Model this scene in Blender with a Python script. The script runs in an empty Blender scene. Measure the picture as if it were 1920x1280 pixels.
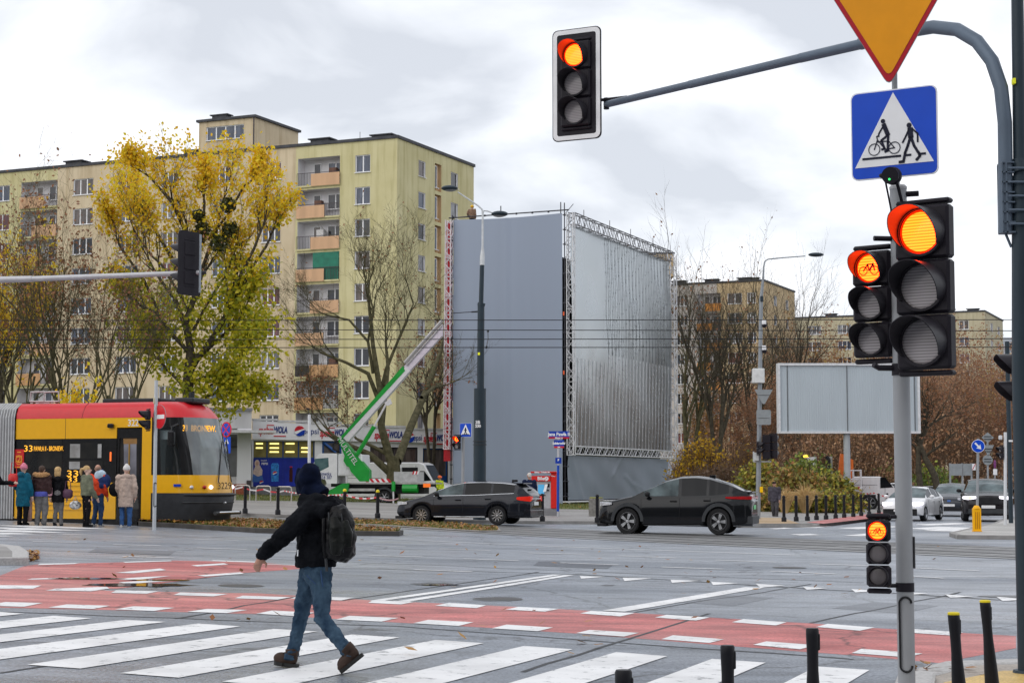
import bpy, bmesh, math, random
from mathutils import Vector, Matrix
R = math.radians
C = bpy.context.scene.collection
F = 3300.0; HC = 1.6; PIT = math.atan(260.0/F); CP, SP = math.cos(PIT), math.sin(PIT)

def gz(x):
    x = max(-45.0, min(45.0, x))
    return -0.0195*x + 0.0105*math.sqrt(x*x+9.0) - 0.0315
def ray(px, py):
    u = (px-960.0)/F; v = (640.0-py)/F
    return u, CP - v*SP, SP + v*CP
def P(px, py, Y):
    dx, dy, dz = ray(px, py); t = Y/dy
    return Vector((dx*t, Y, HC+dz*t))
def G(px, py, h=0.0):
    dx, dy, dz = ray(px, py); t = 40.0
    for _ in range(60):
        z = gz(dx*t)+h
        t2 = (z-HC)/dz if dz < -1e-5 else 400.0
        t2 = min(max(t2, 1.0), 400.0)
        if abs(t2-t) < 1e-5: break
        t = 0.5*t+0.5*t2
    return Vector((dx*t, dy*t, gz(dx*t)+h))
def ground_at(px, Y):
    x = (px-960.0)/F*Y*CP
    return Vector((x, Y, gz(x)))
def U(px, py, o, d):
    """distance along the vertical plane through o (direction d, 2D) where the pixel ray meets it; and z"""
    dx, dy, dz = ray(px, py)
    det = dx*(-d[1]) + d[0]*dy
    t = (o[0]*(-d[1]) + d[0]*o[1])/det
    u = ((dx*t-o[0])*d[0] + (dy*t-o[1])*d[1])
    return u, HC+dz*t
def lin(c):
    return tuple((x/12.92 if x <= 0.04045 else ((x+0.055)/1.055)**2.4) for x in [y/255.0 for y in c])

# ---------------------------------------------------------------- materials
MATS = {}
def M(key, col=(0.5,0.5,0.5), rough=0.6, metal=0.0, var=0.12, scale=6.0, bump=0.0, emit=None, coat=0.0, spec=0.3, streak=False, col2=None, stretch=None, detail=4.0, alpha_glass=None):
    if key in MATS: return MATS[key]
    m = bpy.data.materials.new(key); m.use_nodes = True
    nt = m.node_tree; n = nt.nodes; l = nt.links
    b = n['Principled BSDF']
    b.inputs['Roughness'].default_value = rough; b.inputs['Metallic'].default_value = metal
    if spec == 0.3 and max(col) < 0.06 and not metal and emit is None: spec = 0.16
    b.inputs['Specular IOR Level'].default_value = spec
    b.inputs['Coat Weight'].default_value = coat; b.inputs['Coat Roughness'].default_value = 0.05
    tc = n.new('ShaderNodeTexCoord'); mp = n.new('ShaderNodeMapping')
    l.new(tc.outputs['Object'], mp.inputs['Vector'])
    if streak: mp.inputs['Scale'].default_value = (1, 1, 0.08)
    if stretch: mp.inputs['Scale'].default_value = stretch
    nz = n.new('ShaderNodeTexNoise'); nz.inputs['Scale'].default_value = scale; nz.inputs['Detail'].default_value = detail
    l.new(mp.outputs['Vector'], nz.inputs['Vector'])
    rp = n.new('ShaderNodeValToRGB')
    rp.color_ramp.elements[0].position = 0.3; rp.color_ramp.elements[1].position = 0.7
    c2 = col2 if col2 else tuple(min(1, c*(1+var)) for c in col)
    rp.color_ramp.elements[0].color = (*[c*(1-var) for c in col], 1) if not col2 else (*col, 1)
    rp.color_ramp.elements[1].color = (*c2, 1)
    l.new(nz.outputs['Fac'], rp.inputs['Fac']); l.new(rp.outputs['Color'], b.inputs['Base Color'])
    if bump:
        bm = n.new('ShaderNodeBump'); bm.inputs['Strength'].default_value = bump; bm.inputs['Distance'].default_value = 0.02
        l.new(nz.outputs['Fac'], bm.inputs['Height']); l.new(bm.outputs['Normal'], b.inputs['Normal'])
    if emit:
        b.inputs['Emission Color'].default_value = (*emit[0], 1); b.inputs['Emission Strength'].default_value = emit[1]
    if alpha_glass is not None:
        out = n['Material Output']; tr = n.new('ShaderNodeBsdfTransparent'); tr.inputs['Color'].default_value = (0.75,0.82,0.82,1)
        mx = n.new('ShaderNodeMixShader'); mx.inputs['Fac'].default_value = alpha_glass
        l.new(b.outputs['BSDF'], mx.inputs[1]); l.new(tr.outputs['BSDF'], mx.inputs[2]); l.new(mx.outputs['Shader'], out.inputs['Surface'])
    MATS[key] = m
    return m
def leafmat(key, cols, rough=0.6, trans=0.25):
    if key in MATS: return MATS[key]
    m = bpy.data.materials.new(key); m.use_nodes = True
    nt = m.node_tree; n = nt.nodes; l = nt.links; b = n['Principled BSDF']
    g = n.new('ShaderNodeNewGeometry'); rp = n.new('ShaderNodeValToRGB')
    e = rp.color_ramp.elements
    while len(e) < len(cols): e.new(0.5)
    for i, c in enumerate(cols):
        e[i].position = i/(len(cols)-1); e[i].color = (*c, 1)
    l.new(g.outputs['Random Per Island'], rp.inputs['Fac']); l.new(rp.outputs['Color'], b.inputs['Base Color'])
    b.inputs['Roughness'].default_value = rough
    t = n.new('ShaderNodeBsdfTranslucent'); l.new(rp.outputs['Color'], t.inputs['Color'])
    mx = n.new('ShaderNodeMixShader'); mx.inputs['Fac'].default_value = trans
    l.new(b.outputs['BSDF'], mx.inputs[1]); l.new(t.outputs['BSDF'], mx.inputs[2]); l.new(mx.outputs['Shader'], n['Material Output'].inputs['Surface'])
    MATS[key] = m
    return m

# ---------------------------------------------------------------- mesh building
class MB:
    def __init__(s): s.v = []; s.f = []; s.m = []; s.k = 0; s.T = None
    def vert(s, p):
        p = Vector(p)
        if s.T is not None: p = s.T @ p
        s.v.append(p); return len(s.v)-1
    def face(s, idx): s.f.append(tuple(idx)); s.m.append(s.k)
    def poly(s, pts): s.face([s.vert(p) for p in pts])
    def box(s, lo, hi, bev=0.0):
        (x0,y0,z0),(x1,y1,z1) = lo, hi
        if bev > 0:
            return s.rbox(lo, hi, bev)
        i = [s.vert(p) for p in [(x0,y0,z0),(x1,y0,z0),(x1,y1,z0),(x0,y1,z0),(x0,y0,z1),(x1,y0,z1),(x1,y1,z1),(x0,y1,z1)]]
        for q in [(3,2,1,0),(4,5,6,7),(0,1,5,4),(1,2,6,5),(2,3,7,6),(3,0,4,7)]: s.face([i[a] for a in q])
    def rbox(s, lo, hi, b):
        (x0,y0,z0),(x1,y1,z1) = lo, hi
        b = min(b, (x1-x0)/2.01, (y1-y0)/2.01, (z1-z0)/2.01)
        pts = {}
        for sx in (0,1):
            for sy in (0,1):
                for sz in (0,1):
                    X = (x0,x1)[sx]; Y = (y0,y1)[sy]; Z = (z0,z1)[sz]
                    dx = b if sx == 0 else -b; dy = b if sy == 0 else -b; dz = b if sz == 0 else -b
                    pts[(sx,sy,sz,0)] = s.vert((X, Y+dy, Z+dz)); pts[(sx,sy,sz,1)] = s.vert((X+dx, Y, Z+dz)); pts[(sx,sy,sz,2)] = s.vert((X+dx, Y+dy, Z))
        g = lambda a,b_,c,k: pts[(a,b_,c,k)]
        s.face([g(0,0,0,0),g(0,0,1,0),g(0,1,1,0),g(0,1,0,0)]); s.face([g(1,0,0,0),g(1,1,0,0),g(1,1,1,0),g(1,0,1,0)])
        s.face([g(0,0,0,1),g(1,0,0,1),g(1,0,1,1),g(0,0,1,1)]); s.face([g(0,1,0,1),g(0,1,1,1),g(1,1,1,1),g(1,1,0,1)])
        s.face([g(0,0,0,2),g(0,1,0,2),g(1,1,0,2),g(1,0,0,2)]); s.face([g(0,0,1,2),g(1,0,1,2),g(1,1,1,2),g(0,1,1,2)])
        for sy in (0,1):
            for sz in (0,1): s.face([g(0,sy,sz,1),g(1,sy,sz,1),g(1,sy,sz,2),g(0,sy,sz,2)])
        for sx in (0,1):
            for sz in (0,1): s.face([g(sx,0,sz,0),g(sx,1,sz,0),g(sx,1,sz,2),g(sx,0,sz,2)])
        for sx in (0,1):
            for sy in (0,1): s.face([g(sx,sy,0,0),g(sx,sy,1,0),g(sx,sy,1,1),g(sx,sy,0,1)])
        for a in pts:
            if a[3] == 0: s.face([pts[a], pts[(a[0],a[1],a[2],1)], pts[(a[0],a[1],a[2],2)]])
    def tube(s, pts, rad, n=8, cap=True):
        pts = [Vector(p) for p in pts]
        if not isinstance(rad, (list, tuple)): rad = [rad]*len(pts)
        rings = []; prev = None
        for i, p in enumerate(pts):
            a = pts[max(i-1,0)]; b = pts[min(i+1,len(pts)-1)]
            t = (b-a); t = t.normalized() if t.length > 1e-9 else Vector((0,0,1))
            if prev is None:
                ref = Vector((0,0,1)) if abs(t.z) < 0.9 else Vector((1,0,0))
                x = t.cross(ref).normalized()
            else:
                x = prev - t*prev.dot(t)
                x = x.normalized() if x.length > 1e-6 else t.orthogonal().normalized()
            prev = x; y = t.cross(x)
            r = rad[i]
            rings.append([s.vert(p + x*(r*math.cos(2*math.pi*j/n)) + y*(r*math.sin(2*math.pi*j/n))) for j in range(n)])
        for a, b in zip(rings, rings[1:]):
            for j in range(n): s.face([a[j], a[(j+1)%n], b[(j+1)%n], b[j]])
        if cap:
            s.face(rings[0][::-1]); s.face(rings[-1])
    def bar(s, a, b, w, n=4): s.tube([a, b], w, n)
    def lathe(s, prof, n=24, o=(0,0,0), axis='z', a0=0.0, a1=2*math.pi):
        full = abs(a1-a0-2*math.pi) < 1e-6
        cnt = n if full else n+1
        rings = []
        for r, h in prof:
            ring = []
            for j in range(cnt):
                a = a0+(a1-a0)*j/n; c, d = r*math.cos(a), r*math.sin(a)
                p = (c, d, h) if axis == 'z' else ((c, h, d) if axis == 'y' else (h, c, d))
                ring.append(s.vert((o[0]+p[0], o[1]+p[1], o[2]+p[2])))
            rings.append(ring)
        for a, b in zip(rings, rings[1:]):
            for j in range(n if full else n): s.face([a[j], a[(j+1)%cnt], b[(j+1)%cnt], b[j]])
    def ell(s, c, r, n=12, m=8):
        prof = []
        rings = []
        for i in range(1, m):
            t = math.pi*i/m
            rings.append([s.vert((c[0]+r[0]*math.sin(t)*math.cos(2*math.pi*j/n), c[1]+r[1]*math.sin(t)*math.sin(2*math.pi*j/n), c[2]-r[2]*math.cos(t))) for j in range(n)])
        b = s.vert((c[0],c[1],c[2]-r[2])); t = s.vert((c[0],c[1],c[2]+r[2]))
        for x, y in zip(rings, rings[1:]):
            for j in range(n): s.face([x[j], x[(j+1)%n], y[(j+1)%n], y[j]])
        for j in range(n):
            s.face([rings[0][(j+1)%n], rings[0][j], b]); s.face([rings[-1][j], rings[-1][(j+1)%n], t])
    def prism(s, pts, ax, d0, d1):
        """2D polygon extruded along axis: ax 'y' -> pts are (x,z); 'z' -> (x,y); 'x' -> (y,z)"""
        def q(p, d): return (p[0], d, p[1]) if ax == 'y' else ((p[0], p[1], d) if ax == 'z' else (d, p[0], p[1]))
        a = [s.vert(q(p, d0)) for p in pts]; b = [s.vert(q(p, d1)) for p in pts]; n = len(pts)
        s.face(a[::-1]); s.face(b)
        for i in range(n): s.face([a[i], a[(i+1)%n], b[(i+1)%n], b[i]])
    def strip(s, pts, w, y0, y1):
        """flat stroke along (x,z) polyline, thickness y0..y1"""
        for a, b in zip(pts, pts[1:]):
            d = Vector((b[0]-a[0], b[1]-a[1])); L = d.length
            if L < 1e-6: continue
            d /= L; n = Vector((-d.y, d.x))*(w/2); e = d*(w*0.3)
            q = [(a[0]-e.x+n.x, a[1]-e.y+n.y), (b[0]+e.x+n.x, b[1]+e.y+n.y), (b[0]+e.x-n.x, b[1]+e.y-n.y), (a[0]-e.x-n.x, a[1]-e.y-n.y)]
            s.prism(q, 'y', y0, y1)
    def grid(s, rows, closed=False):
        idx = [[s.vert(p) for p in r] for r in rows]
        for a, b in zip(idx, idx[1:]):
            n = len(a)
            for j in range(n if closed else n-1): s.face([a[j], a[(j+1)%n], b[(j+1)%n], b[j]])
        return idx
    def build(s, name, mats, parent=None, loc=None, rot=None, smooth=False, fix=True, angle=40):
        me = bpy.data.meshes.new(name)
        me.from_pydata([tuple(v) for v in s.v], [], s.f)
        if not isinstance(mats, (list, tuple)): mats = [mats]
        for m in mats: me.materials.append(m)
        if len(mats) > 1: me.polygons.foreach_set('material_index', s.m)
        if fix:
            bm = bmesh.new(); bm.from_mesh(me); bmesh.ops.recalc_face_normals(bm, faces=bm.faces); bm.to_mesh(me); bm.free()
        if smooth:
            me.polygons.foreach_set('use_smooth', [True]*len(me.polygons))
            try: me.set_sharp_from_angle(angle=R(angle))
            except Exception: pass
        me.update()
        return link(name, me, parent, loc, rot)
def link(name, me, parent=None, loc=None, rot=None):
    o = bpy.data.objects.new(name, me); C.objects.link(o)
    if parent: o.parent = parent
    if loc is not None: o.location = loc
    if rot is not None: o.rotation_euler = (0, 0, rot) if not isinstance(rot, (tuple, list)) else rot
    return o
def tag(o, label=None, cat=None, group=None, kind=None):
    if label: o['label'] = label
    if cat: o['category'] = cat
    if group: o['group'] = group
    if kind: o['kind'] = kind
    return o
def thing(name, label, cat, loc=(0,0,0), rz=0.0, group=None):
    o = bpy.data.objects.new(name, None); C.objects.link(o); o.empty_display_size = 0.2
    o.location = loc; o.rotation_euler = (0,0,rz)
    return tag(o, label, cat, group)
def dup(root, loc, rz, label=None, scale=None, group=None):
    r = root.copy(); C.objects.link(r); r.location = loc; r.rotation_euler = (0,0,rz)
    if scale: r.scale = scale if isinstance(scale, (tuple, list)) else (scale,)*3
    if label: r['label'] = label
    if group: r['group'] = group
    for ch in list(root.children):
        c = ch.copy(); C.objects.link(c); c.parent = r
        for g in list(ch.children):
            d = g.copy(); C.objects.link(d); d.parent = c
    return r
def text(body, size, mat, parent, x=0, y=0, z=0, ext=0.004, name='lettering', ax='c', rz=0.0, shear=0.0, sx=1.0, bold=0.0):
    """lettering lying in the x-z plane, read from -y"""
    cu = bpy.data.curves.new('t', 'FONT'); cu.body = body; cu.size = size; cu.align_x = {'c':'CENTER','l':'LEFT','r':'RIGHT'}[ax]; cu.align_y = 'CENTER'
    cu.extrude = ext/2; cu.shear = shear; cu.offset = bold; cu.resolution_u = 3
    o = bpy.data.objects.new('t', cu); C.objects.link(o)
    dg = bpy.context.evaluated_depsgraph_get(); dg.update()
    me = bpy.data.meshes.new_from_object(o.evaluated_get(dg))
    bpy.data.objects.remove(o)
    c, s_ = math.cos(rz), math.sin(rz)
    for v in me.vertices:
        a, b, d = v.co.x*sx, v.co.y, v.co.z
        px, py = a, -d-ext/2
        v.co = (x + px*c - py*s_, y + px*s_ + py*c, z + b)
    me.materials.clear(); me.materials.append(mat)
    me.name = name
    return link(name, me, parent)
def skin(name, verts, edges, mats, parent=None, sub=2, root=0):
    """verts: list of (co, radius or (rx,ry)); grows one continuous surface"""
    me = bpy.data.meshes.new('s'); me.from_pydata([tuple(v[0]) for v in verts], edges, [])
    o = bpy.data.objects.new('s', me); C.objects.link(o)
    mod = o.modifiers.new('Skin', 'SKIN'); mod.use_smooth_shade = True; mod.branch_smoothing = 0.3
    for i, v in enumerate(verts):
        r = v[1] if isinstance(v[1], tuple) else (v[1], v[1])
        o.data.skin_vertices[0].data[i].radius = r
        o.data.skin_vertices[0].data[i].use_root = (i == root)
    if sub:
        m2 = o.modifiers.new('Sub', 'SUBSURF'); m2.levels = sub; m2.render_levels = sub
    dg = bpy.context.evaluated_depsgraph_get(); dg.update()
    out = bpy.data.meshes.new_from_object(o.evaluated_get(dg))
    bpy.data.objects.remove(o)
    out.materials.clear()
    for m in (mats if isinstance(mats, (list, tuple)) else [mats]): out.materials.append(m)
    out.polygons.foreach_set('use_smooth', [True]*len(out.polygons)); out.name = name
    return link(name, out, parent)
def sheet(name, polys, mat, h, kind='structure', parent=None, side=0.0, kerbmat=None, kerbw=0.15):
    """ground-hugging polygons (lists of world points) lifted h above the sloping ground; side>0 adds a vertical skirt of that height"""
    bm = bmesh.new()
    for poly in polys:
        bm.faces.new([bm.verts.new((p[0], p[1], 0)) for p in poly])
    xs = [v.co.x for v in bm.verts]
    for k in [-45,-30,-20,-14,-10,-8,-6,-5,-4,-3,-2,-1,0,1,2,3,4,5,6,8,10,14,20,30,45]:
        if min(xs) < k < max(xs):
            bmesh.ops.bisect_plane(bm, geom=bm.verts[:]+bm.edges[:]+bm.faces[:], plane_co=(k,0,0), plane_no=(1,0,0))
    bmesh.ops.triangulate(bm, faces=[f for f in bm.faces if len(f.verts) > 4])
    for v in bm.verts: v.co.z = gz(v.co.x)+h
    bmesh.ops.recalc_face_normals(bm, faces=bm.faces)
    for f in bm.faces:
        if f.normal.z < 0: f.normal_flip()
    if side > 0:
        edges = [e for e in bm.edges if len(e.link_faces) == 1]
        r = bmesh.ops.extrude_edge_only(bm, edges=edges)
        for g in r['geom']:
            if isinstance(g, bmesh.types.BMVert): g.co.z -= side
    me = bpy.data.meshes.new(name); bm.to_mesh(me); bm.free(); me.materials.append(mat)
    o = link(name, me, parent)
    if kind and not parent: o['kind'] = kind
    return o
def gpoly(pts): return [G(x, y) for x, y in pts]
def kerb(name, pts, w, h, mat, label=None, closed=False):
    """a raised kerb running along ground points"""
    mb = MB(); P_ = [Vector((p[0], p[1], 0)) for p in pts]
    if closed: P_.append(P_[0])
    Q = []
    for a, b in zip(P_, P_[1:]):
        n = max(1, int((b-a).length/1.5))
        Q += [a.lerp(b, i/n) for i in range(n)]
    Q.append(P_[-1])
    rows = []
    for i, p in enumerate(Q):
        a = Q[max(0,i-1)]; b = Q[min(len(Q)-1,i+1)]
        t = (b-a).normalized(); n = Vector((-t.y, t.x, 0))*(w/2); z = gz(p.x)
        rows.append([(p.x-n.x,p.y-n.y,z-0.2),(p.x-n.x,p.y-n.y,z+h-0.015),(p.x-n.x*.85,p.y-n.y*.85,z+h),(p.x+n.x*.85,p.y+n.y*.85,z+h),(p.x+n.x,p.y+n.y,z+h-0.015),(p.x+n.x,p.y+n.y,z-0.2)])
    mb.grid(rows)
    o = mb.build(name, mat); o['kind'] = 'structure'
    return o
# ================================================================ camera, sky, light
sc = bpy.context.scene
cam = bpy.data.objects.new('camera', bpy.data.cameras.new('camera')); C.objects.link(cam)
cam.location = (0,0,HC); cam.rotation_euler = (math.pi/2+PIT, 0, 0)
cam.data.sensor_width = 36.0; cam.data.lens = F/1920*36.0; cam.data.clip_end = 3000; cam.data.clip_start = 0.1
sc.camera = cam
sc.view_settings.view_transform = 'Standard'; sc.view_settings.look = 'None'; sc.view_settings.exposure = 0.66; sc.view_settings.gamma = 1.0
try:
    sc.cycles.use_denoising = True; sc.cycles.max_bounces = 6; sc.cycles.transparent_max_bounces = 12
except Exception: pass
SUN_EL, SUN_AZ = R(36), R(-130)     # behind the camera, to the left
w = bpy.data.worlds.new('World'); sc.world = w; w.use_nodes = True
nt = w.node_tree; n = nt.nodes; l = nt.links
bg = n['Background']; sky = n.new('ShaderNodeTexSky'); sky.sky_type = 'NISHITA'; sky.sun_disc = False
sky.sun_elevation = SUN_EL; sky.sun_rotation = SUN_AZ
l.new(sky.outputs['Color'], bg.inputs['Color']); bg.inputs['Strength'].default_value = 0.1
tc = n.new('ShaderNodeTexCoord'); mp = n.new('ShaderNodeMapping'); mp.inputs['Scale'].default_value = (1.0,1.0,2.4); mp.inputs['Location'].default_value = (0.9,0.15,0.25)
l.new(tc.outputs['Generated'], mp.inputs['Vector'])
nz = n.new('ShaderNodeTexNoise'); nz.inputs['Scale'].default_value = 5.0; nz.inputs['Detail'].default_value = 6.0; nz.inputs['Roughness'].default_value = 0.48; nz.inputs['Distortion'].default_value = 0.35
l.new(mp.outputs['Vector'], nz.inputs['Vector'])
rp = n.new('ShaderNodeValToRGB'); e = rp.color_ramp.elements
e[0].position = 0.39; e[0].color = (0.55,0.575,0.625,1); e[1].position = 0.59; e[1].color = (0.96,0.965,1.0,1)
x = e.new(0.475); x.color = (0.735,0.757,0.80,1)
l.new(nz.outputs['Fac'], rp.inputs['Fac'])
bg2 = n.new('ShaderNodeBackground'); l.new(rp.outputs['Color'], bg2.inputs['Color']); bg2.inputs['Strength'].default_value = 0.86
mx = n.new('ShaderNodeMixShader'); mx.inputs['Fac'].default_value = 0.93
l.new(bg.outputs['Background'], mx.inputs[1]); l.new(bg2.outputs['Background'], mx.inputs[2]); l.new(mx.outputs['Shader'], n['World Output'].inputs['Surface'])
sun = bpy.data.objects.new('sun', bpy.data.lights.new('sun', 'SUN')); C.objects.link(sun)
sun.data.energy = 0.6; sun.data.angle = R(60); sun.data.color = (1.0,0.95,0.88)
sd = Vector((math.sin(SUN_AZ)*math.cos(SUN_EL), math.cos(SUN_AZ)*math.cos(SUN_EL), math.sin(SUN_EL)))
sun.rotation_euler = sd.to_track_quat('Z', 'Y').to_euler(); sun.location = (0,-20,60)

# ================================================================ ground materials
def roadmat(key, c1, c2, grain=(0.75,1.25), rlo=0.28, rhi=0.6, cracks=False, mot=(0.72,1.25)):
    m = bpy.data.materials.new(key); m.use_nodes = True; n = m.node_tree.nodes; l = m.node_tree.links; b = n['Principled BSDF']
    tc = n.new('ShaderNodeTexCoord')
    big = n.new('ShaderNodeTexNoise'); big.inputs['Scale'].default_value = 0.22; big.inputs['Detail'].default_value = 6; big.inputs['Distortion'].default_value = 0.6
    mp = n.new('ShaderNodeMapping'); mp.inputs['Rotation'].default_value = (0,0,R(22)); mp.inputs['Scale'].default_value = (0.45,1.3,1)
    l.new(tc.outputs['Object'], mp.inputs['Vector']); l.new(mp.outputs['Vector'], big.inputs['Vector'])
    fine = n.new('ShaderNodeTexNoise'); fine.inputs['Scale'].default_value = 34; fine.inputs['Detail'].default_value = 5; fine.inputs['Roughness'].default_value = 0.7
    l.new(tc.outputs['Object'], fine.inputs['Vector'])
    r1 = n.new('ShaderNodeValToRGB'); r1.color_ramp.elements[0].color = (*c1,1); r1.color_ramp.elements[1].color = (*c2,1)
    r1.color_ramp.elements[0].position = 0.32; r1.color_ramp.elements[1].position = 0.68
    l.new(big.outputs['Fac'], r1.inputs['Fac'])
    r2 = n.new('ShaderNodeValToRGB'); r2.color_ramp.elements[0].color = (grain[0],)*3+(1,); r2.color_ramp.elements[1].color = (grain[1],)*3+(1,)
    r2.color_ramp.elements[0].position = 0.35; r2.color_ramp.elements[1].position = 0.65
    l.new(fine.outputs['Fac'], r2.inputs['Fac'])
    mu = n.new('ShaderNodeMixRGB'); mu.blend_type = 'MULTIPLY'; mu.inputs['Fac'].default_value = 1
    md = n.new('ShaderNodeTexNoise'); md.inputs['Scale'].default_value = 1.7; md.inputs['Detail'].default_value = 8; md.inputs['Roughness'].default_value = 0.65; l.new(mp.outputs['Vector'], md.inputs['Vector'])
    r4 = n.new('ShaderNodeMapRange'); r4.inputs['From Min'].default_value = 0.3; r4.inputs['From Max'].default_value = 0.7; r4.inputs['To Min'].default_value = mot[0]; r4.inputs['To Max'].default_value = mot[1]; b.inputs['Specular IOR Level'].default_value = 0.3; l.new(md.outputs['Fac'], r4.inputs['Value'])
    m4 = n.new('ShaderNodeMixRGB'); m4.blend_type = 'MULTIPLY'; m4.inputs['Fac'].default_value = 1; l.new(r1.outputs['Color'], m4.inputs['Color1']); l.new(r4.outputs['Result'], m4.inputs['Color2'])
    l.new(m4.outputs['Color'], mu.inputs['Color1']); l.new(r2.outputs['Color'], mu.inputs['Color2']); l.new(mu.outputs['Color'], b.inputs['Base Color'])
    rr = n.new('ShaderNodeMapRange'); rr.inputs['From Min'].default_value = 0.3; rr.inputs['From Max'].default_value = 0.7; rr.inputs['To Min'].default_value = rhi; rr.inputs['To Max'].default_value = rlo
    l.new(big.outputs['Fac'], rr.inputs['Value']); l.new(rr.outputs['Result'], b.inputs['Roughness'])
    bp = n.new('ShaderNodeBump'); bp.inputs['Strength'].default_value = 0.25; bp.inputs['Distance'].default_value = 0.01
    l.new(fine.outputs['Fac'], bp.inputs['Height']); l.new(bp.outputs['Normal'], b.inputs['Normal'])
    if cracks:
        vo = n.new('ShaderNodeTexVoronoi'); vo.feature = 'DISTANCE_TO_EDGE'; vo.inputs['Scale'].default_value = 0.22
        ns = n.new('ShaderNodeTexNoise'); ns.inputs['Scale'].default_value = 1.6; ns.inputs['Detail'].default_value = 5
        ad = n.new('ShaderNodeMixRGB'); ad.blend_type = 'ADD'; ad.inputs['Fac'].default_value = 0.9
        l.new(tc.outputs['Object'], ns.inputs['Vector']); l.new(tc.outputs['Object'], ad.inputs['Color1']); l.new(ns.outputs['Color'], ad.inputs['Color2']); l.new(ad.outputs['Color'], vo.inputs['Vector'])
        lt = n.new('ShaderNodeMapRange'); lt.inputs['From Min'].default_value = 0.0; lt.inputs['From Max'].default_value = 0.010; lt.inputs['To Min'].default_value = 0.3; lt.inputs['To Max'].default_value = 1.0
        l.new(vo.outputs['Distance'], lt.inputs['Value'])
        m3 = n.new('ShaderNodeMixRGB'); m3.blend_type = 'MULTIPLY'; m3.inputs['Fac'].default_value = 1
        l.new(mu.outputs['Color'], m3.inputs['Color1']); l.new(lt.outputs['Result'], m3.inputs['Color2']); l.new(m3.outputs['Color'], b.inputs['Base Color'])
    MATS[key] = m
    return m
def worn_paint(key, col, under, amount=0.42, rough=0.5):
    m = bpy.data.materials.new(key); m.use_nodes = True; n = m.node_tree.nodes; l = m.node_tree.links; b = n['Principled BSDF']
    tc = n.new('ShaderNodeTexCoord'); a = n.new('ShaderNodeTexNoise'); a.inputs['Scale'].default_value = 5.5; a.inputs['Detail'].default_value = 9; a.inputs['Roughness'].default_value = 0.72
    l.new(tc.outputs['Object'], a.inputs['Vector'])
    r = n.new('ShaderNodeValToRGB'); r.color_ramp.elements[0].position = amount-0.10; r.color_ramp.elements[0].color = (*under,1)
    r.color_ramp.elements[1].position = amount; r.color_ramp.elements[1].color = (*col,1)
    l.new(a.outputs['Fac'], r.inputs['Fac'])
    g = n.new('ShaderNodeTexNoise'); g.inputs['Scale'].default_value = 1.1; g.inputs['Detail'].default_value = 4; l.new(tc.outputs['Object'], g.inputs['Vector'])
    r2 = n.new('ShaderNodeValToRGB'); r2.color_ramp.elements[0].color = (0.78,0.78,0.78,1); r2.color_ramp.elements[1].color = (1,1,1,1); r2.color_ramp.elements[0].position = 0.3; r2.color_ramp.elements[1].position = 0.6
    l.new(g.outputs['Fac'], r2.inputs['Fac'])
    mu = n.new('ShaderNodeMixRGB'); mu.blend_type = 'MULTIPLY'; mu.inputs['Fac'].default_value = 1
    l.new(r.outputs['Color'], mu.inputs['Color1']); l.new(r2.outputs['Color'], mu.inputs['Color2']); l.new(mu.outputs['Color'], b.inputs['Base Color'])
    b.inputs['Roughness'].default_value = rough
    MATS[key] = m
    return m
asphalt = roadmat('asphalt', (0.17,0.188,0.217), (0.29,0.313,0.35), grain=(0.5,1.5), rlo=0.22, rhi=0.55, cracks=True, mot=(0.62,1.38))
asphalt_new = roadmat('asphalt_far', (0.075,0.08,0.09), (0.11,0.115,0.13))
redpath = roadmat('red_surface', (0.40,0.10,0.095), (0.54,0.19,0.175), grain=(0.7,1.3), rlo=0.3, rhi=0.65, mot=(0.55,1.4), cracks=True)
paving = roadmat('paving', (0.22,0.21,0.20), (0.30,0.29,0.28), grain=(0.85,1.15), rlo=0.45, rhi=0.7)
trackbed = roadmat('trackbed', (0.20,0.20,0.20), (0.30,0.30,0.30), grain=(0.8,1.2), rlo=0.35, rhi=0.6)
dirt = roadmat('dirt', (0.06,0.05,0.03), (0.10,0.085,0.05), rlo=0.8, rhi=0.95)
lawn = roadmat('lawn', (0.06,0.085,0.018), (0.12,0.125,0.03), grain=(0.6,1.4), rlo=0.8, rhi=0.95)
tan_pav = roadmat('tan_paving', (0.36,0.25,0.14), (0.46,0.33,0.2), grain=(0.8,1.2), rlo=0.5, rhi=0.7)
white_paint = worn_paint('white_road_paint', (0.80,0.80,0.80), (0.20,0.205,0.215), 0.435)
kerbstone = M('kerbstone', (0.26,0.25,0.24), 0.7, var=0.2, scale=3)
kerbdark = M('kerbstone_dark', (0.07,0.065,0.06), 0.7, var=0.25, scale=3)
granite = M('granite_kerb', (0.42,0.41,0.40), 0.65, var=0.2, scale=25)

# ================================================================ sheets
L = 900.0
sheet('ground', [[(-L,-60),(L,-60),(L,1500),(-L,1500)]], dirt, -0.03)
far_edge = [G(-260,952), G(200,957), G(440,966.5), G(700,976), G(960,981.5), G(1120,982), G(1388,988), G(1520,988), G(1640,972), G(1690,958)]
fe = [Vector((p.x,p.y,0)) for p in far_edge]
road_poly = [Vector((-140,-40,0)), Vector((140,-40,0)), Vector((140,230,0)), Vector((52,230,0))] + fe[::-1] + [Vector((-140,fe[0].y+25,0))]
sheet('road', [road_poly], asphalt, 0.0)

sheet('road', [gpoly([(-260,1180),(218,1104),(455,1074.5),(566,1065),(1085,1077.5),(1420,1096),(1900,1127),(2150,1145),(2150,1500),(-260,1500)])], roadmat('asphalt_near', (0.13,0.147,0.174), (0.235,0.257,0.295), grain=(0.45,1.55), rlo=0.2, rhi=0.55, cracks=True, mot=(0.6,1.4)), 0.0025)
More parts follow.
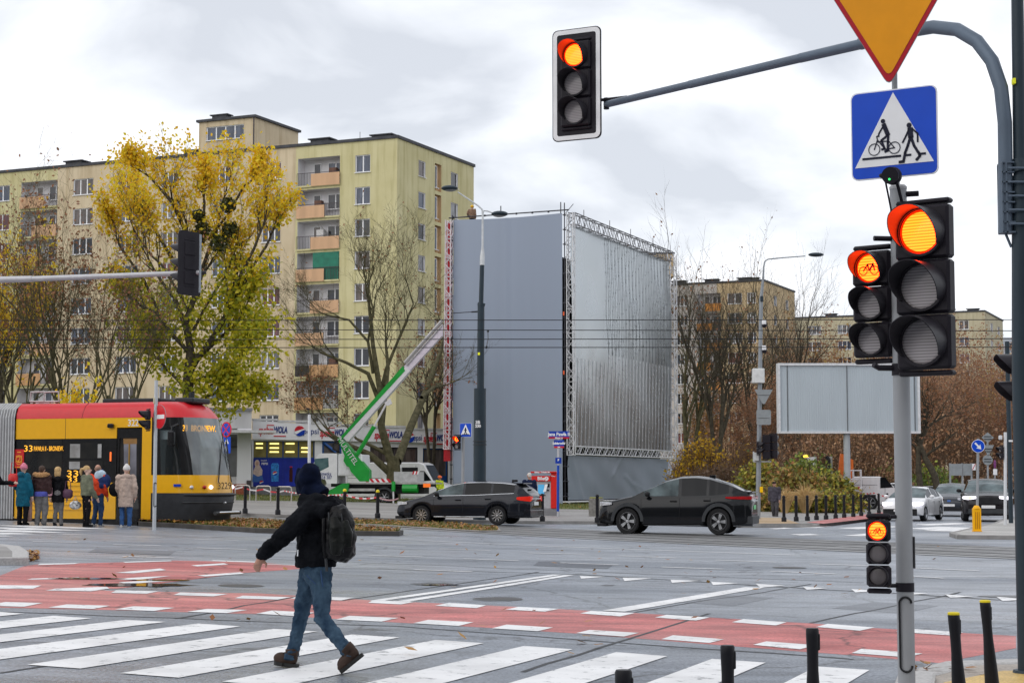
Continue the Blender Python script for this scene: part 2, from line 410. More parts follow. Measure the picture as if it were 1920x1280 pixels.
# far pavement between the road and the lawn
pv_back = [G(1200,960), G(1040,957.5), G(700,945), G(440,941), G(-260,935)]
sheet('pavement', [[fe[0],fe[1],fe[2],fe[3],fe[4],fe[5]]+[fe[5]+Vector((4,2.2,0))]+[Vector((p.x,p.y,0)) for p in pv_back]], paving, 0.11)
kerb('kerb', [p+Vector((0.03,-0.08,0)) for p in fe[:6]]+[fe[5]+Vector((4,2.1,0))], 0.16, 0.125, kerbstone)
lawn_back = [Vector((30,135,0)), Vector((-10,140,0)), Vector((-60,160,0))]
lb = [Vector((p.x,p.y,0)) for p in pv_back]
lawn_o = sheet('lawn', [lb[::-1]+lawn_back], lawn, 0.10)
# right corner pavement, lawn strip, red cycle strip
rc = [G(1388,988), G(1520,988), G(1640,972), G(1690,958), G(1700,951), G(1640,951), G(1400,966)]
sheet('pavement', [gpoly([(1388,988),(1524,987),(1640,971),(1700,955),(1640,950),(1398,963)])], paving, 0.115)
sheet('pavement', [gpoly([(1392,987),(1500,987),(1468,976),(1400,974)])], tan_pav, 0.123)
sheet('lawn', [gpoly([(1398,963),(1640,950),(1780,944),(1780,936),(1380,940),(1230,940),(1190,958),(1240,962)])], lawn, 0.105)
sheet('pavement', [gpoly([(1118,982.5),(1389,988.5),(1400,963),(1200,959)])], paving, 0.108)
sheet('bike_path', [gpoly([(1512,985),(1545,987.5),(1672,972),(1760,957),(1722,955),(1640,966)])], redpath, 0.127)
kerb('kerb', [G(1386,989), G(1524,988), G(1641,972), G(1701,956)], 0.16, 0.12, kerbstone)

# tram tracks (world lines parallel to the road)
def gline(px1, py1, px2, py2, ext0, ext1):
    a = G(px1,py1); b = G(px2,py2); d = Vector((b.x-a.x, b.y-a.y, 0)).normalized()
    return Vector((a.x,a.y,0))-d*ext0, Vector((b.x,b.y,0))+d*ext1
ta, tb = gline(940,1003.5, 1900,1050, 45, 30)
td = (tb-ta).normalized(); tn = Vector((-td.y, td.x, 0))
def strip_poly(off0, off1): return [ta+tn*off0, tb+tn*off0, tb+tn*off1, ta+tn*off1]
sheet('tram_track_bed', [strip_poly(0.5, 6.9)], trackbed, 0.004)
railm = M('rail_steel', (0.025,0.024,0.024), 0.6, 0.0, var=0.3, scale=8)
for tr_off in (1.3, 4.6):
    for rr_ in (0.0, 1.435):
        sheet('tram_rail', [strip_poly(tr_off+rr_-0.075, tr_off+rr_+0.075)], railm, 0.012)
        sheet('tram_rail_groove', [strip_poly(tr_off+rr_+0.10, tr_off+rr_+0.17)], railm, 0.010)
for k, of in enumerate((0.5, 2.0, 3.3, 4.0, 5.4, 6.9)):
    sheet('track_joint', [strip_poly(of-0.045, of+0.045)], railm, 0.009)

# median grass strips with kerbs
med1 = gpoly([(262,986),(330,989),(480,998.5),(640,1003.5),(745,1004.5),(752,1002),(640,993),(480,983),(300,976.5),(262,979)])
med2 = gpoly([(560,981),(700,985),(800,991),(900,997),(936,996.5),(930,990.5),(860,984.5),(780,980.5),(640,976),(560,975)])
medgrass = roadmat('median_grass', (0.15,0.12,0.03), (0.26,0.15,0.045), grain=(0.5,1.5), rlo=0.85, rhi=0.95)
for md in (med1, med2):
    hm = 0.13 if md is med1 else 0.045
    sheet('median', [md], medgrass, hm)
    kerb('kerb', md, 0.14, hm+0.005, kerbdark if md is med1 else kerbstone, closed=True)
# near left kerbed tip
tip = gpoly([(-80,1034),(0,1033),(22,1036),(36,1045),(36,1058),(-80,1060)])
sheet('pavement', [tip], paving, 0.12); kerb('kerb', gpoly([(-80,1033),(0,1032),(24,1036),(37,1046),(37,1058),(-80,1060)]), 0.3, 0.125, granite)
# traffic island with granite kerb at the right
isl = gpoly([(1786,1005),(1800,1010),(1900,1011),(2000,1008),(2000,975),(1890,975),(1868,985)])
sheet('traffic_island', [isl], roadmat('island_paving',(0.34,0.33,0.31),(0.42,0.41,0.39),rlo=0.5,rhi=0.7), 0.12)
kerb('kerb', isl, 0.2, 0.125, kerbstone, closed=True)
# near right corner: dropped kerb, tactile paving
cor = gpoly([(1722,1266),(1800,1247),(1925,1243),(2150,1243),(2150,1500),(1560,1500)])
sheet('pavement', [cor], roadmat('corner_paving',(0.33,0.29,0.25),(0.42,0.37,0.32),rlo=0.5,rhi=0.7), 0.02)
kerb('kerb', gpoly([(1722,1268),(1800,1248),(1925,1244),(2150,1244)]), 0.32, 0.035, granite)
sheet('tactile_paving', [gpoly([(1770,1284),(1880,1262),(1960,1262),(1960,1330),(1740,1330)])], roadmat('tactile',(0.55,0.36,0.10),(0.66,0.46,0.17),grain=(0.7,1.3)), 0.026)
kerb('kerb', gpoly([(1720,1275),(1705,1330),(1690,1500)]), 0.3, 0.07, granite)

# ---------------- red cycle path
redA = gpoly([(-260,1120),(0,1139),(207,1143.5),(480,1151),(747,1167),(920,1177),(1080,1187.5),(1235,1200),(1510,1222),(1595,1228),(1762,1243),(1905,1215),(1905,1192),
              (1635,1177),(1530,1169),(1190,1149),(975,1137.5),(700,1125),(485,1112),(340,1110),(200,1107),(120,1101),(-260,1096)])
sheet('bike_path', [redA], redpath, 0.004)
redB = gpoly([(-260,1100),(60,1103),(218,1103.5),(330,1090),(455,1074),(566,1066),(566,1061),(480,1053.5),(330,1050.5),(225,1054),(72,1057.5),(45,1061),(0,1079),(-260,1090)])
sheet('bike_path', [redB], redpath, 0.0045)
# ---------------- white markings
marks = []
def dash(p1, p2, w=0.13):
    a = G(*p1); b = G(*p2); d = Vector((b.x-a.x,b.y-a.y,0)).normalized(); nn = Vector((-d.y,d.x,0))*(w/2)
    a = Vector((a.x,a.y,0)); b = Vector((b.x,b.y,0))
    marks.append([a-nn,b-nn,b+nn,a+nn])
for d in [((118,1002),(168,1003)),((230,1006),(304,1007.5)),((365,1011),(447,1013)),((700,1023),(761,1025)),((824,1029),(920,1032)),((991,1036.5),(1095,1039)),((1160,1042),(1268,1046)),((1342,1050),(1455,1054)),((1520,1057),(1640,1061)),((1715,1065),(1835,1070)),
          ((61,1015),(145,1017)),((212,1021),(303,1023)),((369,1027),(462,1030)),((536,1033),(612,1036)),((690,1041),(792,1044)),((869,1047.5),(972,1051)),((1050,1055),(1160,1059)),((1241,1063),(1357,1067)),((1445,1071),(1566,1076)),((1715,1081),(1770,1084)),
          ((229,1043),(327,1046)),((777,1068),(885,1072)),((500,1058),(600,1061)),
          ((1290,1012),(1340,1013)),((1500,1015),(1560,1016.5)),((1180,1001),(1230,1002)),((1230,1019),(1270,1019.8)),((1560,1024),(1700,1027)),((960,985.5),(1010,986.5)),((1050,990),(1100,991)),((1100,986.5),(1130,987))]:
    dash(*d)
dash((700,1008.5),(1490,1040.5),0.12)
dash((702,1127),(1045,1077.5),0.16); dash((757,1127.5),(1068,1078.3),0.16)
dash((1150,1146),(1415,1101.5),0.30)
for a in [((1087,1080),(1135,1081.5),(1090,1085)),((1167,1083),(1222,1084.5),(1171,1089.5)),((1257,1087),(1311,1089),(1260,1093)),((1333,1091),(1384,1093.5),(1337,1097)),((1417,1094.5),(1472,1098),(1425,1102)),((1505,1100),(1552,1103),(1513,1106)),((1596,1104.5),(1652,1108),(1604,1111)),((1688,1109.5),(1742,1113),(1696,1116)),((1772,1114.5),(1826,1118.5),(1782,1121)),((1868,1119),(1930,1124),(1880,1127))]:
    marks.append([Vector((q.x,q.y,0)) for q in (G(*p) for p in a)])
# cycle path edge blocks
def block(q): marks.append([Vector((v.x,v.y,0)) for v in (G(*p) for p in q)])
topb = [((0,1097.5),(78,1098),(62,1104),(-20,1103)),((108,1103.5),(198,1105),(170,1109),(85,1107.5)),((218,1107),(298,1109),(275,1113.5),(208,1112)),((338,1111),(428,1114),(400,1118.5),(325,1116)),((455,1117),(545,1120),(520,1124.5),(440,1122)),((560,1117.5),(663,1121),(640,1126),(545,1122.5)),((700,1125.5),(780,1128.5),(752,1133.5),(690,1130.5)),((842,1130.5),(913,1135),(893,1140.5),(815,1136)),((972,1138),(1048,1142),(1022,1147),(948,1143.5)),((1108,1145.5),(1190,1150),(1163,1156),(1088,1150.5)),((1250,1153),(1330,1158),(1305,1164),(1228,1158)),((1394,1161),(1475,1167),(1455,1173),(1372,1167)),((1552,1170),(1640,1177),(1612,1183),(1530,1176)),((1700,1179),(1806,1186),(1785,1192),(1680,1185))]
botb = [((10,1129),(80,1131),(45,1138),(-30,1136)),((125,1133.5),(207,1136),(176,1142),(90,1139.5)),((250,1137),(328,1140),(288,1146),(215,1143)),((388,1142),(464,1144),(425,1150),(350,1147.5)),((510,1145),(590,1149),(560,1156),(480,1151)),((655,1155),(747,1159),(715,1166),(630,1162)),((803,1162.5),(888,1167),(860,1174),(774,1169)),((950,1171.5),(1037,1177),(1008,1184),(922,1178.5)),((1105,1181.5),(1198,1187),(1170,1194),(1080,1187.5)),((1262,1191.5),(1358,1199),(1330,1206),(1240,1199)),((1437,1203),(1530,1210),(1500,1218),(1412,1209.5)),((1615,1217),(1730,1226),(1700,1233),(1597,1225))]
upb = [((218,1085.5),(270,1082),(320,1080),(255,1088)),((318,1068),(425,1064.5),(398,1072),(300,1074)) if False else ((215,1074),(300,1066),(312,1069),(250,1075)),((358,1060),(420,1056),(428,1058.5),(370,1062)),((370,1079),(450,1073),(458,1076),(385,1081)),((222,1092),(318,1086),(325,1089),(240,1095)),((75,1057),(150,1055.5),(140,1057.5),(70,1059.5)),((60,1085),(148,1082.5),(150,1085),(50,1087)),((100,1104),(200,1100.5),(205,1104),(110,1107.5)),((-10,1099),(75,1099),(60,1104),(-25,1104)),((230,1053.5),(320,1050.8),(322,1052.3),(235,1055)),((400,1050.5),(480,1053),(478,1054.5),(395,1052))]
for q in topb+botb+upb: block(q)
# zebra: map two known stripe ends, extrapolate in world
def g2(p): q = G(*p); return Vector((q.x,q.y,0))
farL = {1:(100,1155),2:(241,1161),3:(372,1165),4:(510,1175),5:(655,1186),6:(812,1196),7:(982,1208),8:(1155,1221),9:(1335,1236),10:(1540,1254)}
farR = {1:(168,1159),2:(311,1163),3:(450,1170),4:(590,1179),5:(745,1191),6:(902,1202),7:(1066,1215),8:(1245,1230),9:(1428,1244),10:(1624,1261)}
dirv = (g2((60,1240))-g2(farL[4])); Ls = dirv.length; dirv = (dirv+(g2((238,1254))-g2(farL[5]))).normalized()
fl1, fl9 = g2(farL[1]), g2(farL[9]); step = (fl9-fl1)/8.0; wv = (g2(farR[6])-g2(farL[6]))
for k in range(-4, 13):
    a = fl1+step*(k-1)
    if k in farL: a = (a+g2(farL[k]))/2
    wk = step*(wv.length/step.length*1.0) if k not in farR else (g2(farR[k])-g2(farL[k]))*0.5+step*(wv.length/step.length*0.5)
    marks.append([a, a+wk, a+wk+dirv*Ls, a+dirv*Ls])
# far left zebra (tram crossing) and far right zebra
for q in [((-30,984),(100,986),(228,992.5),(60,989)),((-30,988),(60,989.7),(181,995.5),(20,993)),((-30,993),(40,994),(131,999),(-30,997)),((-30,998.5),(20,999),(78,1001.5),(-30,1002)),((-30,1004),(10,1004),(26,1005.5),(-30,1006)),
          ((262,979.5),(290,977.8),(300,979),(270,984)),((395,970.5),(480,974),(480,977),(395,973))]: block(q)
for q in [((1470,987.5),(1510,984.5),(1560,986.5),(1530,989.5)),((1570,990),(1650,985.5),(1700,987),(1610,992)),((1700,990.5),(1760,987),(1800,988.5),(1740,993)),((1730,995),(1790,988),(1830,989),(1790,996)),((1780,997),(1850,989.5),(1880,991),(1830,998)),((1582,1004),(1640,998.5),(1680,999),(1618,1005)),((1480,1001),(1520,1000.5),(1540,1003),(1500,1003.5)),((1440,991),(1470,989),(1490,990.5),(1455,992)),((1712,983),(1790,980),(1830,981.5),(1740,985))]: block(q)
sheet('road_markings', marks, white_paint, 0.009)
# manhole, patches, dark cracks and puddles
patchm = roadmat('asphalt_patch', (0.035,0.037,0.042), (0.06,0.062,0.07), rlo=0.25, rhi=0.5)
def blob(cx, cy, rx, ry, n=18, seed=1):
    rnd = random.Random(seed)
    return gpoly([(cx+rx*math.cos(2*math.pi*i/n)*(0.75+0.5*rnd.random()), cy+ry*math.sin(2*math.pi*i/n)*(0.75+0.5*rnd.random())) for i in range(n)])
sheet('road_patch', [blob(935,1123,48,4,seed=3), blob(810,1095,40,2.6,seed=5), blob(1900,1118,60,2.2,seed=6), blob(1140,1097,12,1.2,seed=2)], patchm, 0.0065)
seams = []
def seam(pts, w=0.05):
    for a, b_ in zip(pts, pts[1:]):
        a, b_ = G(*a), G(*b_); a = Vector((a.x,a.y,0)); b_ = Vector((b_.x,b_.y,0)); d = (b_-a).normalized(); nn = Vector((-d.y,d.x,0))*(w/2); seams.append([a-nn,b_-nn,b_+nn,a+nn])
rs_ = random.Random(17)
for a, b_, w in [((566,1063),(1085,1076.5),.07),((1085,1076.5),(1900,1126),.08),((0,1147),(745,1174),.06),((745,1174),(1600,1236),.06),((-60,1026),(700,1055),.05),((700,1055),(1620,1092),.05),((640,1126),(1010,1072),.05),((1190,1148),(1520,1095),.04),((330,1160),(560,1118),.05),((980,1260),(1330,1150),.05),((1520,1168),(1800,1110),.05),((0,1262),(420,1195),.05)]:
    n_ = 7; p_ = [(a[0]+(b_[0]-a[0])*i/n_+(rs_.uniform(-6,6) if 0 < i < n_ else 0), a[1]+(b_[1]-a[1])*i/n_+(rs_.uniform(-.8,.8) if 0 < i < n_ else 0)) for i in range(n_+1)]; seam(p_, w)
sheet('tar_seam', seams, M('tar',(0.03,0.032,0.036),0.5,var=.3), 0.0055)
sheet('road_patch', [gpoly(q) for q in ([(842,1100),(930,1089),(1002,1093),(912,1106)],[(1260,1128),(1345,1114),(1452,1120),(1375,1136)],[(1010,1052),(1150,1058),(1140,1066),(1000,1060)],[(180,1028),(330,1033),(318,1040),(165,1035)],[(560,1196),(660,1182),(742,1187),(640,1203)],[(1560,1140),(1640,1128),(1760,1136),(1690,1150)])], roadmat('asphalt_repair', (0.095,0.105,0.125), (0.16,0.175,0.20), grain=(0.5,1.5)), 0.0045)
mh = []
for px, py in ((935,1123),(452,1098),(1480,1064)):
    c_ = G(px,py); mh.append([Vector((c_.x+.33*math.cos(k*.393),c_.y+.33*math.sin(k*.393),0)) for k in range(16)])
sheet('manhole_cover', mh, M('cast_iron',(0.05,0.047,0.045),0.5,0.3,var=.4,scale=30), 0.007)
puddle = M('puddle', (0.07,0.06,0.055), 0.05, var=0.3, scale=2)
sheet('puddle', [blob(265,1097,95,3.2,40,11), blob(165,1085,70,1.6,34,12), blob(300,1088,60,1.4,30,16), blob(830,1097,34,1.2,24,13)], puddle, 0.0115)

# unseen row of blocks added behind the camera to darken reflections in glossy things
m_ = MB(); rnd = random.Random(2)
for x0, x1, y, H in ((-150,-62,-30,22),(-58,-12,-46,26),(-6,52,-44,24),(58,150,-34,20)):
    m_.k = 0; m_.box((x0,y-14,-2),(x1,y,H))
    m_.k = 1
    for i in range(int((x1-x0)/3.6)):
        for j in range(int(H/2.9)-1): m_.poly([(x0+1+3.6*i,y+.05,1.2+2.9*j),(x0+2.9+3.6*i,y+.05,1.2+2.9*j),(x0+2.9+3.6*i,y+.05,2.7+2.9*j),(x0+1+3.6*i,y+.05,2.7+2.9*j)])
tag(m_.build('added_backdrop', [M('facade_dull',(0.16,0.14,0.12),0.8), M('facade_glass',(0.02,0.022,0.025),0.2)], fix=False), kind='structure')
# ================================================================ apartment blocks
def wallmat(key, c1, c2, stain):
    m = bpy.data.materials.new(key); m.use_nodes = True; n = m.node_tree.nodes; l = m.node_tree.links; b = n['Principled BSDF']; b.inputs['Roughness'].default_value = 0.85
    tc = n.new('ShaderNodeTexCoord')
    a = n.new('ShaderNodeTexNoise'); a.inputs['Scale'].default_value = 0.35; a.inputs['Detail'].default_value = 5; l.new(tc.outputs['Object'], a.inputs['Vector'])
    r = n.new('ShaderNodeValToRGB'); r.color_ramp.elements[0].color = (*c1,1); r.color_ramp.elements[1].color = (*c2,1); r.color_ramp.elements[0].position = 0.35; r.color_ramp.elements[1].position = 0.65
    l.new(a.outputs['Fac'], r.inputs['Fac'])
    mp = n.new('ShaderNodeMapping'); mp.inputs['Scale'].default_value = (1.2,1.2,0.09); l.new(tc.outputs['Object'], mp.inputs['Vector'])
    s = n.new('ShaderNodeTexNoise'); s.inputs['Scale'].default_value = 1.6; s.inputs['Detail'].default_value = 7; s.inputs['Roughness'].default_value = 0.6; l.new(mp.outputs['Vector'], s.inputs['Vector'])
    r2 = n.new('ShaderNodeValToRGB'); r2.color_ramp.elements[0].color = (*stain,1); r2.color_ramp.elements[1].color = (1,1,1,1); r2.color_ramp.elements[0].position = 0.24; r2.color_ramp.elements[1].position = 0.52
    l.new(s.outputs['Fac'], r2.inputs['Fac'])
    # rows of panel joints
    mu = n.new('ShaderNodeMixRGB'); mu.blend_type = 'MULTIPLY'; mu.inputs['Fac'].default_value = 1
    l.new(r.outputs['Color'], mu.inputs['Color1']); l.new(r2.outputs['Color'], mu.inputs['Color2']); l.new(mu.outputs['Color'], b.inputs['Base Color'])
    MATS[key] = m
    return m
beige = wallmat('beige_render', (0.56,0.455,0.30), (0.64,0.535,0.37), (0.66,0.62,0.54))
olive = wallmat('yellow_render', (0.54,0.49,0.26), (0.62,0.57,0.33), (0.70,0.68,0.55))
ochre = wallmat('ochre_render', (0.50,0.37,0.21), (0.58,0.45,0.27), (0.72,0.68,0.6))
palew = wallmat('pale_render', (0.50,0.46,0.42), (0.56,0.52,0.48), (0.7,0.7,0.7))
cream = wallmat('cream_render', (0.46,0.41,0.28), (0.52,0.47,0.33), (0.72,0.7,0.62))
offwhite = M('white_render', (0.62,0.61,0.60), 0.8, var=0.12, scale=0.8, streak=True)
pvc = M('white_window_frame', (0.78,0.78,0.79), 0.4, var=0.06, scale=4)
roofm = M('roof_felt', (0.05,0.052,0.06), 0.6, var=0.3, scale=2)
panel_o = M('balcony_panel', (0.58,0.36,0.21), 0.6, var=0.12, scale=1.5, streak=True)
panel_b = M('balcony_panel_weathered', (0.42,0.22,0.09), 0.6, var=0.25, scale=2.5, streak=True, col2=(0.60,0.36,0.18))
panel_r = M('balcony_panel_orange', (0.55,0.23,0.05), 0.6, var=0.15, scale=1.5, streak=True)
rail = M('dark_railing', (0.06,0.05,0.055), 0.5, var=0.2)
greensheet = M('green_plastic_sheet', (0.01,0.16,0.10), 0.4, var=0.2, scale=2)
brownsheet = M('brown_plank', (0.13,0.065,0.045), 0.6, var=0.3, scale=5, streak=True)
def paneglass(key, c, c2, rough=0.06):
    return M(key, c, rough, 0.0, var=0.3, scale=1.3, col2=c2, spec=0.45, stretch=(3.0,1,0.4))
glass_v = [paneglass('pane_dark', (0.012,0.014,0.02), (0.035,0.04,0.055)), paneglass('pane_blue', (0.025,0.035,0.06), (0.08,0.10,0.15)),
           paneglass('pane_curtain', (0.03,0.03,0.035), (0.30,0.30,0.32)), paneglass('pane_warm', (0.03,0.025,0.025), (0.14,0.11,0.10)), paneglass('pane_red', (0.05,0.03,0.035), (0.22,0.07,0.08))]
WM = {}
def winmesh(W, H, n, rnd=None):
    k = (round(W,2), round(H,2), n)
    if k in WM: return WM[k]
    f = MB(); t = 0.07; e = 0.05
    f.box((0,-0.03,0),(W,0.03,t)); f.box((0,-0.03,H-t),(W,0.03,H)); f.box((0,-0.03,t),(t,0.03,H-t)); f.box((W-t,-0.03,t),(W,0.03,H-t))
    for i in range(1, n):
        x = W*i/n; f.box((x-0.055,-0.034,t),(x+0.055,0.03,H-t))
    f.box((-0.06,-0.24,-0.05),(W+0.06,-0.032,-0.001))
    fo = f.build('window', pvc); me = fo.data; bpy.data.objects.remove(fo)
    ps = []
    for gi in range(len(glass_v)):
        g = MB(); g.poly([(t,0.01,t),(W-t,0.01,t),(W-t,0.01,H-t),(t,0.01,H-t)])
        go = g.build('pane', glass_v[gi], fix=False); ps.append(go.data); bpy.data.objects.remove(go)
    WM[k] = (me, ps)
    return WM[k]
def add_window(parent, x, y, z, W, H, n, rot=0.0, gi=0):
    me, ps = winmesh(W, H, n)
    w_ = link('window', me, parent, (x,y,z), rot)
    link('pane', ps[gi], w_)
    return w_
def facade(mb, axis, u0, u1, z0, z1, holes, zones, reveal_k):
    """axis 'x': wall in plane y=0 facing -y, u = local x.  axis 'y': wall in plane x=0 facing +x, u = local y. holes: (ua,ub,za,zb,depth,k)"""
    def q(u, d, z): return (u, d, z) if axis == 'x' else (-d, u, z)
    us = sorted({round(a,4) for a in [u0,u1]+[h[0] for h in holes]+[h[1] for h in holes]+[zz[0] for zz in zones if u0 < zz[0] < u1]})
    zs = sorted({round(a,4) for a in [z0,z1]+[h[2] for h in holes]+[h[3] for h in holes]})
    for a, b in zip(us, us[1:]):
        k = 0
        for ue, kk in zones:
            if (a+b)/2 < ue: k = kk; break
        # merge vertical runs
        run = None
        for c, d in zip(zs, zs[1:]):
            inside = any(h[0]-1e-3 < a and b < h[1]+1e-3 and h[2]-1e-3 < c and d < h[3]+1e-3 for h in holes)
            if not inside:
                if run is None: run = [c, d]
                else: run[1] = d
            if inside and run:
                mb.k = k; mb.poly([q(a,0,run[0]),q(b,0,run[0]),q(b,0,run[1]),q(a,0,run[1])]); run = None
        if run:
            mb.k = k; mb.poly([q(a,0,run[0]),q(b,0,run[0]),q(b,0,run[1]),q(a,0,run[1])])
    for a, b, c, d, dep, k in holes:
        mb.k = k
        mb.poly([q(a,0,c),q(a,dep,c),q(a,dep,d),q(a,0,d)]); mb.poly([q(b,0,c),q(b,0,d),q(b,dep,d),q(b,dep,c)])
        mb.poly([q(a,0,d),q(a,dep,d),q(b,dep,d),q(b,0,d)]); mb.poly([q(a,0,c),q(b,0,c),q(b,dep,c),q(a,dep,c)])
        mb.poly([q(a,dep,c),q(b,dep,c),q(b,dep,d),q(a,dep,d)])
def local_u(px, py, loc, rz, axis):
    d = (math.cos(rz), math.sin(rz)) if axis == 'x' else (-math.sin(rz), math.cos(rz))
    return U(px, py, (loc[0],loc[1]), d)[0]

def apartment(name, label, pxc, pyc, Y, rz, left_px, right_px, lcols, rcols, walls, zones_px, nfl, first_top, pyref, group=None, depth_loggia=1.2, seed=1, pan=panel_o, zones_r=None):
    rnd = random.Random(seed)
    c = P(pxc, pyc, Y); loc = (c.x, c.y, 0); zt = c.z
    root = thing(name, label, 'apartment block', loc, rz, group)
    ul = local_u(left_px, pyref, loc, rz, 'x'); ur = local_u(right_px, pyref, loc, rz, 'y')
    z0 = -3.0
    holes = []; wins = []; logs = []
    for col in lcols:
        a, b, kind = col[0], col[1], col[2]
        xa, xb = sorted((local_u(a, pyref, loc, rz, 'x'), local_u(b, pyref, loc, rz, 'x')))
        for f_ in range(nfl):
            top = zt-first_top-2.77*f_
            if kind == 'loggia':
                holes.append((xa,xb,top-2.30,top+0.12,depth_loggia,3)); logs.append((xa,xb,top-2.30,top+0.12,f_,col))
            else:
                holes.append((xa,xb,top-1.5,top,0.2,3)); wins.append((xa,0.13,top-1.5,xb-xa,1.5,kind,0.0))
    rholes = []
    for a, b, kind in rcols:
        ya, yb = sorted((local_u(a, pyref, loc, rz, 'y'), local_u(b, pyref, loc, rz, 'y')))
        for f_ in range(nfl):
            top = zt-first_top-2.77*f_
            if kind == 'stair':
                rholes.append((ya,yb,top-2.2,top+0.25,0.3,4)); wins.append((-0.22,ya,top-1.9,(yb-ya)*0.62,2.0,1,math.pi/2))
            else:
                rholes.append((ya,yb,top-1.4,top,0.2,3)); wins.append((-0.13,ya,top-1.4,yb-ya,1.4,kind,math.pi/2))
    mb = MB()
    zones = [(local_u(p, pyref, loc, rz, 'x'), k) for p, k in zones_px]+[(1e3, 0)]
    facade(mb, 'x', ul, 0, z0, zt, holes, zones, 3)
    facade(mb, 'y', 0, ur, z0, zt, rholes, [(1e3, 0 if zones_r is None else zones_r)], 3)
    mb.k = 0
    mb.poly([(ul,0,z0),(ul,0,zt),(ul,ur,zt),(ul,ur,z0)]); mb.poly([(ul,ur,z0),(ul,ur,zt),(0,ur,zt),(0,ur,z0)])
    mb.build('wall', walls, root, fix=False)
    r = MB(); r.box((ul-0.12,-0.12,zt+0.003),(0.12,ur+0.12,zt+0.26))
    for i in range(3):
        x = ul*(0.18+0.3*i); r.box((x-0.9,0.5,zt+0.262),(x+0.9,1.6,zt+0.62)); r.box((x-1.1,0.35,zt+0.622),(x+1.1,1.75,zt+0.72))
    r.box((-3.0,1.0,zt+0.262),(-1.2,2.0,zt+0.6)); r.box((-3.2,0.85,zt+0.602),(-1.0,2.15,zt+0.7))
    r.tube([(ul*.55,2,zt+.2),(ul*.55,2,zt+1.6)],0.03,5); r.tube([(ul*.12,3,zt+.2),(ul*.12,3,zt+1.5)],0.025,5)
    r.build('roof', roofm, root)
    for x, y, z, W, H, k, rot in wins:
        add_window(root, x, y, z, W, H, k, rot, rnd.choice([0,0,0,1,1,2,3,3,4]))
    for xa, xb, za, zb, f_, col in logs:
        W = xb-xa
        b = MB(); b.box((xa-0.04,-0.14,za-0.15),(xb+0.04,0.0-0.003,za+0.0)); ba = b.build('balcony', walls[col[3]], root)
        left = (f_+col[4]) % 2 == 0
        pw = W*0.66
        p = MB()
        if left: p.box((xa-0.05,-0.19,za-0.1),(xa+pw,-0.145,za+0.98))
        else: p.box((xb-pw,-0.19,za-0.1),(xb+0.05,-0.145,za+0.98))
        p.build('balustrade_panel', panel_b if f_ > 5 and pan is panel_o else pan, ba)
        q = MB(); q.box((xa,-0.17,za+1.05),(xb,-0.13,za+1.1))
        r0, r1 = (xa+pw+0.05, xb) if left else (xa, xb-pw-0.05)
        nb = max(3, int((r1-r0)/0.14))
        for i in range(nb+1):
            x = r0+(r1-r0)*i/nb; q.box((x-0.014,-0.165,za+0.0),(x+0.014,-0.14,za+1.05))
        q.build('railing', rail, ba)
        s = rnd.random()
        if name == 'apartment_building':
            if f_ == 3 and col[4] == 1 and nfl == 10:
                g = MB(); g.box((xa+W*0.38,-0.05,za+0.0),(xb-0.03,-0.02,zb-0.02)); g.build('green_screen', greensheet, ba)
            elif s < 0.35:
                g = MB(); g.box((r0,-0.12,za+0.05),(r1-0.03,-0.1,za+0.95)); g.build('screen_board', rnd.choice([brownsheet, offwhite, rail]), ba)
            if rnd.random() < 0.5:
                g = MB(); x = xa+W*rnd.uniform(0.2,0.7); g.box((x,0.5,za+0.002),(x+0.7,0.95,za+rnd.uniform(0.9,1.9))); g.build('cupboard', rnd.choice([brownsheet, offwhite, palew]), ba)
        add_window(root, xa+W*0.22, depth_loggia-0.035, za+0.05, 0.75, 2.05, 1, 0, rnd.choice([0,0,3]))
        add_window(root, xa+W*0.56, depth_loggia-0.035, za+0.75, W*0.38, 1.35, 2, 0, rnd.choice([0,1,3,0]))
    return root, loc, zt, ul, ur
loggia_white = M('loggia_white', (0.66,0.65,0.66), 0.8, var=0.08, scale=1.0)
stairm = M('stair_panel', (0.52,0.36,0.20), 0.7, var=0.15, scale=1.2)
mainb, mloc, mzt, mul, mur = apartment('apartment_building', 'long eleven-storey beige and olive-yellow apartment block behind the shop', 745, 259, 148.0, R(-24), -28, 888,
    [(665,693,2),(557,636,'loggia',0,1),(490,525,3),(397,430,3),(301,333,3),(220,258,3),(135,172,3),(37,105,'loggia',0,0),(-12,15,2)],
    [(784,797,1),(815,827,'stair'),(845,858,1)], [olive,beige,olive,loggia_white,stairm], [(105,0),(553,1)], 10, 1.2, 500, seed=4)
# the glazed penthouse box on the roof
ph = MB(); xa = local_u(370,260,mloc,R(-24),'x'); xb = local_u(474,260,mloc,R(-24),'x')
zt = mzt+0.27; zp = P(472,224,mloc[1]+7).z
facade(ph, 'x', xa, xb, zt, zp, [(xa+0.8,xb-1.1,zt+1.05,zp-0.5,0.2,1)], [(1e3,0)], 1)
ph.k = 0; ph.poly([(xb,0,zt),(xb,7.5,zt),(xb,7.5,zp),(xb,0,zp)]); ph.poly([(xa,0,zt),(xa,0,zp),(xa,7.5,zp),(xa,7.5,zt)]); ph.poly([(xa,7.5,zt),(xa,7.5,zp),(xb,7.5,zp),(xb,7.5,zt)])
pho = ph.build('penthouse', [beige, loggia_white], mainb, (0,0.25,0), fix=False)
r = MB(); r.box((xa-0.2,-0.2,zp+0.003),(xb+0.2,7.7,zp+0.22)); r.box((xa+0.7,1.0,zp+0.222),(xa+2.2,1.8,zp+0.75)); r.box((xa+0.5,0.9,zp+0.752),(xa+2.4,1.9,zp+0.84)); r.build('penthouse_roof', roofm, pho)
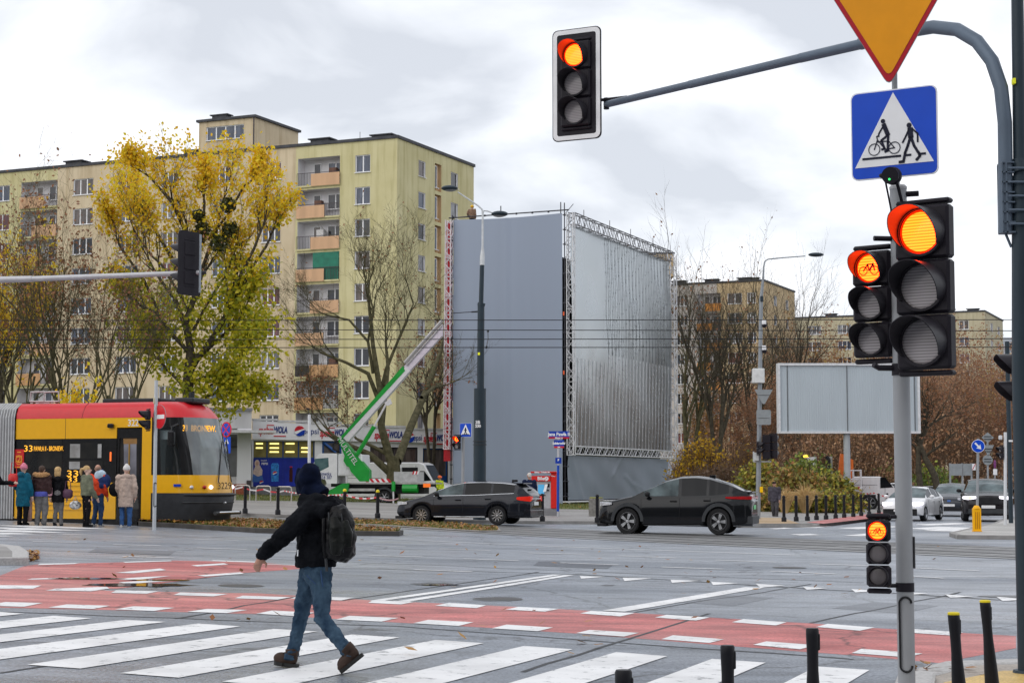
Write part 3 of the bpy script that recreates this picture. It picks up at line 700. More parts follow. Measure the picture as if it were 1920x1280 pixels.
w_, ps = winmesh(xb-xa-1.9, zp-0.5-zt-1.05, 4); wo = link('penthouse_window', w_, pho, (xa+0.8,0.13,zt+1.05)); link('penthouse_pane', ps[1], pho, (xa+0.8,0.132,zt+1.05))
dp = MB(); dp.tube([(xb-0.02,-0.08,zt),(xb-0.02,-0.08,zp)],0.06,6); dp.build('downpipe', rail, pho)
apartment('apartment_building', 'ochre apartment block with orange balconies behind the bare trees', 1432, 527, 243.0, R(-24), 1225, 1491,
    [(1402,1418,3),(1365,1392,2),(1308,1352,'loggia',1,1),(1268,1290,3),(1235,1255,3)], [(1452,1457,1),(1474,1479,1)], [ochre,palew,ochre,loggia_white,stairm], [(1345,1)], 8, 1.5, 640, seed=9, pan=panel_r)
apartment('apartment_building', 'distant cream apartment block with low flat roof beyond the brown thicket', 1846, 584, 290.0, R(-24), 1478, 1881,
    [(1799,1817,2),(1715,1740,3),(1655,1680,3),(1571,1596,3),(1514,1540,3)], [(1858,1862,1),(1871,1875,1)], [cream,cream,cream,loggia_white,stairm], [(1600,1)], 6, 1.35, 640, seed=12)
tb_ = thing('tower_block', 'pale grey tower far off at the end of the street', 'building', P(1878,900,420))
m_ = MB(); m_.box((0,0,-6),(22,12,P(1880,645,420).z)); m_.box((6,2,P(1880,645,420).z+.003),(12,8,P(1880,638,420).z)); m_.build('wall', M('pale_grey_wall',(0.42,0.45,0.5),0.8), tb_)
for i in range(4):
    for j in range(8): add_window(tb_, 2+5*i, -0.05, P(1880,655,420).z-1.5-3*j, 2.4, 1.5, 2, 0, (i+j)%4)
bx = thing('apartment_building', 'tan rooftop box of a hidden block beside the scaffold tower', 'apartment block', P(1262,900,235))
m_ = MB(); z1 = P(1262,498,235).z; m_.box((-6,0,P(1262,540,235).z),(0.35,9,z1)); m_.build('wall', ochre, bx); m_ = MB(); m_.box((-6.1,-.1,z1+.003),(0.45,9.1,z1+0.2)); m_.build('roof', roofm, bx)

# ================================================================ shop with white fascia, and the older grey pavilion beside it
SR = R(14); sl = P(472,900,122.0); sloc = (sl.x, sl.y, gz(sl.x))
shop = thing('shop_building', 'single-storey white shop with red and blue fascia lettering and blue window panels', 'shop', sloc, SR)
def su(px, py=840): return U(px, py, sloc, (math.cos(SR), math.sin(SR)))[0]
def sz(px, py): return U(px, py, sloc, (math.cos(SR), math.sin(SR)))[1]-sloc[2]
shopwhite = M('shop_white', (0.72,0.72,0.75), 0.55, var=0.08, scale=0.7, streak=True)
shopblue = M('shop_blue_panel', (0.01,0.025,0.30), 0.35, var=0.35, scale=0.6)
bluefr = M('blue_frame', (0.01,0.06,0.22), 0.4)
plinth = M('grey_plinth', (0.22,0.22,0.225), 0.8, var=0.15)
uE = su(1030)
zf0 = sz(475,823)
mb = MB()
holes = [(su(474)+0.05, su(590), sz(475,912), sz(475,826), 0.25, 1), (su(604), su(640), sz(620,900), sz(620,826), 0.3, 1), (su(694), su(783), sz(740,905), sz(740,838), 0.3, 1), (su(793), su(840), sz(815,905), sz(815,840), 0.3, 1)]
facade(mb, 'x', 0, uE, -0.8, zf0, holes, [(1e3,0)], 1)
mb.k = 0; mb.poly([(0,0,-.8),(0,0,zf0),(0,14,zf0),(0,14,-.8)]); mb.poly([(uE,0,-.8),(uE,14,-.8),(uE,14,zf0),(uE,0,zf0)]); mb.poly([(0,0,zf0),(uE,0,zf0),(uE,14,zf0),(0,14,zf0)])
mb.build('wall', [shopwhite, rail], shop, fix=False)
# fascia board follows the falling site: its top drops to the right
ft = [(0,zf0+0.004),(uE,zf0-0.35),(uE,sz(830,806)-0.2),(su(690),sz(690,800)),(su(580),sz(580,795)),(0,sz(475,788))]
fm = MB(); fm.prism(ft, 'y', -0.25, -0.003); fm.build('fascia', shopwhite, shop)
rp_ = MB(); 
for a, b in [(0,520),(520,580),(580,640),(640,700),(700,760),(760,830)]:
    ua = su(max(a,473)); ub = su(b)-0.03; za = sz(max(a,473),788+(max(a,473)-475)*0.062)
    rp_.box((ua,-0.3,za),(ub,0.5,za+0.12+0.05*((a//60)%2)))
rp_.build('roof_edge', M('roof_edge_white',(0.55,0.55,0.56),0.6), shop)
pm = MB(); pm.box((0,-0.08,-0.8),(su(600),-0.002,sz(475,912))); pm.build('plinth', plinth, shop)
litw = M('shop_interior', (0.16,0.13,0.04), 0.2, var=0.6, scale=1.5, col2=(0.30,0.25,0.08))
lamp_y = M('shop_ceiling_lamp', (0.9,0.8,0.3), 0.4, emit=((1.0,0.85,0.25), 1.1))
for i, (a, b) in enumerate([(476,500),(502,530),(532,559),(561,588)]):
    f = MB(); ua, ub = su(a), su(b); za, zb = sz(a,857), sz(a,827)
    f.box((ua-0.04,0.08,za-0.06),(ub+0.04,0.14,za)); f.box((ua-0.04,0.08,zb),(ub+0.04,0.14,zb+0.06)); f.box((ua-0.05,0.08,za),(ua,0.14,zb)); f.box((ub,0.08,za),(ub+0.05,0.14,zb))
    fo = f.build('window', bluefr, shop)
    g = MB(); g.poly([(ua,0.12,za),(ub,0.12,za),(ub,0.12,zb),(ua,0.12,zb)]); g.build('pane', litw, fo, fix=False)
    g = MB()
    for zz in (0.30,0.55,0.82):
        if (i+int(zz*10)) % 4 != 3: g.box((ua+0.15,0.09,za+(zb-za)*zz),(ub-0.25,0.11,za+(zb-za)*zz+0.09))
    g.build('ceiling_lamp', lamp_y, fo)
white_s = M('sign_white', (0.78,0.78,0.79), 0.45, var=0.04)
red_s = M('sign_red', (0.52,0.015,0.03), 0.45, var=0.06)
blue_s = M('sign_blue', (0.0,0.035,0.36), 0.4, var=0.06)
navy_t = M('navy_lettering', (0.02,0.04,0.20), 0.5)
skyb = M('ice_blue_print', (0.03,0.22,0.62), 0.5, var=0.5, scale=9)
cola = M('cola_brown', (0.05,0.012,0.012), 0.3)
skin_p = M('print_skin', (0.55,0.34,0.25), 0.6); hoodie_p = M('print_hoodie', (0.62,0.48,0.42), 0.6, var=0.2, scale=8)
def globe(mb3, cx, cz, r, y0, y1, k=(0,1,2)):
    n = 28
    def wave(a, off, amp): return [(cx+r*t, cz+r*(off+amp*math.sin(2.2*t+0.4)-0.18*t)) for t in a]
    ts = [-0.98+1.96*i/14 for i in range(15)]
    def circ(t, s_): return (cx+r*t, cz+s_*r*math.sqrt(max(0,1-t*t)))
    top = [circ(t,1) for t in ts]; bot = [circ(t,-1) for t in ts]
    up = [(cx+r*t, max(cz-r*math.sqrt(max(0,1-t*t))*0.98, min(cz+r*math.sqrt(max(0,1-t*t))*0.98, cz+r*(0.20+0.30*t)))) for t in ts]
    lo = [(cx+r*t, max(cz-r*math.sqrt(max(0,1-t*t))*0.98, min(cz+r*math.sqrt(max(0,1-t*t))*0.98, cz+r*(-0.22+0.42*t+0.1*math.sin(3*t))))) for t in ts]
    for A, B, kk in ((up, top, 0), (lo, up, 1), (bot, lo, 2)):
        mb3.k = kk
        for i in range(14): mb3.prism([A[i],A[i+1],B[i+1],B[i]], 'y', y0, y1)
pn = [(476,502),(504,530),(532,559),(561,589)]
for i, (a, b) in enumerate(pn):
    f = MB(); f.box((su(a)-0.03,-0.02,sz(a,911)),(su(b)+0.04,0.06,sz(a,859))); po = f.build('window_panel', shopblue, shop)
    yy = -0.03
    if i == 0:
        g = MB(); g.T = Matrix.Translation((su(484),0,sz(484,898))) @ Matrix.Diagonal((.42,1,.62,1)); cx = 0; zz = 0
        g.k = 0; g.prism([(cx-0.75,zz+0.2),(cx+0.65,zz+0.2),(cx+0.75,zz+1.0),(cx+0.3,zz+1.55),(cx-0.35,zz+1.55),(cx-0.8,zz+0.9)],'y',yy,yy+0.008)
        g.k = 1; g.prism([(cx-0.9,zz-0.3),(cx+1.0,zz-0.3),(cx+0.7,zz+0.45),(cx,zz+0.3),(cx-0.8,zz+0.6)],'y',yy-.004,yy+0.005)
        g.k = 2; g.prism([(cx-0.28+0.3*math.cos(t*0.5)+0.1,zz+1.75+0.36*math.sin(t*0.5)) for t in range(13)],'y',yy-.006,yy+0.006)
        g.k = 0; g.lathe([(0.26,yy-.007),(0.42,yy-.007)],16,(cx-0.15,0,zz+1.75),'y')
        g.build('poster_figure', [hoodie_p, M('print_jeans',(0.05,0.14,0.42),0.6), skin_p], po)
        text('PEPSI', 0.2, white_s, po, su(496.5), yy, sz(490,869), 0.006, bold=0.006)
        text('RAZEM', 0.13, white_s, po, su(495), yy, sz(490,863), 0.006)
        g = MB(); globe(g, su(491), sz(492,904), 0.14, yy-.015, yy-.008); g.build('round_emblem', [red_s, white_s, blue_s], po)
    if i == 1:
        g = MB(); cx = su(516); g.prism([(cx-.24,sz(516,902)),(cx+.24,sz(516,902)),(cx+.27,sz(516,871)),(cx+.18,sz(516,868)),(cx-.18,sz(516,868)),(cx-.27,sz(516,871))],'y',yy,yy+.006); g.build('can_print', skyb, po)
        g = MB(); globe(g, cx, sz(516,887), 0.15, yy-.012, yy-.004); g.build('round_emblem', [red_s, white_s, blue_s], po)
    if i == 2:
        g = MB(); cx = su(546); g.prism([(cx-.12,sz(546,903)),(cx+.12,sz(546,903)),(cx+.12,sz(546,882)),(cx+.06,sz(546,876)),(cx-.06,sz(546,876)),(cx-.12,sz(546,882))],'y',yy,yy+.006); g.build('bottle_print', cola, po)
        g = MB(); g.box((cx-.09,yy-.008,sz(546,876)),(cx+.09,yy,sz(546,874))); g.build('bottle_cap', red_s, po)
def logo(px1, px2, z):
    u1, u2 = su(px1), su(px2); wd = u2-u1
    text('społem', 0.74, red_s, shop, u1+wd*0.27, -0.252, z, 0.03, shear=0.25, sx=wd*0.56/2.3, bold=0.02)
    text('WOLA', 0.62, navy_t, shop, u1+wd*0.78, -0.252, z+0.03, 0.03, shear=0.2, sx=wd*0.44/1.7, bold=0.022)
    g = MB(); g.box((u1+wd*0.30,-0.275,z+0.34),(u1+wd*0.56,-0.252,z+0.40)); g.box((u1+wd*0.55,-0.275,z-0.42),(u1+wd*0.98,-0.252,z-0.35)); g.build('lettering_rule', red_s, shop)
def pepsi(px1, px2, z):
    u1, u2 = su(px1), su(px2); wd = u2-u1
    g = MB(); globe(g, u1+0.36, z, 0.36, -0.29, -0.252); g.build('round_emblem', [red_s, white_s, blue_s], shop)
    text('pepsi', 0.58, navy_t, shop, u1+wd*0.63, -0.252, z-0.02, 0.03, sx=wd*0.68/1.35)
for a, b, t, zz in [(483,536,0,807),(551,600,1,808),(598,649,0,812),(700,752,0,816),(757,792,1,820),(792,838,0,822)]:
    (pepsi if t else logo)(a, b, sz((a+b)/2, zz))
# doorway blind: blue frame with a diagonal brace, and dark windows further along
f = MB(); ua, ub = su(604), su(640); za, zb = sz(620,900), sz(620,827)
f.box((ua,-0.05,za),(ua+0.12,0.05,zb)); f.box((ub-0.12,-0.05,za),(ub,0.05,zb)); f.box((ua,-0.05,zb-0.12),(ub,0.05,zb))
f.tube([(ua+0.1,-0.05,zb-0.1),(su(628),-0.6,sz(628,848))],0.1,4)
df = f.build('door', bluefr, shop)
g = MB(); g.poly([(ua,0.2,za),(ub,0.2,za),(ub,0.2,zb),(ua,0.2,zb)]); g.build('pane', glass_v[3], df, fix=False)
for a, b in [(694,737),(739,783),(793,840)]:
    f = MB(); ua, ub = su(a), su(b)-0.05; za, zb = sz(a,905), sz(a,840)
    f.box((ua,0.1,za),(ua+0.08,0.2,zb)); f.box((ub-0.08,0.1,za),(ub,0.2,zb)); f.box((ua,0.1,zb-0.08),(ub,0.2,zb)); f.box((ua,0.1,za),(ub,0.2,za+0.5))
    fo = f.build('window', bluefr if a > 790 else rail, shop); g = MB(); g.poly([(ua,0.16,za),(ub,0.16,za),(ub,0.16,zb),(ua,0.16,zb)]); g.build('pane', glass_v[3], fo, fix=False)
# grey pavilion
gl = P(472,900,120.5); gloc = (gl.x, gl.y, gz(gl.x)); pv = thing('pavilion', 'older flat-roofed pavilion with stained concrete parapet and white canopy', 'shop', gloc, SR)
def pu(px, py=840): return U(px, py, gloc, (math.cos(SR), math.sin(SR)))[0]
def pz(py, px=460): return U(px, py, gloc, (math.cos(SR), math.sin(SR)))[1]-gloc[2]
conc = M('stained_concrete', (0.42,0.42,0.42), 0.85, var=0.25, scale=1.0, streak=True, col2=(0.55,0.55,0.54))
uW = pu(300)
m_ = MB(); m_.box((uW,0.05,pz(803)),(-0.05,10,pz(770))); m_.build('parapet', conc, pv)
m_ = MB(); m_.box((uW-.1,-0.1,pz(770)+.003),(0.0,10.1,pz(770)+0.2)); m_.build('roof', M('pavilion_roof_edge',(0.2,0.2,0.22),0.6), pv)
m_ = MB(); m_.box((uW,-1.6,pz(812)),(pu(513),0.0,pz(807))); m_.build('canopy', M('canopy_white',(0.6,0.6,0.62),0.5), pv)
m_ = MB(); m_.box((uW,0.3,-0.5),(-1.0,9.8,pz(803)-.003)); m_.k = 1; m_.box((-1.0,0.0,-0.5),(-0.05,9.8,pz(803)-.003)); m_.build('wall', [M('pavilion_white',(0.6,0.6,0.6),0.7), shopwhite], pv)
bf = MB()
for px in (424,448,467): bf.box((pu(px)-0.06,0.1,pz(910)),(pu(px)+0.06,0.295,pz(813)))
bf.box((pu(410),0.12,pz(838)),(pu(467),0.29,pz(836))); bw = bf.build('window', rail, pv)
g = MB(); g.poly([(pu(424),0.27,pz(893)),(pu(452),0.27,pz(893)),(pu(452),0.27,pz(814)),(pu(424),0.27,pz(814))]); g.build('pane', M('pane_grey',(0.10,0.105,0.11),0.1,var=0.5,scale=0.7,col2=(0.25,0.25,0.26)), bw, fix=False)
m_ = MB(); m_.box((pu(380),-0.1,-0.5),(pu(462),0.09,pz(907))); m_.build('brick_plinth', M('red_brick',(0.30,0.09,0.05),0.85,var=0.3,scale=9), pv)
m_ = MB(); m_.box((pu(463),-0.1,-0.5),(-0.06,0.09,pz(900))); m_.build('utility_box', rail, pv)

# ================================================================ scaffold tower with sheets
AR = R(-22.5); A = P(1061,900,116.0); aloc = (A.x, A.y, gz(A.x))
tower = thing('scaffold_tower', 'tall box-shaped advertising scaffold clad in blue-grey sheet and silver panel', 'scaffold', aloc, AR)
def ax(px, py=650): return local_u(px, py, aloc, AR, 'x')
def ay(px, py=650): return local_u(px, py, aloc, AR, 'y')
def az(px, py, axis='x'): return U(px, py, aloc, (math.cos(AR), math.sin(AR)) if axis == 'x' else (-math.sin(AR), math.cos(AR)))[1]-aloc[2]
sheetm = M('blue_grey_sheet', (0.285,0.33,0.42), 0.6, var=0.05, scale=0.25, stretch=(1.4,1.4,0.05))
ztop = az(1056,400); xl = ax(851)
rows = []
for j in range(13):
    z = -0.6+(ztop+0.6)*j/12; row = []
    for i in range(41):
        t = i/40; x = xl+(-0.18-xl)*t
        d = 0.12*math.exp(-((t-0.49)/0.016)**2)+0.015*math.sin(t*19+j*0.4)
        row.append((x, -0.12-d*0.8, z+(0.10*math.sin(math.pi*t) if j == 12 else 0)*-1))
    rows.append(row)
m_ = MB(); m_.grid(rows); m_.build('front_sheet', sheetm, tower, smooth=True, fix=False)
galv = M('galvanised_tube', (0.20,0.20,0.215), 0.45, 0.5, var=0.25, scale=4)
dark_tube = M('dark_scaffold_tube', (0.05,0.05,0.06), 0.5, 0.4, var=0.3, scale=4)
whitet = M('white_truss', (0.66,0.66,0.68), 0.45, 0.1, var=0.08)
def truss(mb, a, b, u, v, n, r, rd):
    """square lattice from a to b; u, v are the section half-vectors"""
    a, b, u, v = map(Vector, (a, b, u, v))
    cs = [u+v, u-v, -u-v, -u+v]
    for c in cs: mb.tube([a+c, b+c], r, 5)
    for i in range(n):
        p = a.lerp(b, i/n); q = a.lerp(b, (i+1)/n)
        for k in range(4):
            c, d = cs[k], cs[(k+1)%4]
            mb.tube([p+c, q+d] if i % 2 == 0 else [p+d, q+c], rd, 4, False)
            if i % 3 == 0: mb.tube([p+c, p+d], rd, 4, False)
yr = ay(1256)
zb = az(1066,850); zt_ = az(1066,398)
m_ = MB(); truss(m_, (0.30,0.22,zb-0.1), (0.30,0.22,zt_), (0.22,0,0), (0,0.2,0), 30, 0.035, 0.02); m_.build('corner_truss', whitet, tower)
m_ = MB(); truss(m_, (0.30,yr-0.25,zb-0.25), (0.30,yr-0.25,zt_-0.1), (0.25,0,0), (0,0.35,0), 26, 0.045, 0.028); m_.build('end_truss', whitet, tower)
m_ = MB(); truss(m_, (0.30,0.5,zt_-0.35), (0.30,yr-0.6,zt_-0.35), (0.2,0,0), (0,0,0.38), 34, 0.035, 0.022)
for t in (0.12,0.35,0.55,0.78,0.97): m_.tube([(0.3,yr*t,zt_),(0.3,yr*t,zt_+0.55)],0.03,5)
m_.build('top_truss', galv, tower)
m_ = MB(); truss(m_, (0.30,0.5,zb+0.22), (0.30,yr-0.6,zb+0.22), (0.2,0,0), (0,0,0.26), 34, 0.04, 0.026); m_.build('bottom_truss', whitet, tower)
# silver panel: strips of foil-faced sheet, gently dented
silver = bpy.data.materials.new('silver_panel'); silver.use_nodes = True
n = silver.node_tree.nodes; l = silver.node_tree.links; b = n['Principled BSDF']
b.inputs['Base Color'].default_value = (0.43,0.46,0.475,1); b.inputs['Metallic'].default_value = 0.9; b.inputs['Roughness'].default_value = 0.3
tc = n.new('ShaderNodeTexCoord'); mp = n.new('ShaderNodeMapping'); mp.inputs['Scale'].default_value = (0.5,0.35,0.35)
ns = n.new('ShaderNodeTexNoise'); ns.inputs['Scale'].default_value = 0.8; ns.inputs['Detail'].default_value = 1.5
l.new(tc.outputs['Object'], mp.inputs['Vector']); l.new(mp.outputs['Vector'], ns.inputs['Vector'])
bp = n.new('ShaderNodeBump'); bp.inputs['Strength'].default_value = 0.14; bp.inputs['Distance'].default_value = 0.6; l.new(ns.outputs['Fac'], bp.inputs['Height']); l.new(bp.outputs['Normal'], b.inputs['Normal'])
rr = n.new('ShaderNodeMapRange'); rr.inputs['To Min'].default_value = 0.16; rr.inputs['To Max'].default_value = 0.40; l.new(ns.outputs['Fac'], rr.inputs['Value']); l.new(rr.outputs['Result'], b.inputs['Roughness'])
z0p, z1p = zb+0.5, zt_-0.75; rows = []
def bulge(z): return 0.14*math.sin(math.pi*max(0,min(1,(z-z0p)/(z1p-z0p))))
for j in range(33):
    z = z0p+(z1p-z0p)*j/32; row = []
    for i in range(61):
        t = i/60; y = 0.45+(yr-0.95)*t
        d = 0.05*math.sin(z*0.9+t*5)*math.sin(t*7+z*0.25)
        row.append((0.16+d+bulge(z), y, z))
    rows.append(row)
m_ = MB(); m_.grid(rows); m_.build('silver_panel', silver, tower, smooth=True, fix=False)
foil = M('foil_strip', (0.60,0.61,0.63), 0.3, 0.6, var=0.1)
m_ = MB(); dk = MB()
def strip_(mb, y, za, zb2, w_):
    n_s = 12; rr_s = []
    for k in range(n_s+1):
        z = za+(zb2-za)*k/n_s; x = 0.235+bulge(z); rr_s.append([(x-.02,y-w_,z),(x,y-w_*.5,z),(x,y+w_*.5,z),(x-.02,y+w_,z)])
    mb.grid(rr_s)
NS = 29
for i in range(NS):
    y = 0.75+(yr-1.6)*i/(NS-1)
    zm = z0p+(z1p-z0p)*(0.40 if i < 9 else 0.44)
    strip_(m_, y, z0p+0.05, zm, 0.03)
    if i >= 9:
        strip_(dk, y, zm, z1p, 0.024)
    k = 0; z = z0p+0.3+0.35*((i*7)%3)
    while z < (z1p if i >= 9 else zm):
        (m_ if z < zm else dk).ell((0.24+bulge(z),y,z),(0.03,0.05,0.065),6,4); z += 1.0+0.0*k; k += 1
m_.build('batten_strip', foil, tower); dk.build('dark_seam', M('seam_grey',(0.22,0.235,0.25),0.5,0.3), tower)
# grey skirt sheet with tension folds
skm = M('grey_skirt_sheet', (0.27,0.31,0.37), 0.45, var=0.06, scale=0.4)
rows = []; zs0 = az(1100,936,'y')
for j in range(21):
    t2 = j/20; row = []
    for i in range(81):
        t = i/80; y = 0.05+(yr-1.2)*t; z = zs0+(zb-0.12-zs0)*t2
        f_ = 0.10*math.exp(-((t*1.0-(0.02+0.10*(1-t2)))/0.02)**2)+0.05*math.sin(26*t+7*t2)*math.exp(-((t2-0.55)/0.5)**2)*0.6+0.07*math.exp(-(((t-0.62)+0.35*(t2-0.3))/0.015)**2)*(t2 < 0.6)+0.06*math.exp(-(((t-0.45)-0.2*(t2-0.75))/0.012)**2)*(t2 > 0.5)+0.06*math.exp(-(((t-0.75)+0.6*(t2-0.15))/0.015)**2)*(t2 < 0.4)
        f_ += 0.03*abs(math.sin(math.pi*t*4.3))
        row.append((0.12+f_, y, z))
    rows.append(row)
m_ = MB(); m_.grid(rows); m_.build('skirt_sheet', skm, tower, smooth=True, fix=False)
m_ = MB(); yy = yr-1.1; m_.grid([[(0.15,yy,zb-0.2),(0.3,yy+0.9,zb-1.1),(0.15,yy,zb-1.6)],[(0.1,yy-0.2,zb-1.8),(0.5,yy+1.0,zb-2.9),(0.2,yy+1.3,zb-4.0)]]); m_.build('loose_flap', M('flap_white',(0.5,0.53,0.62),0.5), tower, smooth=True, fix=False)
m_ = MB(); zf = zs0-0.12
m_.tube([(0.25,-0.1,zf),(0.25,yr-0.5,zf)],0.07,6); m_.tube([(xl,-0.05,zf),(0.2,-0.05,zf)],0.05,6)
for t in (0.0,0.3,0.62,0.95):
    m_.tube([(0.25,yr*t,zf),(0.25,yr*t,-0.1)],0.05,6); m_.box((0.05,yr*t-0.2,-0.1),(0.45,yr*t+0.2,-0.02))
m_.build('base_frame', whitet, tower)
m_ = MB(); m_.box((-2.5,0.6,-0.1),(-0.4,yr-1,zs0+.3)); m_.build('ballast', M('ballast_dark',(0.03,0.025,0.02),0.8,var=0.4), tower)
m_ = MB(); m_.box((-0.75,0.5,0.2),(-0.6,yr-0.8,az(1058,478)))
m_.build('inner_dark_plane', M('dark_plane',(0.03,0.03,0.035),0.8,var=0.4,scale=2), tower)  # dark plane that fills the gap between the two faces
# scaffold standards seen between the two faces, and the top tube
m_ = MB(); cp = MB()
for x, y in ((-0.05,-0.02),(-0.10,0.9),(-0.05,1.9)):
    m_.tube([(x,y,-0.1),(x,y,ztop+(0.7 if y < 0.5 else 0.2))],0.035,6)
z = 0.6
rnd = random.Random(3)
while z < ztop:
    m_.tube([(-0.15,-0.1,z),(0.15,0.15,z)],0.03,5); m_.tube([(-0.05,0,z),(-0.1,1.9,z)],0.03,5)
    m_.tube([(-0.08,0,z),(-0.1,1.8,z+1.0)],0.025,5)
    cp.ell((-0.05,-0.03,z),(0.08,0.08,0.07),8,5); z += 0.98
m_.tube([(xl-0.35,-0.1,ztop+0.14),(0.3,-0.1,ztop+0.2)],0.045,6)
for px in (940,1053):
    m_.tube([(ax(px),-0.1,ztop),(ax(px),-0.1,ztop+0.75)],0.035,6)
for i in range(7): cp.ell((xl+(-xl)*i/7.0,-0.1,ztop+0.16),(0.09,0.07,0.08),8,5)
m_.build('scaffold_tube', dark_tube, tower); cp.build('coupler', dark_tube, tower)
tg = M('orange_tag',(0.8,0.12,0.03),0.5)
for z in (8.6,12.5): 
    m_ = MB(); m_.box((-0.11,-0.18,z),(-0.02,-0.15,z+0.25)); m_.build('safety_tag', tg, tower)
# left edge: red banner on a white lattice mast
xm = ax(843); zbm = az(843,842); ztm = az(843,414)
m_ = MB(); rows = [[(xm-0.24+(xm and 0)-0.16*(1-j/12)*(1.0), -0.05, zbm-0.8+(ztm-zbm+0.7)*j/12),(xm+0.1,-0.02,zbm-0.8+(ztm-zbm+0.7)*j/12),(xm+0.24,-0.06,zbm-0.75+(ztm-zbm+0.7)*j/12)] for j in range(13)]
m_.grid(rows); m_.build('red_banner', M('red_banner',(0.45,0.01,0.02),0.5,var=0.1), tower, smooth=True, fix=False)
m_ = MB(); truss(m_, (xm,-0.35,zbm), (xm+0.1,-0.35,ztm), (0.20,0,0), (0,0.16,0), 36, 0.04, 0.028); m_.build('lattice_mast', M('mast_pinkish_white',(0.66,0.60,0.63),0.45), tower)
m_ = MB(); m_.tube([(xl-0.1,-0.2,0.0),(xl-0.05,-0.2,ztop+0.3)],0.045,6); z = 0.8
cp = MB()
while z < ztop: cp.ell((xl-0.08,-0.22,z),(0.11,0.09,0.06),8,5); z += 0.95
m_.build('edge_tube', dark_tube, tower); cp.build('coupler', dark_tube, tower)
# ================================================================ trees
bark_d = M('bark_dark', (0.045,0.038,0.028), 0.9, var=0.4, scale=5, col2=(0.10,0.085,0.06))
bark_g = M('bark_green', (0.05,0.048,0.025), 0.9, var=0.4, scale=4, col2=(0.13,0.115,0.065))
def leaf_at(mb, p, s, rnd):
    a = Vector((rnd.gauss(0,1), rnd.gauss(0,1), rnd.gauss(0,0.8))).normalized(); b = a.orthogonal().normalized(); c = a.cross(b)
    t = rnd.random()*6.28; b, c = b*math.cos(t)+c*math.sin(t), c*math.cos(t)-b*math.sin(t)
    w = s*rnd.uniform(0.6,1.3); q = w*0.62
    mb.poly([p-b*w, p-c*q+b*0.1*w, p+b*w, p+c*q])
class Tree:
    def __init__(s, seed): s.rnd = random.Random(seed); s.br = MB(); s.lf = MB(); s.tips = []
    def limb(s, p, d, ln, r, lev, up=0.25, wob=0.25, kids=None, rend=0.35, ksp=(0.35,1.0), ang=(0.5,0.95), shrink=(0.5,0.75), n=5, sides=(8,6,5,3,3,3)):
        rnd = s.rnd; pts = [p.copy()]; rad = [r]; dirs = [d.normalized()]
        cur = p.copy(); dd = d.normalized()
        for i in range(n):
            dd = (dd + Vector((rnd.gauss(0,wob), rnd.gauss(0,wob), rnd.gauss(0,wob*0.6)+up*0.3))).normalized() if i else dd
            cur = cur+dd*(ln/n); pts.append(cur.copy()); rad.append(r*(1-(1-rend)*(i+1)/n)); dirs.append(dd.copy())
        s.br.tube(pts, rad, sides[min(lev, len(sides)-1)], False)
        if not kids or lev >= len(kids) or kids[lev] == 0:
            s.tips.append((pts, r)); return
        k = kids[lev]
        for j in range(k):
            t = ksp[0]+(ksp[1]-ksp[0])*(j+rnd.random())/k
            f = min(t*n, n-0.001); i = int(f); q = pts[i].lerp(pts[i+1], f-i)
            ax_ = dirs[i+1]; perp = ax_.orthogonal().normalized(); perp.rotate(Matrix.Rotation(rnd.random()*6.283, 3, ax_))
            a = rnd.uniform(*ang); nd = (ax_*math.cos(a)+perp*math.sin(a)); nd.z += up*0.5
            rr = rad[i]*rnd.uniform(0.45,0.7)
            s.limb(q, nd, ln*rnd.uniform(*shrink)*(1.05-0.35*t), max(rr,0.008), lev+1, up, wob, kids, rend, (0.2,1.0), ang, shrink, max(3,n-1), sides)
        s.limb(pts[-1], dirs[-1], ln*0.55, rad[-1], lev+1, up, wob, kids, rend, (0.15,1.0), ang, shrink, max(3,n-1), sides)
    def leaves(s, per, size, spread, keep=None):
        rnd = s.rnd
        for pts, r in s.tips:
            for _ in range(per):
                i = rnd.randrange(len(pts)-1); q = pts[i].lerp(pts[i+1], rnd.random())+Vector((rnd.gauss(0,spread), rnd.gauss(0,spread), rnd.gauss(0,spread)))
                if keep is None or keep(q, rnd): leaf_at(s.lf, q, size, rnd)
    def clump(s, c, r, n, size):
        for _ in range(n):
            v = Vector((s.rnd.gauss(0,1), s.rnd.gauss(0,1), s.rnd.gauss(0,1))); v = v.normalized()*(r*s.rnd.random()**0.4)
            leaf_at(s.lf, c+v, size, s.rnd)
    def done(s, name, label, cat, loc, leafm=None, bark=None, group=None, rz=0.0):
        t = thing(name, label, cat, loc, rz, group)
        s.br.build('trunk', bark or bark_d, t, smooth=True, angle=80, fix=False)
        if s.lf.f: s.lf.build('crown', leafm, t, fix=False)
        return t
yl = leafmat('leaf_yellow', [(0.72,0.42,0.012),(0.88,0.56,0.02),(0.86,0.66,0.03),(0.70,0.60,0.03),(0.80,0.50,0.015)], trans=0.5)
yg = leafmat('leaf_yellow_green', [(0.17,0.21,0.012),(0.36,0.38,0.02),(0.58,0.52,0.02),(0.70,0.58,0.03),(0.26,0.30,0.015)], trans=0.5)
brn = leafmat('leaf_rust', [(0.18,0.075,0.04),(0.27,0.115,0.055),(0.34,0.155,0.065),(0.23,0.13,0.08)], trans=0.3)
org = leafmat('leaf_orange', [(0.38,0.20,0.02),(0.30,0.15,0.03),(0.44,0.28,0.03),(0.22,0.11,0.03)], trans=0.3)
grn = leafmat('leaf_green', [(0.03,0.05,0.01),(0.06,0.085,0.015),(0.11,0.13,0.02),(0.20,0.19,0.03)], trans=0.2)
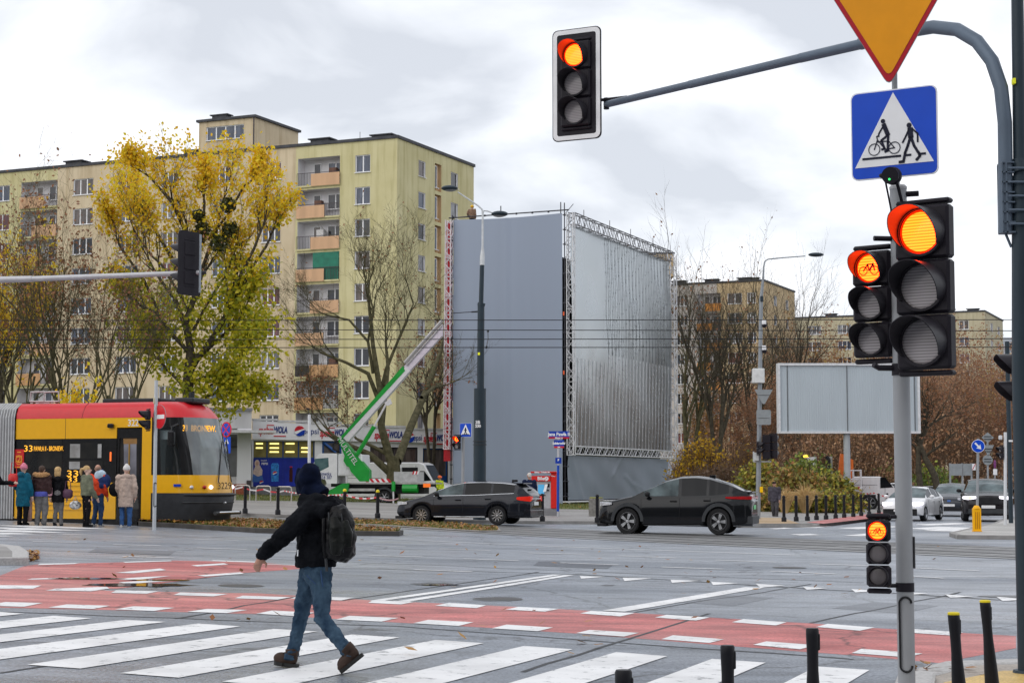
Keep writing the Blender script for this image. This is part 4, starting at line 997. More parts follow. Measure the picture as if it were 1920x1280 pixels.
# --- big yellow tree (golden top, green-yellow lower right)
Yt = 100.0; b0 = ground_at(357, Yt)
T = Tree(11); V = Vector
def wp(px, py, Y=Yt, base=b0): return P(px, py, Y)-base
T.br.tube([V((0,0,-0.3)), wp(356,850), wp(352,720), wp(358,660)], [0.42,0.36,0.31,0.27], 10, False)
mains = [((358,660),(372,540),(365,430),0.30),((358,665),(330,560),(255,470),0.25),((356,690),(420,600),(470,500),0.28),((356,700),(400,640),(485,565),0.22),((358,665),(300,590),(240,560),0.18),
         ((370,560),(390,450),(430,340),0.2),((372,540),(345,430),(310,330),0.2),((354,720),(420,690),(485,645),0.2),((356,740),(310,690),(270,640),0.15),((420,600),(480,470),(520,380),0.16),((356,760),(400,740),(440,720),0.14),((354,740),(420,705),(455,735),0.12),((356,730),(300,680),(255,610),0.12),((362,620),(420,520),(470,420),0.14),((360,600),(310,500),(230,430),0.13),((420,600),(495,460),(520,400),0.15),((300,590),(235,470),(215,420),0.13),((390,450),(460,350),(500,330),0.12),((345,430),(290,340),(265,320),0.12),((370,500),(385,380),(380,330),0.15),((345,520),(280,420),(220,350),0.16)]
for (a, b, c, r) in mains:
    dy = T.rnd.uniform(-2.5,2.5); r *= 0.72
    pa, pb, pc = wp(*a), wp(*b), wp(*c)
    pb.y += dy*0.5; pc.y += dy
    T.br.tube([pa, pa.lerp(pb,0.5)+V((T.rnd.gauss(0,.2),T.rnd.gauss(0,.2),0)), pb], [r, r*0.85, r*0.75], 7, False)
    T.limb(pb, (pc-pb), (pc-pb).length*0.98, r*0.72, 1, 0.45, 0.16, [0,6,6,4], 0.3, (0.1,1.0), (0.35,0.9), (0.5,0.8), 5)
# split the crown: golden above, green-yellow below
top = MB(); rnd = T.rnd
zmid = wp(357,520).z
allb = []
for pts, r in T.tips:
    for _ in range(4):
        i = rnd.randrange(len(pts)-1); q = pts[i].lerp(pts[i+1], rnd.random())+V((rnd.gauss(0,0.28),rnd.gauss(0,0.28),rnd.gauss(0,0.28)))
        lim = zmid+rnd.gauss(0,1.4)+0.12*q.x
        if q.z > lim:
            if rnd.random() < 0.8: leaf_at(top, q, 0.12, rnd)
        else:
            leaf_at(T.lf, q, 0.15, rnd)
for (x, y, rr, nn) in [(480,620,1.5,700),(420,650,1.7,800),(480,665,1.0,300),(330,600,1.3,450),(380,590,1.5,600),(440,580,1.3,500),(410,745,1.0,500),(370,725,1.0,400),(450,735,0.7,250),(310,660,0.9,250),(400,690,1.1,400),(470,545,1.1,260),(300,540,1.0,200),(255,610,1.0,260),(285,660,0.9,260),(340,560,1.4,420),(440,500,1.2,300),(330,700,0.9,300)]:
    c = wp(x, y); c.y += rnd.uniform(-1.5,1.5); T.clump(c, rr*1.55, int(nn*0.66), 0.15)
yt = T.done('maple_tree', 'tall tree with golden top and yellow-green lower crown behind the tram', 'tree', b0, yg, bark_d)
top.build('golden_crown', yl, yt, fix=False)
mist = leafmat('leaf_mistletoe', [(0.025,0.035,0.008),(0.05,0.06,0.012),(0.08,0.08,0.015)])
for (x, y, r) in [(413,455,0.62),(432,430,0.5),(262,388,0.5),(372,405,0.4),(428,385,0.45),(380,430,0.5)]:
    m_ = MB(); c = wp(x, y, Yt-1.0)
    for _ in range(420): leaf_at(m_, c+Vector((rnd.gauss(0,1),rnd.gauss(0,1),rnd.gauss(0,1))).normalized()*r*rnd.random()**0.5, 0.1, rnd)
    m_.build('mistletoe', mist, yt, fix=False)
# --- rust-brown trees on the left
def bushy(name, label, px, Y, top_py, seed, trunks, leafm, per, lsize, spread_px, bark=bark_d, kids=(0,6,5,4), group=None, low=0, cat='tree', keepf=None, rad=0.2, nl=4):
    base = ground_at(px, Y); t = Tree(seed)
    H = P(px, top_py, Y).z-base.z; s = Y/F; H *= 1.0 if low else (0.93 if px < 1200 else 1.04)
    for k in range(trunks):
        a = t.rnd.uniform(-1,1) if trunks > 1 else 0
        dx = spread_px*s*(a if trunks > 1 else 0)
        d = V((dx*0.35, t.rnd.uniform(-.6,.6), H*0.45)); r = rad*(1.0 if trunks == 1 else 0.7)
        t.br.tube([V((0.1*k-0.1*trunks/2,0,-0.3)), d*0.5+V((0,0,0.2)), d], [r, r*0.85, r*0.7], 7, False)
        for j in range(nl):
            ang = t.rnd.random()*6.283
            e = V((math.cos(ang)*spread_px*s*0.45+dx*0.4, math.sin(ang)*spread_px*s*0.4, H*t.rnd.uniform(0.3-0.15*low,0.52)))
            t.limb(d*t.rnd.uniform(0.55-0.35*low,1.0), e, e.length*0.95, r*0.6, 1, 0.35, 0.18, list(kids), 0.3, (0.15,1.0), (0.35,0.9), (0.45,0.7), 5)
    if per: t.leaves(per, lsize, 0.16, keepf)
    return t.done(name, label, cat, base, leafm, bark, group)
bushy('maple_tree', 'brown-leaved tree with several dark stems left of the golden tree', 140, 92, 360, 21, 4, brn, 1, 0.10, 150, bark_g, (0,5,5,3), rad=.13, keepf=lambda q, r: r.random() < .62)
bushy('maple_tree', 'brown-leaved tree leaning out at the photograph edge behind the tram bellows', 20, 94, 400, 22, 3, brn, 1, 0.10, 140, bark_g, (0,5,5,3), rad=.13)
bushy('maple_tree', 'slender bare-stemmed tree between the brown tree and the golden tree', 205, 90, 470, 23, 2, brn, 1, 0.09, 120, bark_g, (0,5,5,3), keepf=lambda q, r: r.random() < .5, rad=.13)
bushy('maple_tree', 'orange-yellow tree behind the brown crown at the far left edge', -10, 110, 430, 24, 2, yl, 5, 0.12, 40, bark_d, (0,5,4,3))
bushy('lime_sapling', 'small golden sapling poking above the tram roof', 128, 85, 700, 26, 1, yl, 7, 0.12, 45, bark_d, (0,4,4,0), rad=0.08)
# --- bare forked tree in front of the yellow gable
bt = ground_at(737, 109.0); T = Tree(31)
def w2(px, py, Y=109.0): return P(px, py, Y)-bt
T.br.tube([V((0,0,-0.3)), w2(738,880), w2(737,855)], [0.50,0.43,0.38], 10, False)
for pts, rr, tip in [([(733,865),(715,800),(714,740),(700,650),(690,560)],(0.36,0.3,0.24,0.17,0.11),1),([(745,865),(770,800),(800,730),(826,660),(836,610)],(0.38,0.33,0.27,0.18,0.07),1),
                ([(714,760),(690,700),(650,680),(600,660)],(0.2,0.16,0.12,0.08),1),([(716,800),(722,740),(728,690),(722,640)],(0.22,0.19,0.15,0.1),1),([(738,858),(702,838),(668,822),(650,800)],(0.18,0.14,0.1,0.06),1),
                ([(712,745),(725,690),(745,640),(765,600)],(0.18,0.15,0.1,0.07),1),([(700,700),(690,640),(655,600),(610,590)],(0.15,0.11,0.09,0.06),1),([(738,892),(694,852),(658,836),(628,818),(604,796)],(0.32,0.25,0.19,0.13,0.07),1),
                ([(690,640),(700,580),(685,530)],(0.1,0.08,0.05),1),([(790,745),(815,725),(835,722)],(0.16,0.12,0.08),1),([(640,832),(600,805),(582,780)],(0.1,0.07,0.04),1),([(745,640),(775,570),(760,520)],(0.08,0.06,0.04),1)]:
    ps = [w2(*p) for p in pts]
    for i, q in enumerate(ps[1:]): q.y += T.rnd.uniform(-0.6,0.6)*i*0.5
    if pts[-1][0] > 800:
        for i, q in enumerate(ps): e_ = P(pts[i][0],pts[i][1],109+3.2*i)-bt; q.x, q.y, q.z = e_
    rr = [x*.78 for x in rr]; T.br.tube(ps, rr, 8, False)
    if tip:
        for k in range(3):
            a = ps[-1] if k == 0 else ps[-2].lerp(ps[-1], T.rnd.random())
            d = (ps[-1]-ps[-2]).normalized()+V((T.rnd.gauss(0,.4),T.rnd.gauss(0,.4),0.25)); d.x -= 0.45*(pts[-1][0] > 800)
            T.limb(a, d, 3.2, rr[-1]*0.7, 1, 0.3, 0.2, [0,6,5,4], 0.3, (0.1,1.0), (0.4,0.95), (0.45,0.75), 5)
T.leaves(1, 0.09, 0.12, lambda q, r: (q.z < 8 and r.random() < 0.7) or r.random() < 0.04)
T.done('lime_tree', 'bare forked tree with mossy trunk standing behind the green boom lift', 'tree', bt, brn, bark_g)
bushy('lime_tree', 'slim tree with a few rust leaves beside the red banner mast', 812, 123, 545, 33, 2, brn, 1, 0.09, 60, bark_d, (0,6,5,3), keepf=lambda q, r: r.random() < 0.6)
# --- trees to the right of the tower
def proto_tree(name, label, px, Y, top_py, seed, **k): return bushy(name, label, px, Y, top_py, seed, **k)
bushy('lime_tree', 'bare dark tree rising right beside the silver panel', 1290, 150, 540, 41, 2, brn, 1, 0.12, 90, bark_g, (0,6,5,4), keepf=lambda q, r: q.z < 9 or r.random() < .25, rad=0.32)
bushy('lime_tree', 'large bare tree before the orange balconies', 1345, 140, 508, 42, 2, brn, 1, 0.12, 110, bark_d, (0,6,5,4), keepf=lambda q, r: q.z < 10 or r.random() < .12, rad=0.3)
bushy('lime_tree', 'bare tree behind the lamp and camera pole', 1425, 152, 535, 43, 2, brn, 1, 0.12, 70, bark_d, (0,6,5,4), keepf=lambda q, r: q.z < 10, rad=0.25)
bushy('ash_tree', 'fine-twigged leafless tree above the grey billboard', 1500, 160, 508, 44, 2, brn, 0, 0.1, 75, bark_d, (0,6,5,4), rad=0.25)
# brown thicket behind the billboard: individual trees
spots = [(1470,175,650),(1530,185,655),(1590,180,650),(1640,190,640),(1700,170,660),(1745,185,650),(1790,180,655),(1835,190,668),(1880,175,672),(1925,185,665),(1400,178,700),(1335,182,720),(1760,150,700),(1860,150,720),(1560,150,730),(1660,155,720),(1450,150,720),(1500,200,640),(1720,205,640),(1815,205,645)]
protos = []; twig2 = M('twig_pale', (0.14,0.10,0.075), 0.9, var=0.35, scale=3, col2=(0.27,0.19,0.14))
rnd = random.Random(77)
lab = ['rust-brown thicket tree', 'dense brown-leaved tree', 'reddish leafless tree']
wher = ['above the top edge of the billboard','behind the billboard panel','over the billboard, second from its mast','behind the big traffic light','right of the grey signal post','below the far cream block corner','between the cream block and the mast','behind the blue arrow sign','beside the tall dark mast','at the photograph edge behind the mast','behind the camera pole','between the tower and the camera pole','over the dark car in the queue','over the traffic island','under the billboard by the orange crane','over the white saloon','behind the hedge and old man','furthest back over the billboard','far behind the red traffic light','far back under the cream block']
grpT = 'brown trees of the thicket behind the billboard'
thk = leafmat('leaf_thicket', [(0.26,0.13,0.07),(0.38,0.20,0.10),(0.46,0.27,0.14),(0.32,0.20,0.13)]); pm_ = [('thicket_tree', 61, thk), ('thicket_tree', 62, brn), ('thicket_tree', 63, leafmat('leaf_brown_mix', [(0.24,0.11,0.045),(0.36,0.17,0.06),(0.34,0.22,0.09),(0.46,0.30,0.07)]))]
for i, (px, Y, py) in enumerate(spots):
    base = ground_at(px, Y); H = P(px, py, Y).z-base.z
    kind = i % 3
    label = '%s %s' % (lab[kind], wher[i])
    if i < 3:
        t = bushy('thicket_tree', label, px, Y, py, 61+i, 4, pm_[kind][2], 2, 0.13, 85, twig2, (0,5,5,3), grpT, 1.0, rad=0.13, nl=6)
        protos.append((t, H))
    else:
        t, h0 = protos[kind]
        dup(t, base, rnd.random()*6.28, label, H/h0)
# a leaning dark trunk in the verge by the queue of cars
lt = ground_at(1765, 120); T = Tree(71)
T.br.tube([V((0,0,-.2)), P(1752,890,120)-lt, P(1735,860,120)-lt, P(1720,820,120)-lt],[0.28,0.24,0.2,0.14],8,False)
T.br.tube([V((-1.2,0.3,-.2)), P(1722,880,120)-lt, P(1722,840,120)-lt, P(1738,800,120)-lt],[0.22,0.2,0.16,0.12],8,False)
for q in ((1720,820),(1738,800),(1735,855)):
    for k in range(3):
        T.limb(P(q[0],q[1],120)-lt, V((T.rnd.uniform(-1,1),T.rnd.uniform(-1,1),0.6)), 3.0, 0.1, 1, 0.2, 0.2, [0,6,5,3], 0.3, (0.1,1.0), (0.4,0.95), (0.45,0.75), 5)
T.leaves(1, 0.1, 0.12)
T.done('crooked_tree', 'low crooked dark tree leaning over the queue of cars', 'tree', lt, brn, bark_d)

# ---------------------------------------------------------------- shrubs, hedge, ornamental grass
def shrub(name, label, px, base_py, Y, wpx, top_py, leafm, nst, nlf, ls, seed, stems=bark_d, droop=0.0, group=None, depth=1.0, cat='shrub'):
    base = ground_at(px, Y); s = Y/F; W = wpx*s; H = P(px, top_py, Y).z-base.z; t = Tree(seed); rnd = t.rnd
    for i in range(nst):
        a = rnd.uniform(-1,1); b = rnd.uniform(-1,1)*depth; hh = H*max(0.25,(1-0.75*a*a))*rnd.uniform(0.75,1.02)
        p0 = V((a*W*0.35, b*W*0.3, -0.1)); p2 = V((a*W*0.5+rnd.gauss(0,W*.04), b*W*0.45, hh)); p1 = p0.lerp(p2,0.5)+V((0,0,hh*0.08))
        t.br.tube([p0,p1,p2],[0.028,0.02,0.008],3,False)
        for k in range(3):
            q = p1.lerp(p2, rnd.random()); t.br.tube([q, q+V((rnd.gauss(0,.35),rnd.gauss(0,.35),rnd.uniform(.1,.6)))],[0.012,0.005],3,False)
        t.tips.append(([p0.lerp(p2,0.35),p1,p2],0.02))
    if nlf:
        for _ in range(nlf):
            pts, r = rnd.choice(t.tips); i = rnd.choice([0,1,1]); q = pts[i].lerp(pts[i+1], rnd.random())+V((rnd.gauss(0,.22),rnd.gauss(0,.22),rnd.gauss(0,.22)))
            if q.z > 0.03: leaf_at(t.lf, q, ls, rnd)
    return t.done(name, label, cat, base, leafm, stems, group)
twig = M('twig_brown', (0.085,0.05,0.03), 0.9, var=0.35, scale=3, col2=(0.15,0.09,0.055))
ylb = leafmat('leaf_forsythia', [(0.62,0.33,0.01),(0.75,0.45,0.015),(0.52,0.36,0.02),(0.38,0.20,0.03)], trans=0.4)
hdg = leafmat('leaf_hedge', [(0.07,0.10,0.015),(0.16,0.18,0.02),(0.32,0.30,0.03),(0.46,0.38,0.04),(0.32,0.15,0.05)], trans=0.2)
hdg2 = leafmat('leaf_hedge_rust', [(0.10,0.12,0.02),(0.22,0.20,0.03),(0.34,0.23,0.05),(0.40,0.17,0.06)], trans=0.2)
hdg3 = leafmat('leaf_hedge_green', [(0.06,0.11,0.02),(0.11,0.17,0.03),(0.2,0.26,0.04),(0.33,0.35,0.04)], trans=0.2)
dkl = leafmat('leaf_dark_brown', [(0.05,0.03,0.02),(0.09,0.055,0.03),(0.12,0.07,0.04)], trans=0.15)
shrub('yellow_shrub', 'round yellow-leaved shrub right of the silver panel', 1315, 930, 122, 130, 812, ylb, 260, 2600, 0.12, 81, twig)
shrub('brown_shrub', 'brown twiggy shrub between the yellow shrub and the camera pole', 1400, 930, 118, 110, 822, org, 260, 700, 0.1, 82, twig)
shrub('dark_shrub', 'dark leafless bush behind the roof of the black crossover', 1345, 935, 104, 200, 872, dkl, 420, 2600, 0.1, 83, twig)
shrub('hedge_shrub', 'yellow-green hedge bush behind the camera pole', 1425, 940, 97, 120, 868, hdg, 170, 5200, 0.12, 84, twig)
shrub('hedge_shrub', 'rusty green hedge mound behind the old man', 1490, 950, 94, 150, 876, hdg2, 170, 6400, 0.12, 85, twig)
shrub('hedge_shrub', 'rounded hedge mound at the end of the bollard row', 1555, 950, 95, 110, 890, hdg, 170, 5600, 0.12, 86, twig)
shrub('hedge_shrub', 'greener hedge top in front of the orange crane lorry', 1510, 940, 101, 140, 858, hdg3, 150, 4800, 0.12, 87, twig)
shrub('hedge_shrub', 'low dark hedge foot beside the bollards', 1540, 955, 91, 120, 920, hdg, 120, 3600, 0.11, 88, twig)
shrub('young_tree', 'small upright green bush sticking out of the hedge', 1500, 930, 103, 24, 832, hdg3, 30, 350, 0.12, 89, twig)
shrub('young_tree', 'small bright green bush next to the crane lorry cab', 1545, 930, 104, 26, 842, hdg3, 30, 350, 0.12, 90, twig)
shrub('brown_shrub', 'tall brown brushwood under the billboard', 1570, 930, 125, 260, 790, thk, 420, 3600, 0.13, 91, twig)
shrub('brown_shrub', 'tall brown brushwood beyond the queue of cars', 1770, 930, 150, 380, 770, thk, 480, 4200, 0.14, 92, twig)
shrub('green_shrub', 'green shrubs behind the white van at the roadside', 1660, 930, 140, 120, 868, hdg3, 120, 2200, 0.14, 93, twig)
shrub('green_shrub', 'green shrubs behind the dark hatchback', 1745, 930, 142, 140, 870, hdg3, 120, 2200, 0.14, 94, twig)
straw = M('straw_grass', (0.46,0.30,0.13), 0.8, var=0.3, scale=3, col2=(0.62,0.45,0.22))
def straw_clump(label, px, base_py, hpx, seed):
    b = G(px, base_py, 0.1); s = b.y/F; H = hpx*s; rnd = random.Random(seed); m_ = MB()
    for i in range(230):
        a = rnd.random()*6.283; r = rnd.random()**0.6; ln = H*rnd.uniform(0.7,1.1)
        d = V((math.cos(a)*r, math.sin(a)*r, 0)); pts = [V((d.x*.12,d.y*.12,0)), V((d.x*.3*H,d.y*.3*H,ln*.6)), V((d.x*.62*H,d.y*.62*H,ln*(0.95-0.35*r)))]
        m_.tube(pts,[0.014,0.012,0.004],3,False)
    o = m_.build('straw_grass', straw, None, b, fix=False); tag(o, label, 'ornamental grass', 'straw-coloured grass clumps by the bollards')
straw_clump('narrow straw-coloured grass clump just behind the old man', 1472, 962, 55, 5)
straw_clump('wider straw-coloured grass clump in front of the hedge', 1510, 962, 62, 6)

# ---------------------------------------------------------------- ground cover
gl_ = MB(); rnd = random.Random(8)
def scatter_poly(poly, n, fn):
    xs = [p.x for p in poly]; ys = [p.y for p in poly]; k = 0
    while k < n:
        x = rnd.uniform(min(xs),max(xs)); y = rnd.uniform(min(ys),max(ys)); ins = False; j = len(poly)-1
        for i in range(len(poly)):
            if (poly[i].y > y) != (poly[j].y > y) and x < (poly[j].x-poly[i].x)*(y-poly[i].y)/(poly[j].y-poly[i].y)+poly[i].x: ins = not ins
            j = i
        if ins: fn(x, y); k += 1
fal = MB(); gbl = MB()
def fl(x, y, h=0.15, s=0.055):
    p = V((x,y,gz(x)+h+rnd.uniform(0,0.05))); a = rnd.random()*6.28; t = rnd.uniform(-.5,.5); q = s*rnd.uniform(.7,1.4)
    c, d = math.cos(a)*q, math.sin(a)*q
    fal.poly([p+V((c,d,t*q)), p+V((-d*.7,c*.7,0.01)), p+V((-c,-d,-t*q+.03)), p+V((d*.7,-c*.7,0.02))])
def gb(x, y, h=0.1):
    z = gz(x)+h; a = rnd.random()*6.28; H = rnd.uniform(.06,.16)
    gbl.poly([(x-.02*math.cos(a),y-.02*math.sin(a),z),(x+.02*math.cos(a),y+.02*math.sin(a),z),(x+rnd.gauss(0,.04),y+rnd.gauss(0,.04),z+H)])
scatter_poly(med1, 2600, lambda x, y: fl(x,y)); scatter_poly(med2, 900, lambda x, y: fl(x,y,.055))
scatter_poly(med1, 2600, lambda x, y: gb(x,y,.12)); scatter_poly(med2, 2600, lambda x, y: gb(x,y,.01))
lw = [Vector((p.x,p.y,0)) for p in gpoly([(440,941),(700,945),(1040,957),(1200,960),(1200,947),(700,928),(440,926)])]
scatter_poly(lw, 9000, lambda x, y: gb(x,y,.1)); scatter_poly(lw, 900, lambda x, y: fl(x,y,.12,.05))
lw2 = [Vector((p.x,p.y,0)) for p in gpoly([(1398,963),(1640,950),(1700,948),(1700,943),(1380,950)])]
scatter_poly(lw2, 4000, lambda x, y: gb(x,y,.12)); scatter_poly(lw2, 150, lambda x, y: fl(x,y,.13,.05))
for cx, cy, rx, ry, nn in [(50,1045,22,8,140),(700,1050,700,40,40),(1300,1075,500,50,40),(860,1200,500,50,24),(1780,1262,80,12,16)]:
    for _ in range(nn):
        g = G(cx+rnd.uniform(-rx,rx), cy+rnd.uniform(-ry,ry)); fl(g.x, g.y, 0.012, 0.05)
fl_m = leafmat('leaf_fallen', [(0.20,0.07,0.025),(0.32,0.13,0.035),(0.42,0.22,0.04),(0.16,0.06,0.03)], trans=0.1)
gr_m = leafmat('grass_blade', [(0.05,0.075,0.012),(0.10,0.13,0.02),(0.17,0.18,0.03),(0.22,0.19,0.05)], trans=0.2)
tag(fal.build('fallen_leaves', fl_m, fix=False), kind='stuff', label='rust-brown leaves lying on verges and road'); tag(gbl.build('grass', gr_m, fix=False), kind='stuff', label='short autumn grass on the verges')
shrub('brown_shrub', 'brown brushwood filling the ground between the tower and the camera pole', 1380, 930, 160, 330, 790, thk, 420, 3800, 0.14, 96, twig)
# ================================================================ cars
tyre_m = M('tyre_rubber', (0.018,0.018,0.019), 0.75, var=0.2, scale=20)
rim_s = M('alloy_silver', (0.55,0.56,0.58), 0.3, 0.8, var=0.1)
rim_d = M('wheel_dark', (0.02,0.02,0.022), 0.5, 0.3)
glass_car = M('car_glass_tint', (0.008,0.009,0.011), 0.03, 0.0, var=0.2, scale=1, spec=0.18)
glass_clear = M('car_glass_clear', (0.02,0.03,0.034), 0.03, 0.0, var=0.5, scale=2.2, spec=0.3, col2=(0.12,0.16,0.17))
chrome = M('chrome_trim', (0.75,0.76,0.78), 0.15, 0.9, var=0.05)
blacktrim = M('black_plastic', (0.018,0.018,0.02), 0.5, var=0.2)
cladding = M('grey_cladding', (0.045,0.048,0.052), 0.55, var=0.15)
headl = M('headlight_glass', (0.6,0.62,0.66), 0.08, 0.2, var=0.3, scale=14)
headlit = M('headlight_lit', (0.8,0.8,0.9), 0.2, emit=((0.95,0.9,1.0), 1.4))
amberlit = M('indicator_lit', (0.9,0.5,0.05), 0.3, emit=((1.0,0.55,0.05), 1.2))
taill = M('tail_light', (0.35,0.008,0.01), 0.12, var=0.3, scale=12)
taillit = M('tail_light_lit', (0.6,0.02,0.01), 0.2, emit=((1.0,0.03,0.01), 0.12))
plate_w = M('number_plate_white', (0.7,0.7,0.7), 0.4, var=0.1, scale=30); plate_g = M('number_plate_green', (0.10,0.50,0.16), 0.4, var=0.2, scale=30)
def interp(pts, x):
    if x <= pts[0][0]: return pts[0][1]
    for a, b in zip(pts, pts[1:]):
        if x <= b[0]:
            t = (x-a[0])/(b[0]-a[0]); t = t*t*(3-2*t)*0.35+t*0.65
            return a[1]+(b[1]-a[1])*t
    return pts[-1][1]
WHEELS = {}
def wheel_part(parent, x, y, r, side, spokes, style):
    k = (r, spokes, side, style)
    if k not in WHEELS:
        w = 0.21; s = side
        a = MB(); a.lathe([(r*0.66,s*0.02),(r*0.66,s*w*0.5),(r*0.6,s*w*0.52)],28,(0,0,0),'y'); a.lathe([(0.0,s*0.035),(r*0.66,s*0.02)],28,(0,0,0),'y'); a.lathe([(0.0,s*(w*0.5+0.0)),(0.06,s*w*0.5),(0.06,s*0.03)],14,(0,0,0),'y')
        t = MB(); t.lathe([(r*0.66,-w*0.5),(r*0.93,-w*0.52),(r*0.99,-w*0.4),(r,-w*0.2),(r,w*0.2),(r*0.99,w*0.4),(r*0.93,w*0.52),(r*0.80,w*0.535),(r*0.66,w*0.5)],36,(0,0,0),'y')
        m = MB(); m.lathe([(r*0.60,s*w*0.30),(r*0.665,s*w*0.53),(r*0.68,s*w*0.50)],36,(0,0,0),'y')
        for i in range(spokes):
            g = 2*math.pi*i/spokes
            for off in ((-0.11,0.11) if style else (0,)):
                c0 = Vector((math.cos(g)*r*0.10, s*w*0.46, math.sin(g)*r*0.10)); c1 = Vector((math.cos(g+off)*r*0.64, s*w*0.47, math.sin(g+off)*r*0.64))
                n = Vector((-math.sin(g),0,math.cos(g)))
                w0, w1 = (0.022,0.026) if style else (0.012,0.02)
                m.poly([c0-n*w0,c1-n*w1,c1+n*w1,c0+n*w0]); e = Vector((0,-s*0.04,0)); m.poly([c0-n*w0,c1-n*w1,c1-n*w1+e,c0-n*w0+e]); m.poly([c0+n*w0,c1+n*w1,c1+n*w1+e,c0+n*w0+e])
        m.lathe([(0.0,s*w*0.52),(r*0.13,s*w*0.5),(r*0.14,s*w*0.42)],14,(0,0,0),'y')
        out = []
        for b, nm, mt in ((a,'wheel',rim_d),(t,'tyre',tyre_m),(m,'rim',rim_s)):
            o = b.build(nm, mt, smooth=True, angle=35); out.append(o.data); bpy.data.objects.remove(o)
        WHEELS[k] = out
    ms = WHEELS[k]
    o = link('wheel', ms[0], parent, (x,y,r)); link('tyre', ms[1], o); link('rim', ms[2], o)
def make_car(name, label, loc, rz, S, scale=1.0, cat='car', group=None):
    root = thing(name, label, cat, loc, rz, group); root.scale = (scale,)*3 if name != 'crossover_car' else (0.99,1.0,1.10)
    L, W, r = S['L'], S['W'], S['r']; belt, roof = S['belt'], S['roof']; ws, rs = S['wind'], S['rear']
    xs = [-L/2+L*i/64 for i in range(65)]
    for a in S['win']: xs += [a[0], a[1]]
    xs += [ws[0], ws[1], rs[0], rs[1]]
    ra = r+0.06
    for xw in S['wheels']: xs += [xw-ra, xw-ra+0.01, xw-ra*0.92, xw+ra*0.92, xw+ra-0.01, xw+ra]
    xs = sorted({round(x,3) for x in xs}); 
    rows = []
    for x in xs:
        zb = interp(belt, x); zr = max(interp(roof, x), zb) if roof[0][0] < x < roof[-1][0] else zb
        te = max(0, (abs(x)-(L/2-0.85))/0.85); hw = W/2*(1-0.22*te**2.6)
        zl = S['zb']+0.10*te**3
        for xw in S['wheels']:
            if abs(x-xw) < ra: zl = max(zl, r+math.sqrt(ra*ra-(x-xw)**2))
        k = min(1, (zr-zb)/0.4)
        zm = max(0.60*zb, zl+0.07); zs = max(zb-0.07, zm+0.02)
        if k > 0.03: top = [(hw-0.085-0.19*k*S.get('tum',1), zr-0.035*k), (hw-0.085-0.34*k-0.1*(1-k), zr), (0, zr+0.03)]
        else: top = [(hw-0.20, zb+0.015), (hw-0.42, zb+0.028), (0, zb+0.045)]
        half = [(0,0.24),(hw-0.30,0.24),(hw-0.05,zl),(hw-0.005,zl+0.03),(hw,zm),(hw-0.03,zs),(hw-0.085,zb)]+top
        rows.append((x, half))
    B = MB(); G_ = {'windshield':MB(),'rear_window':MB()}
    wins = [MB() for _ in S['win']]; winsR = [MB() for _ in S['win']]
    Cl = MB()
    nh = len(rows[0][1])
    for (xa, ha), (xb, hb) in zip(rows, rows[1:]):
        xm = (xa+xb)/2
        for sgn in (-1, 1):
            for j in range(nh-1):
                q = [(xa,sgn*ha[j][0],ha[j][1]),(xb,sgn*hb[j][0],hb[j][1]),(xb,sgn*hb[j+1][0],hb[j+1][1]),(xa,sgn*ha[j+1][0],ha[j+1][1])]
                if sgn > 0: q = q[::-1]
                tgt = B
                if j == 6:
                    for wi, a in enumerate(S['win']):
                        if a[0] < xm < a[1]: tgt = wins[wi] if sgn < 0 else winsR[wi]
                if j >= 7 and ws[0] < xm < ws[1]: tgt = G_['windshield']
                if j >= 7 and rs[0] < xm < rs[1]: tgt = G_['rear_window']
                if j in (2,3) and S.get('clad') and j == 2: tgt = Cl
                tgt.poly(q)
    for x, h in (rows[0], rows[-1]):
        for j in range(nh-1):
            B.poly([(x,-h[j][0],h[j][1]),(x,h[j][0],h[j][1]),(x,h[j+1][0],h[j+1][1]),(x,-h[j+1][0],h[j+1][1])])
    def bld(mb, nm, mt):
        me = bpy.data.meshes.new(nm); me.from_pydata([tuple(v) for v in mb.v], [], mb.f); me.materials.append(mt)
        bm = bmesh.new(); bm.from_mesh(me); bmesh.ops.remove_doubles(bm, verts=bm.verts, dist=0.002); bmesh.ops.recalc_face_normals(bm, faces=bm.faces); bm.to_mesh(me); bm.free()
        me.polygons.foreach_set('use_smooth', [True]*len(me.polygons)); me.set_sharp_from_angle(angle=R(50)); return link(nm, me, root)
    bld(B, 'body', S['paint'])
    if Cl.f: bld(Cl, 'sill', blacktrim)
    for nm in G_:
        if G_[nm].f: bld(G_[nm], nm, S.get('glassf', glass_car))
    for i, m_ in enumerate(wins):
        if m_.f: bld(m_, 'side_window', S.get('glass0', glass_car) if i == S.get('clear', 0) else glass_car)
    for m_ in winsR:
        if m_.f: bld(m_, 'side_window', glass_car)
    for xw in S['wheels']:
        for sd in (-1, 1):
            wheel_part(root, xw, sd*(W/2-0.125), r, sd, S.get('spokes',5), S.get('style',1))
            lin_ = MB(); lin_.lathe([(ra-0.005, sd*(W/2-0.06)),(ra-0.005, sd*(W/2-0.42)),(0.0, sd*(W/2-0.42))],20,(xw,0,r),'y',0,math.pi); lin_.build('wheel_arch_liner', blacktrim, root, fix=False)
            if S.get('arch'):
                tr = MB(); rw = []
                for i in range(19):
                    a = math.pi*i/18; c_, s_ = math.cos(a), math.sin(a)
                    rw.append([(xw+c_*(ra-0.01), sd*(W/2+0.012), r+s_*(ra-0.01)),(xw+c_*(ra+0.085), sd*(W/2+0.012), r+s_*(ra+0.085)),(xw+c_*(ra+0.10), sd*(W/2-0.04), r+s_*(ra+0.10))])
                tr.grid(rw); tr.build('arch_trim', cladding, root, smooth=True, fix=False)
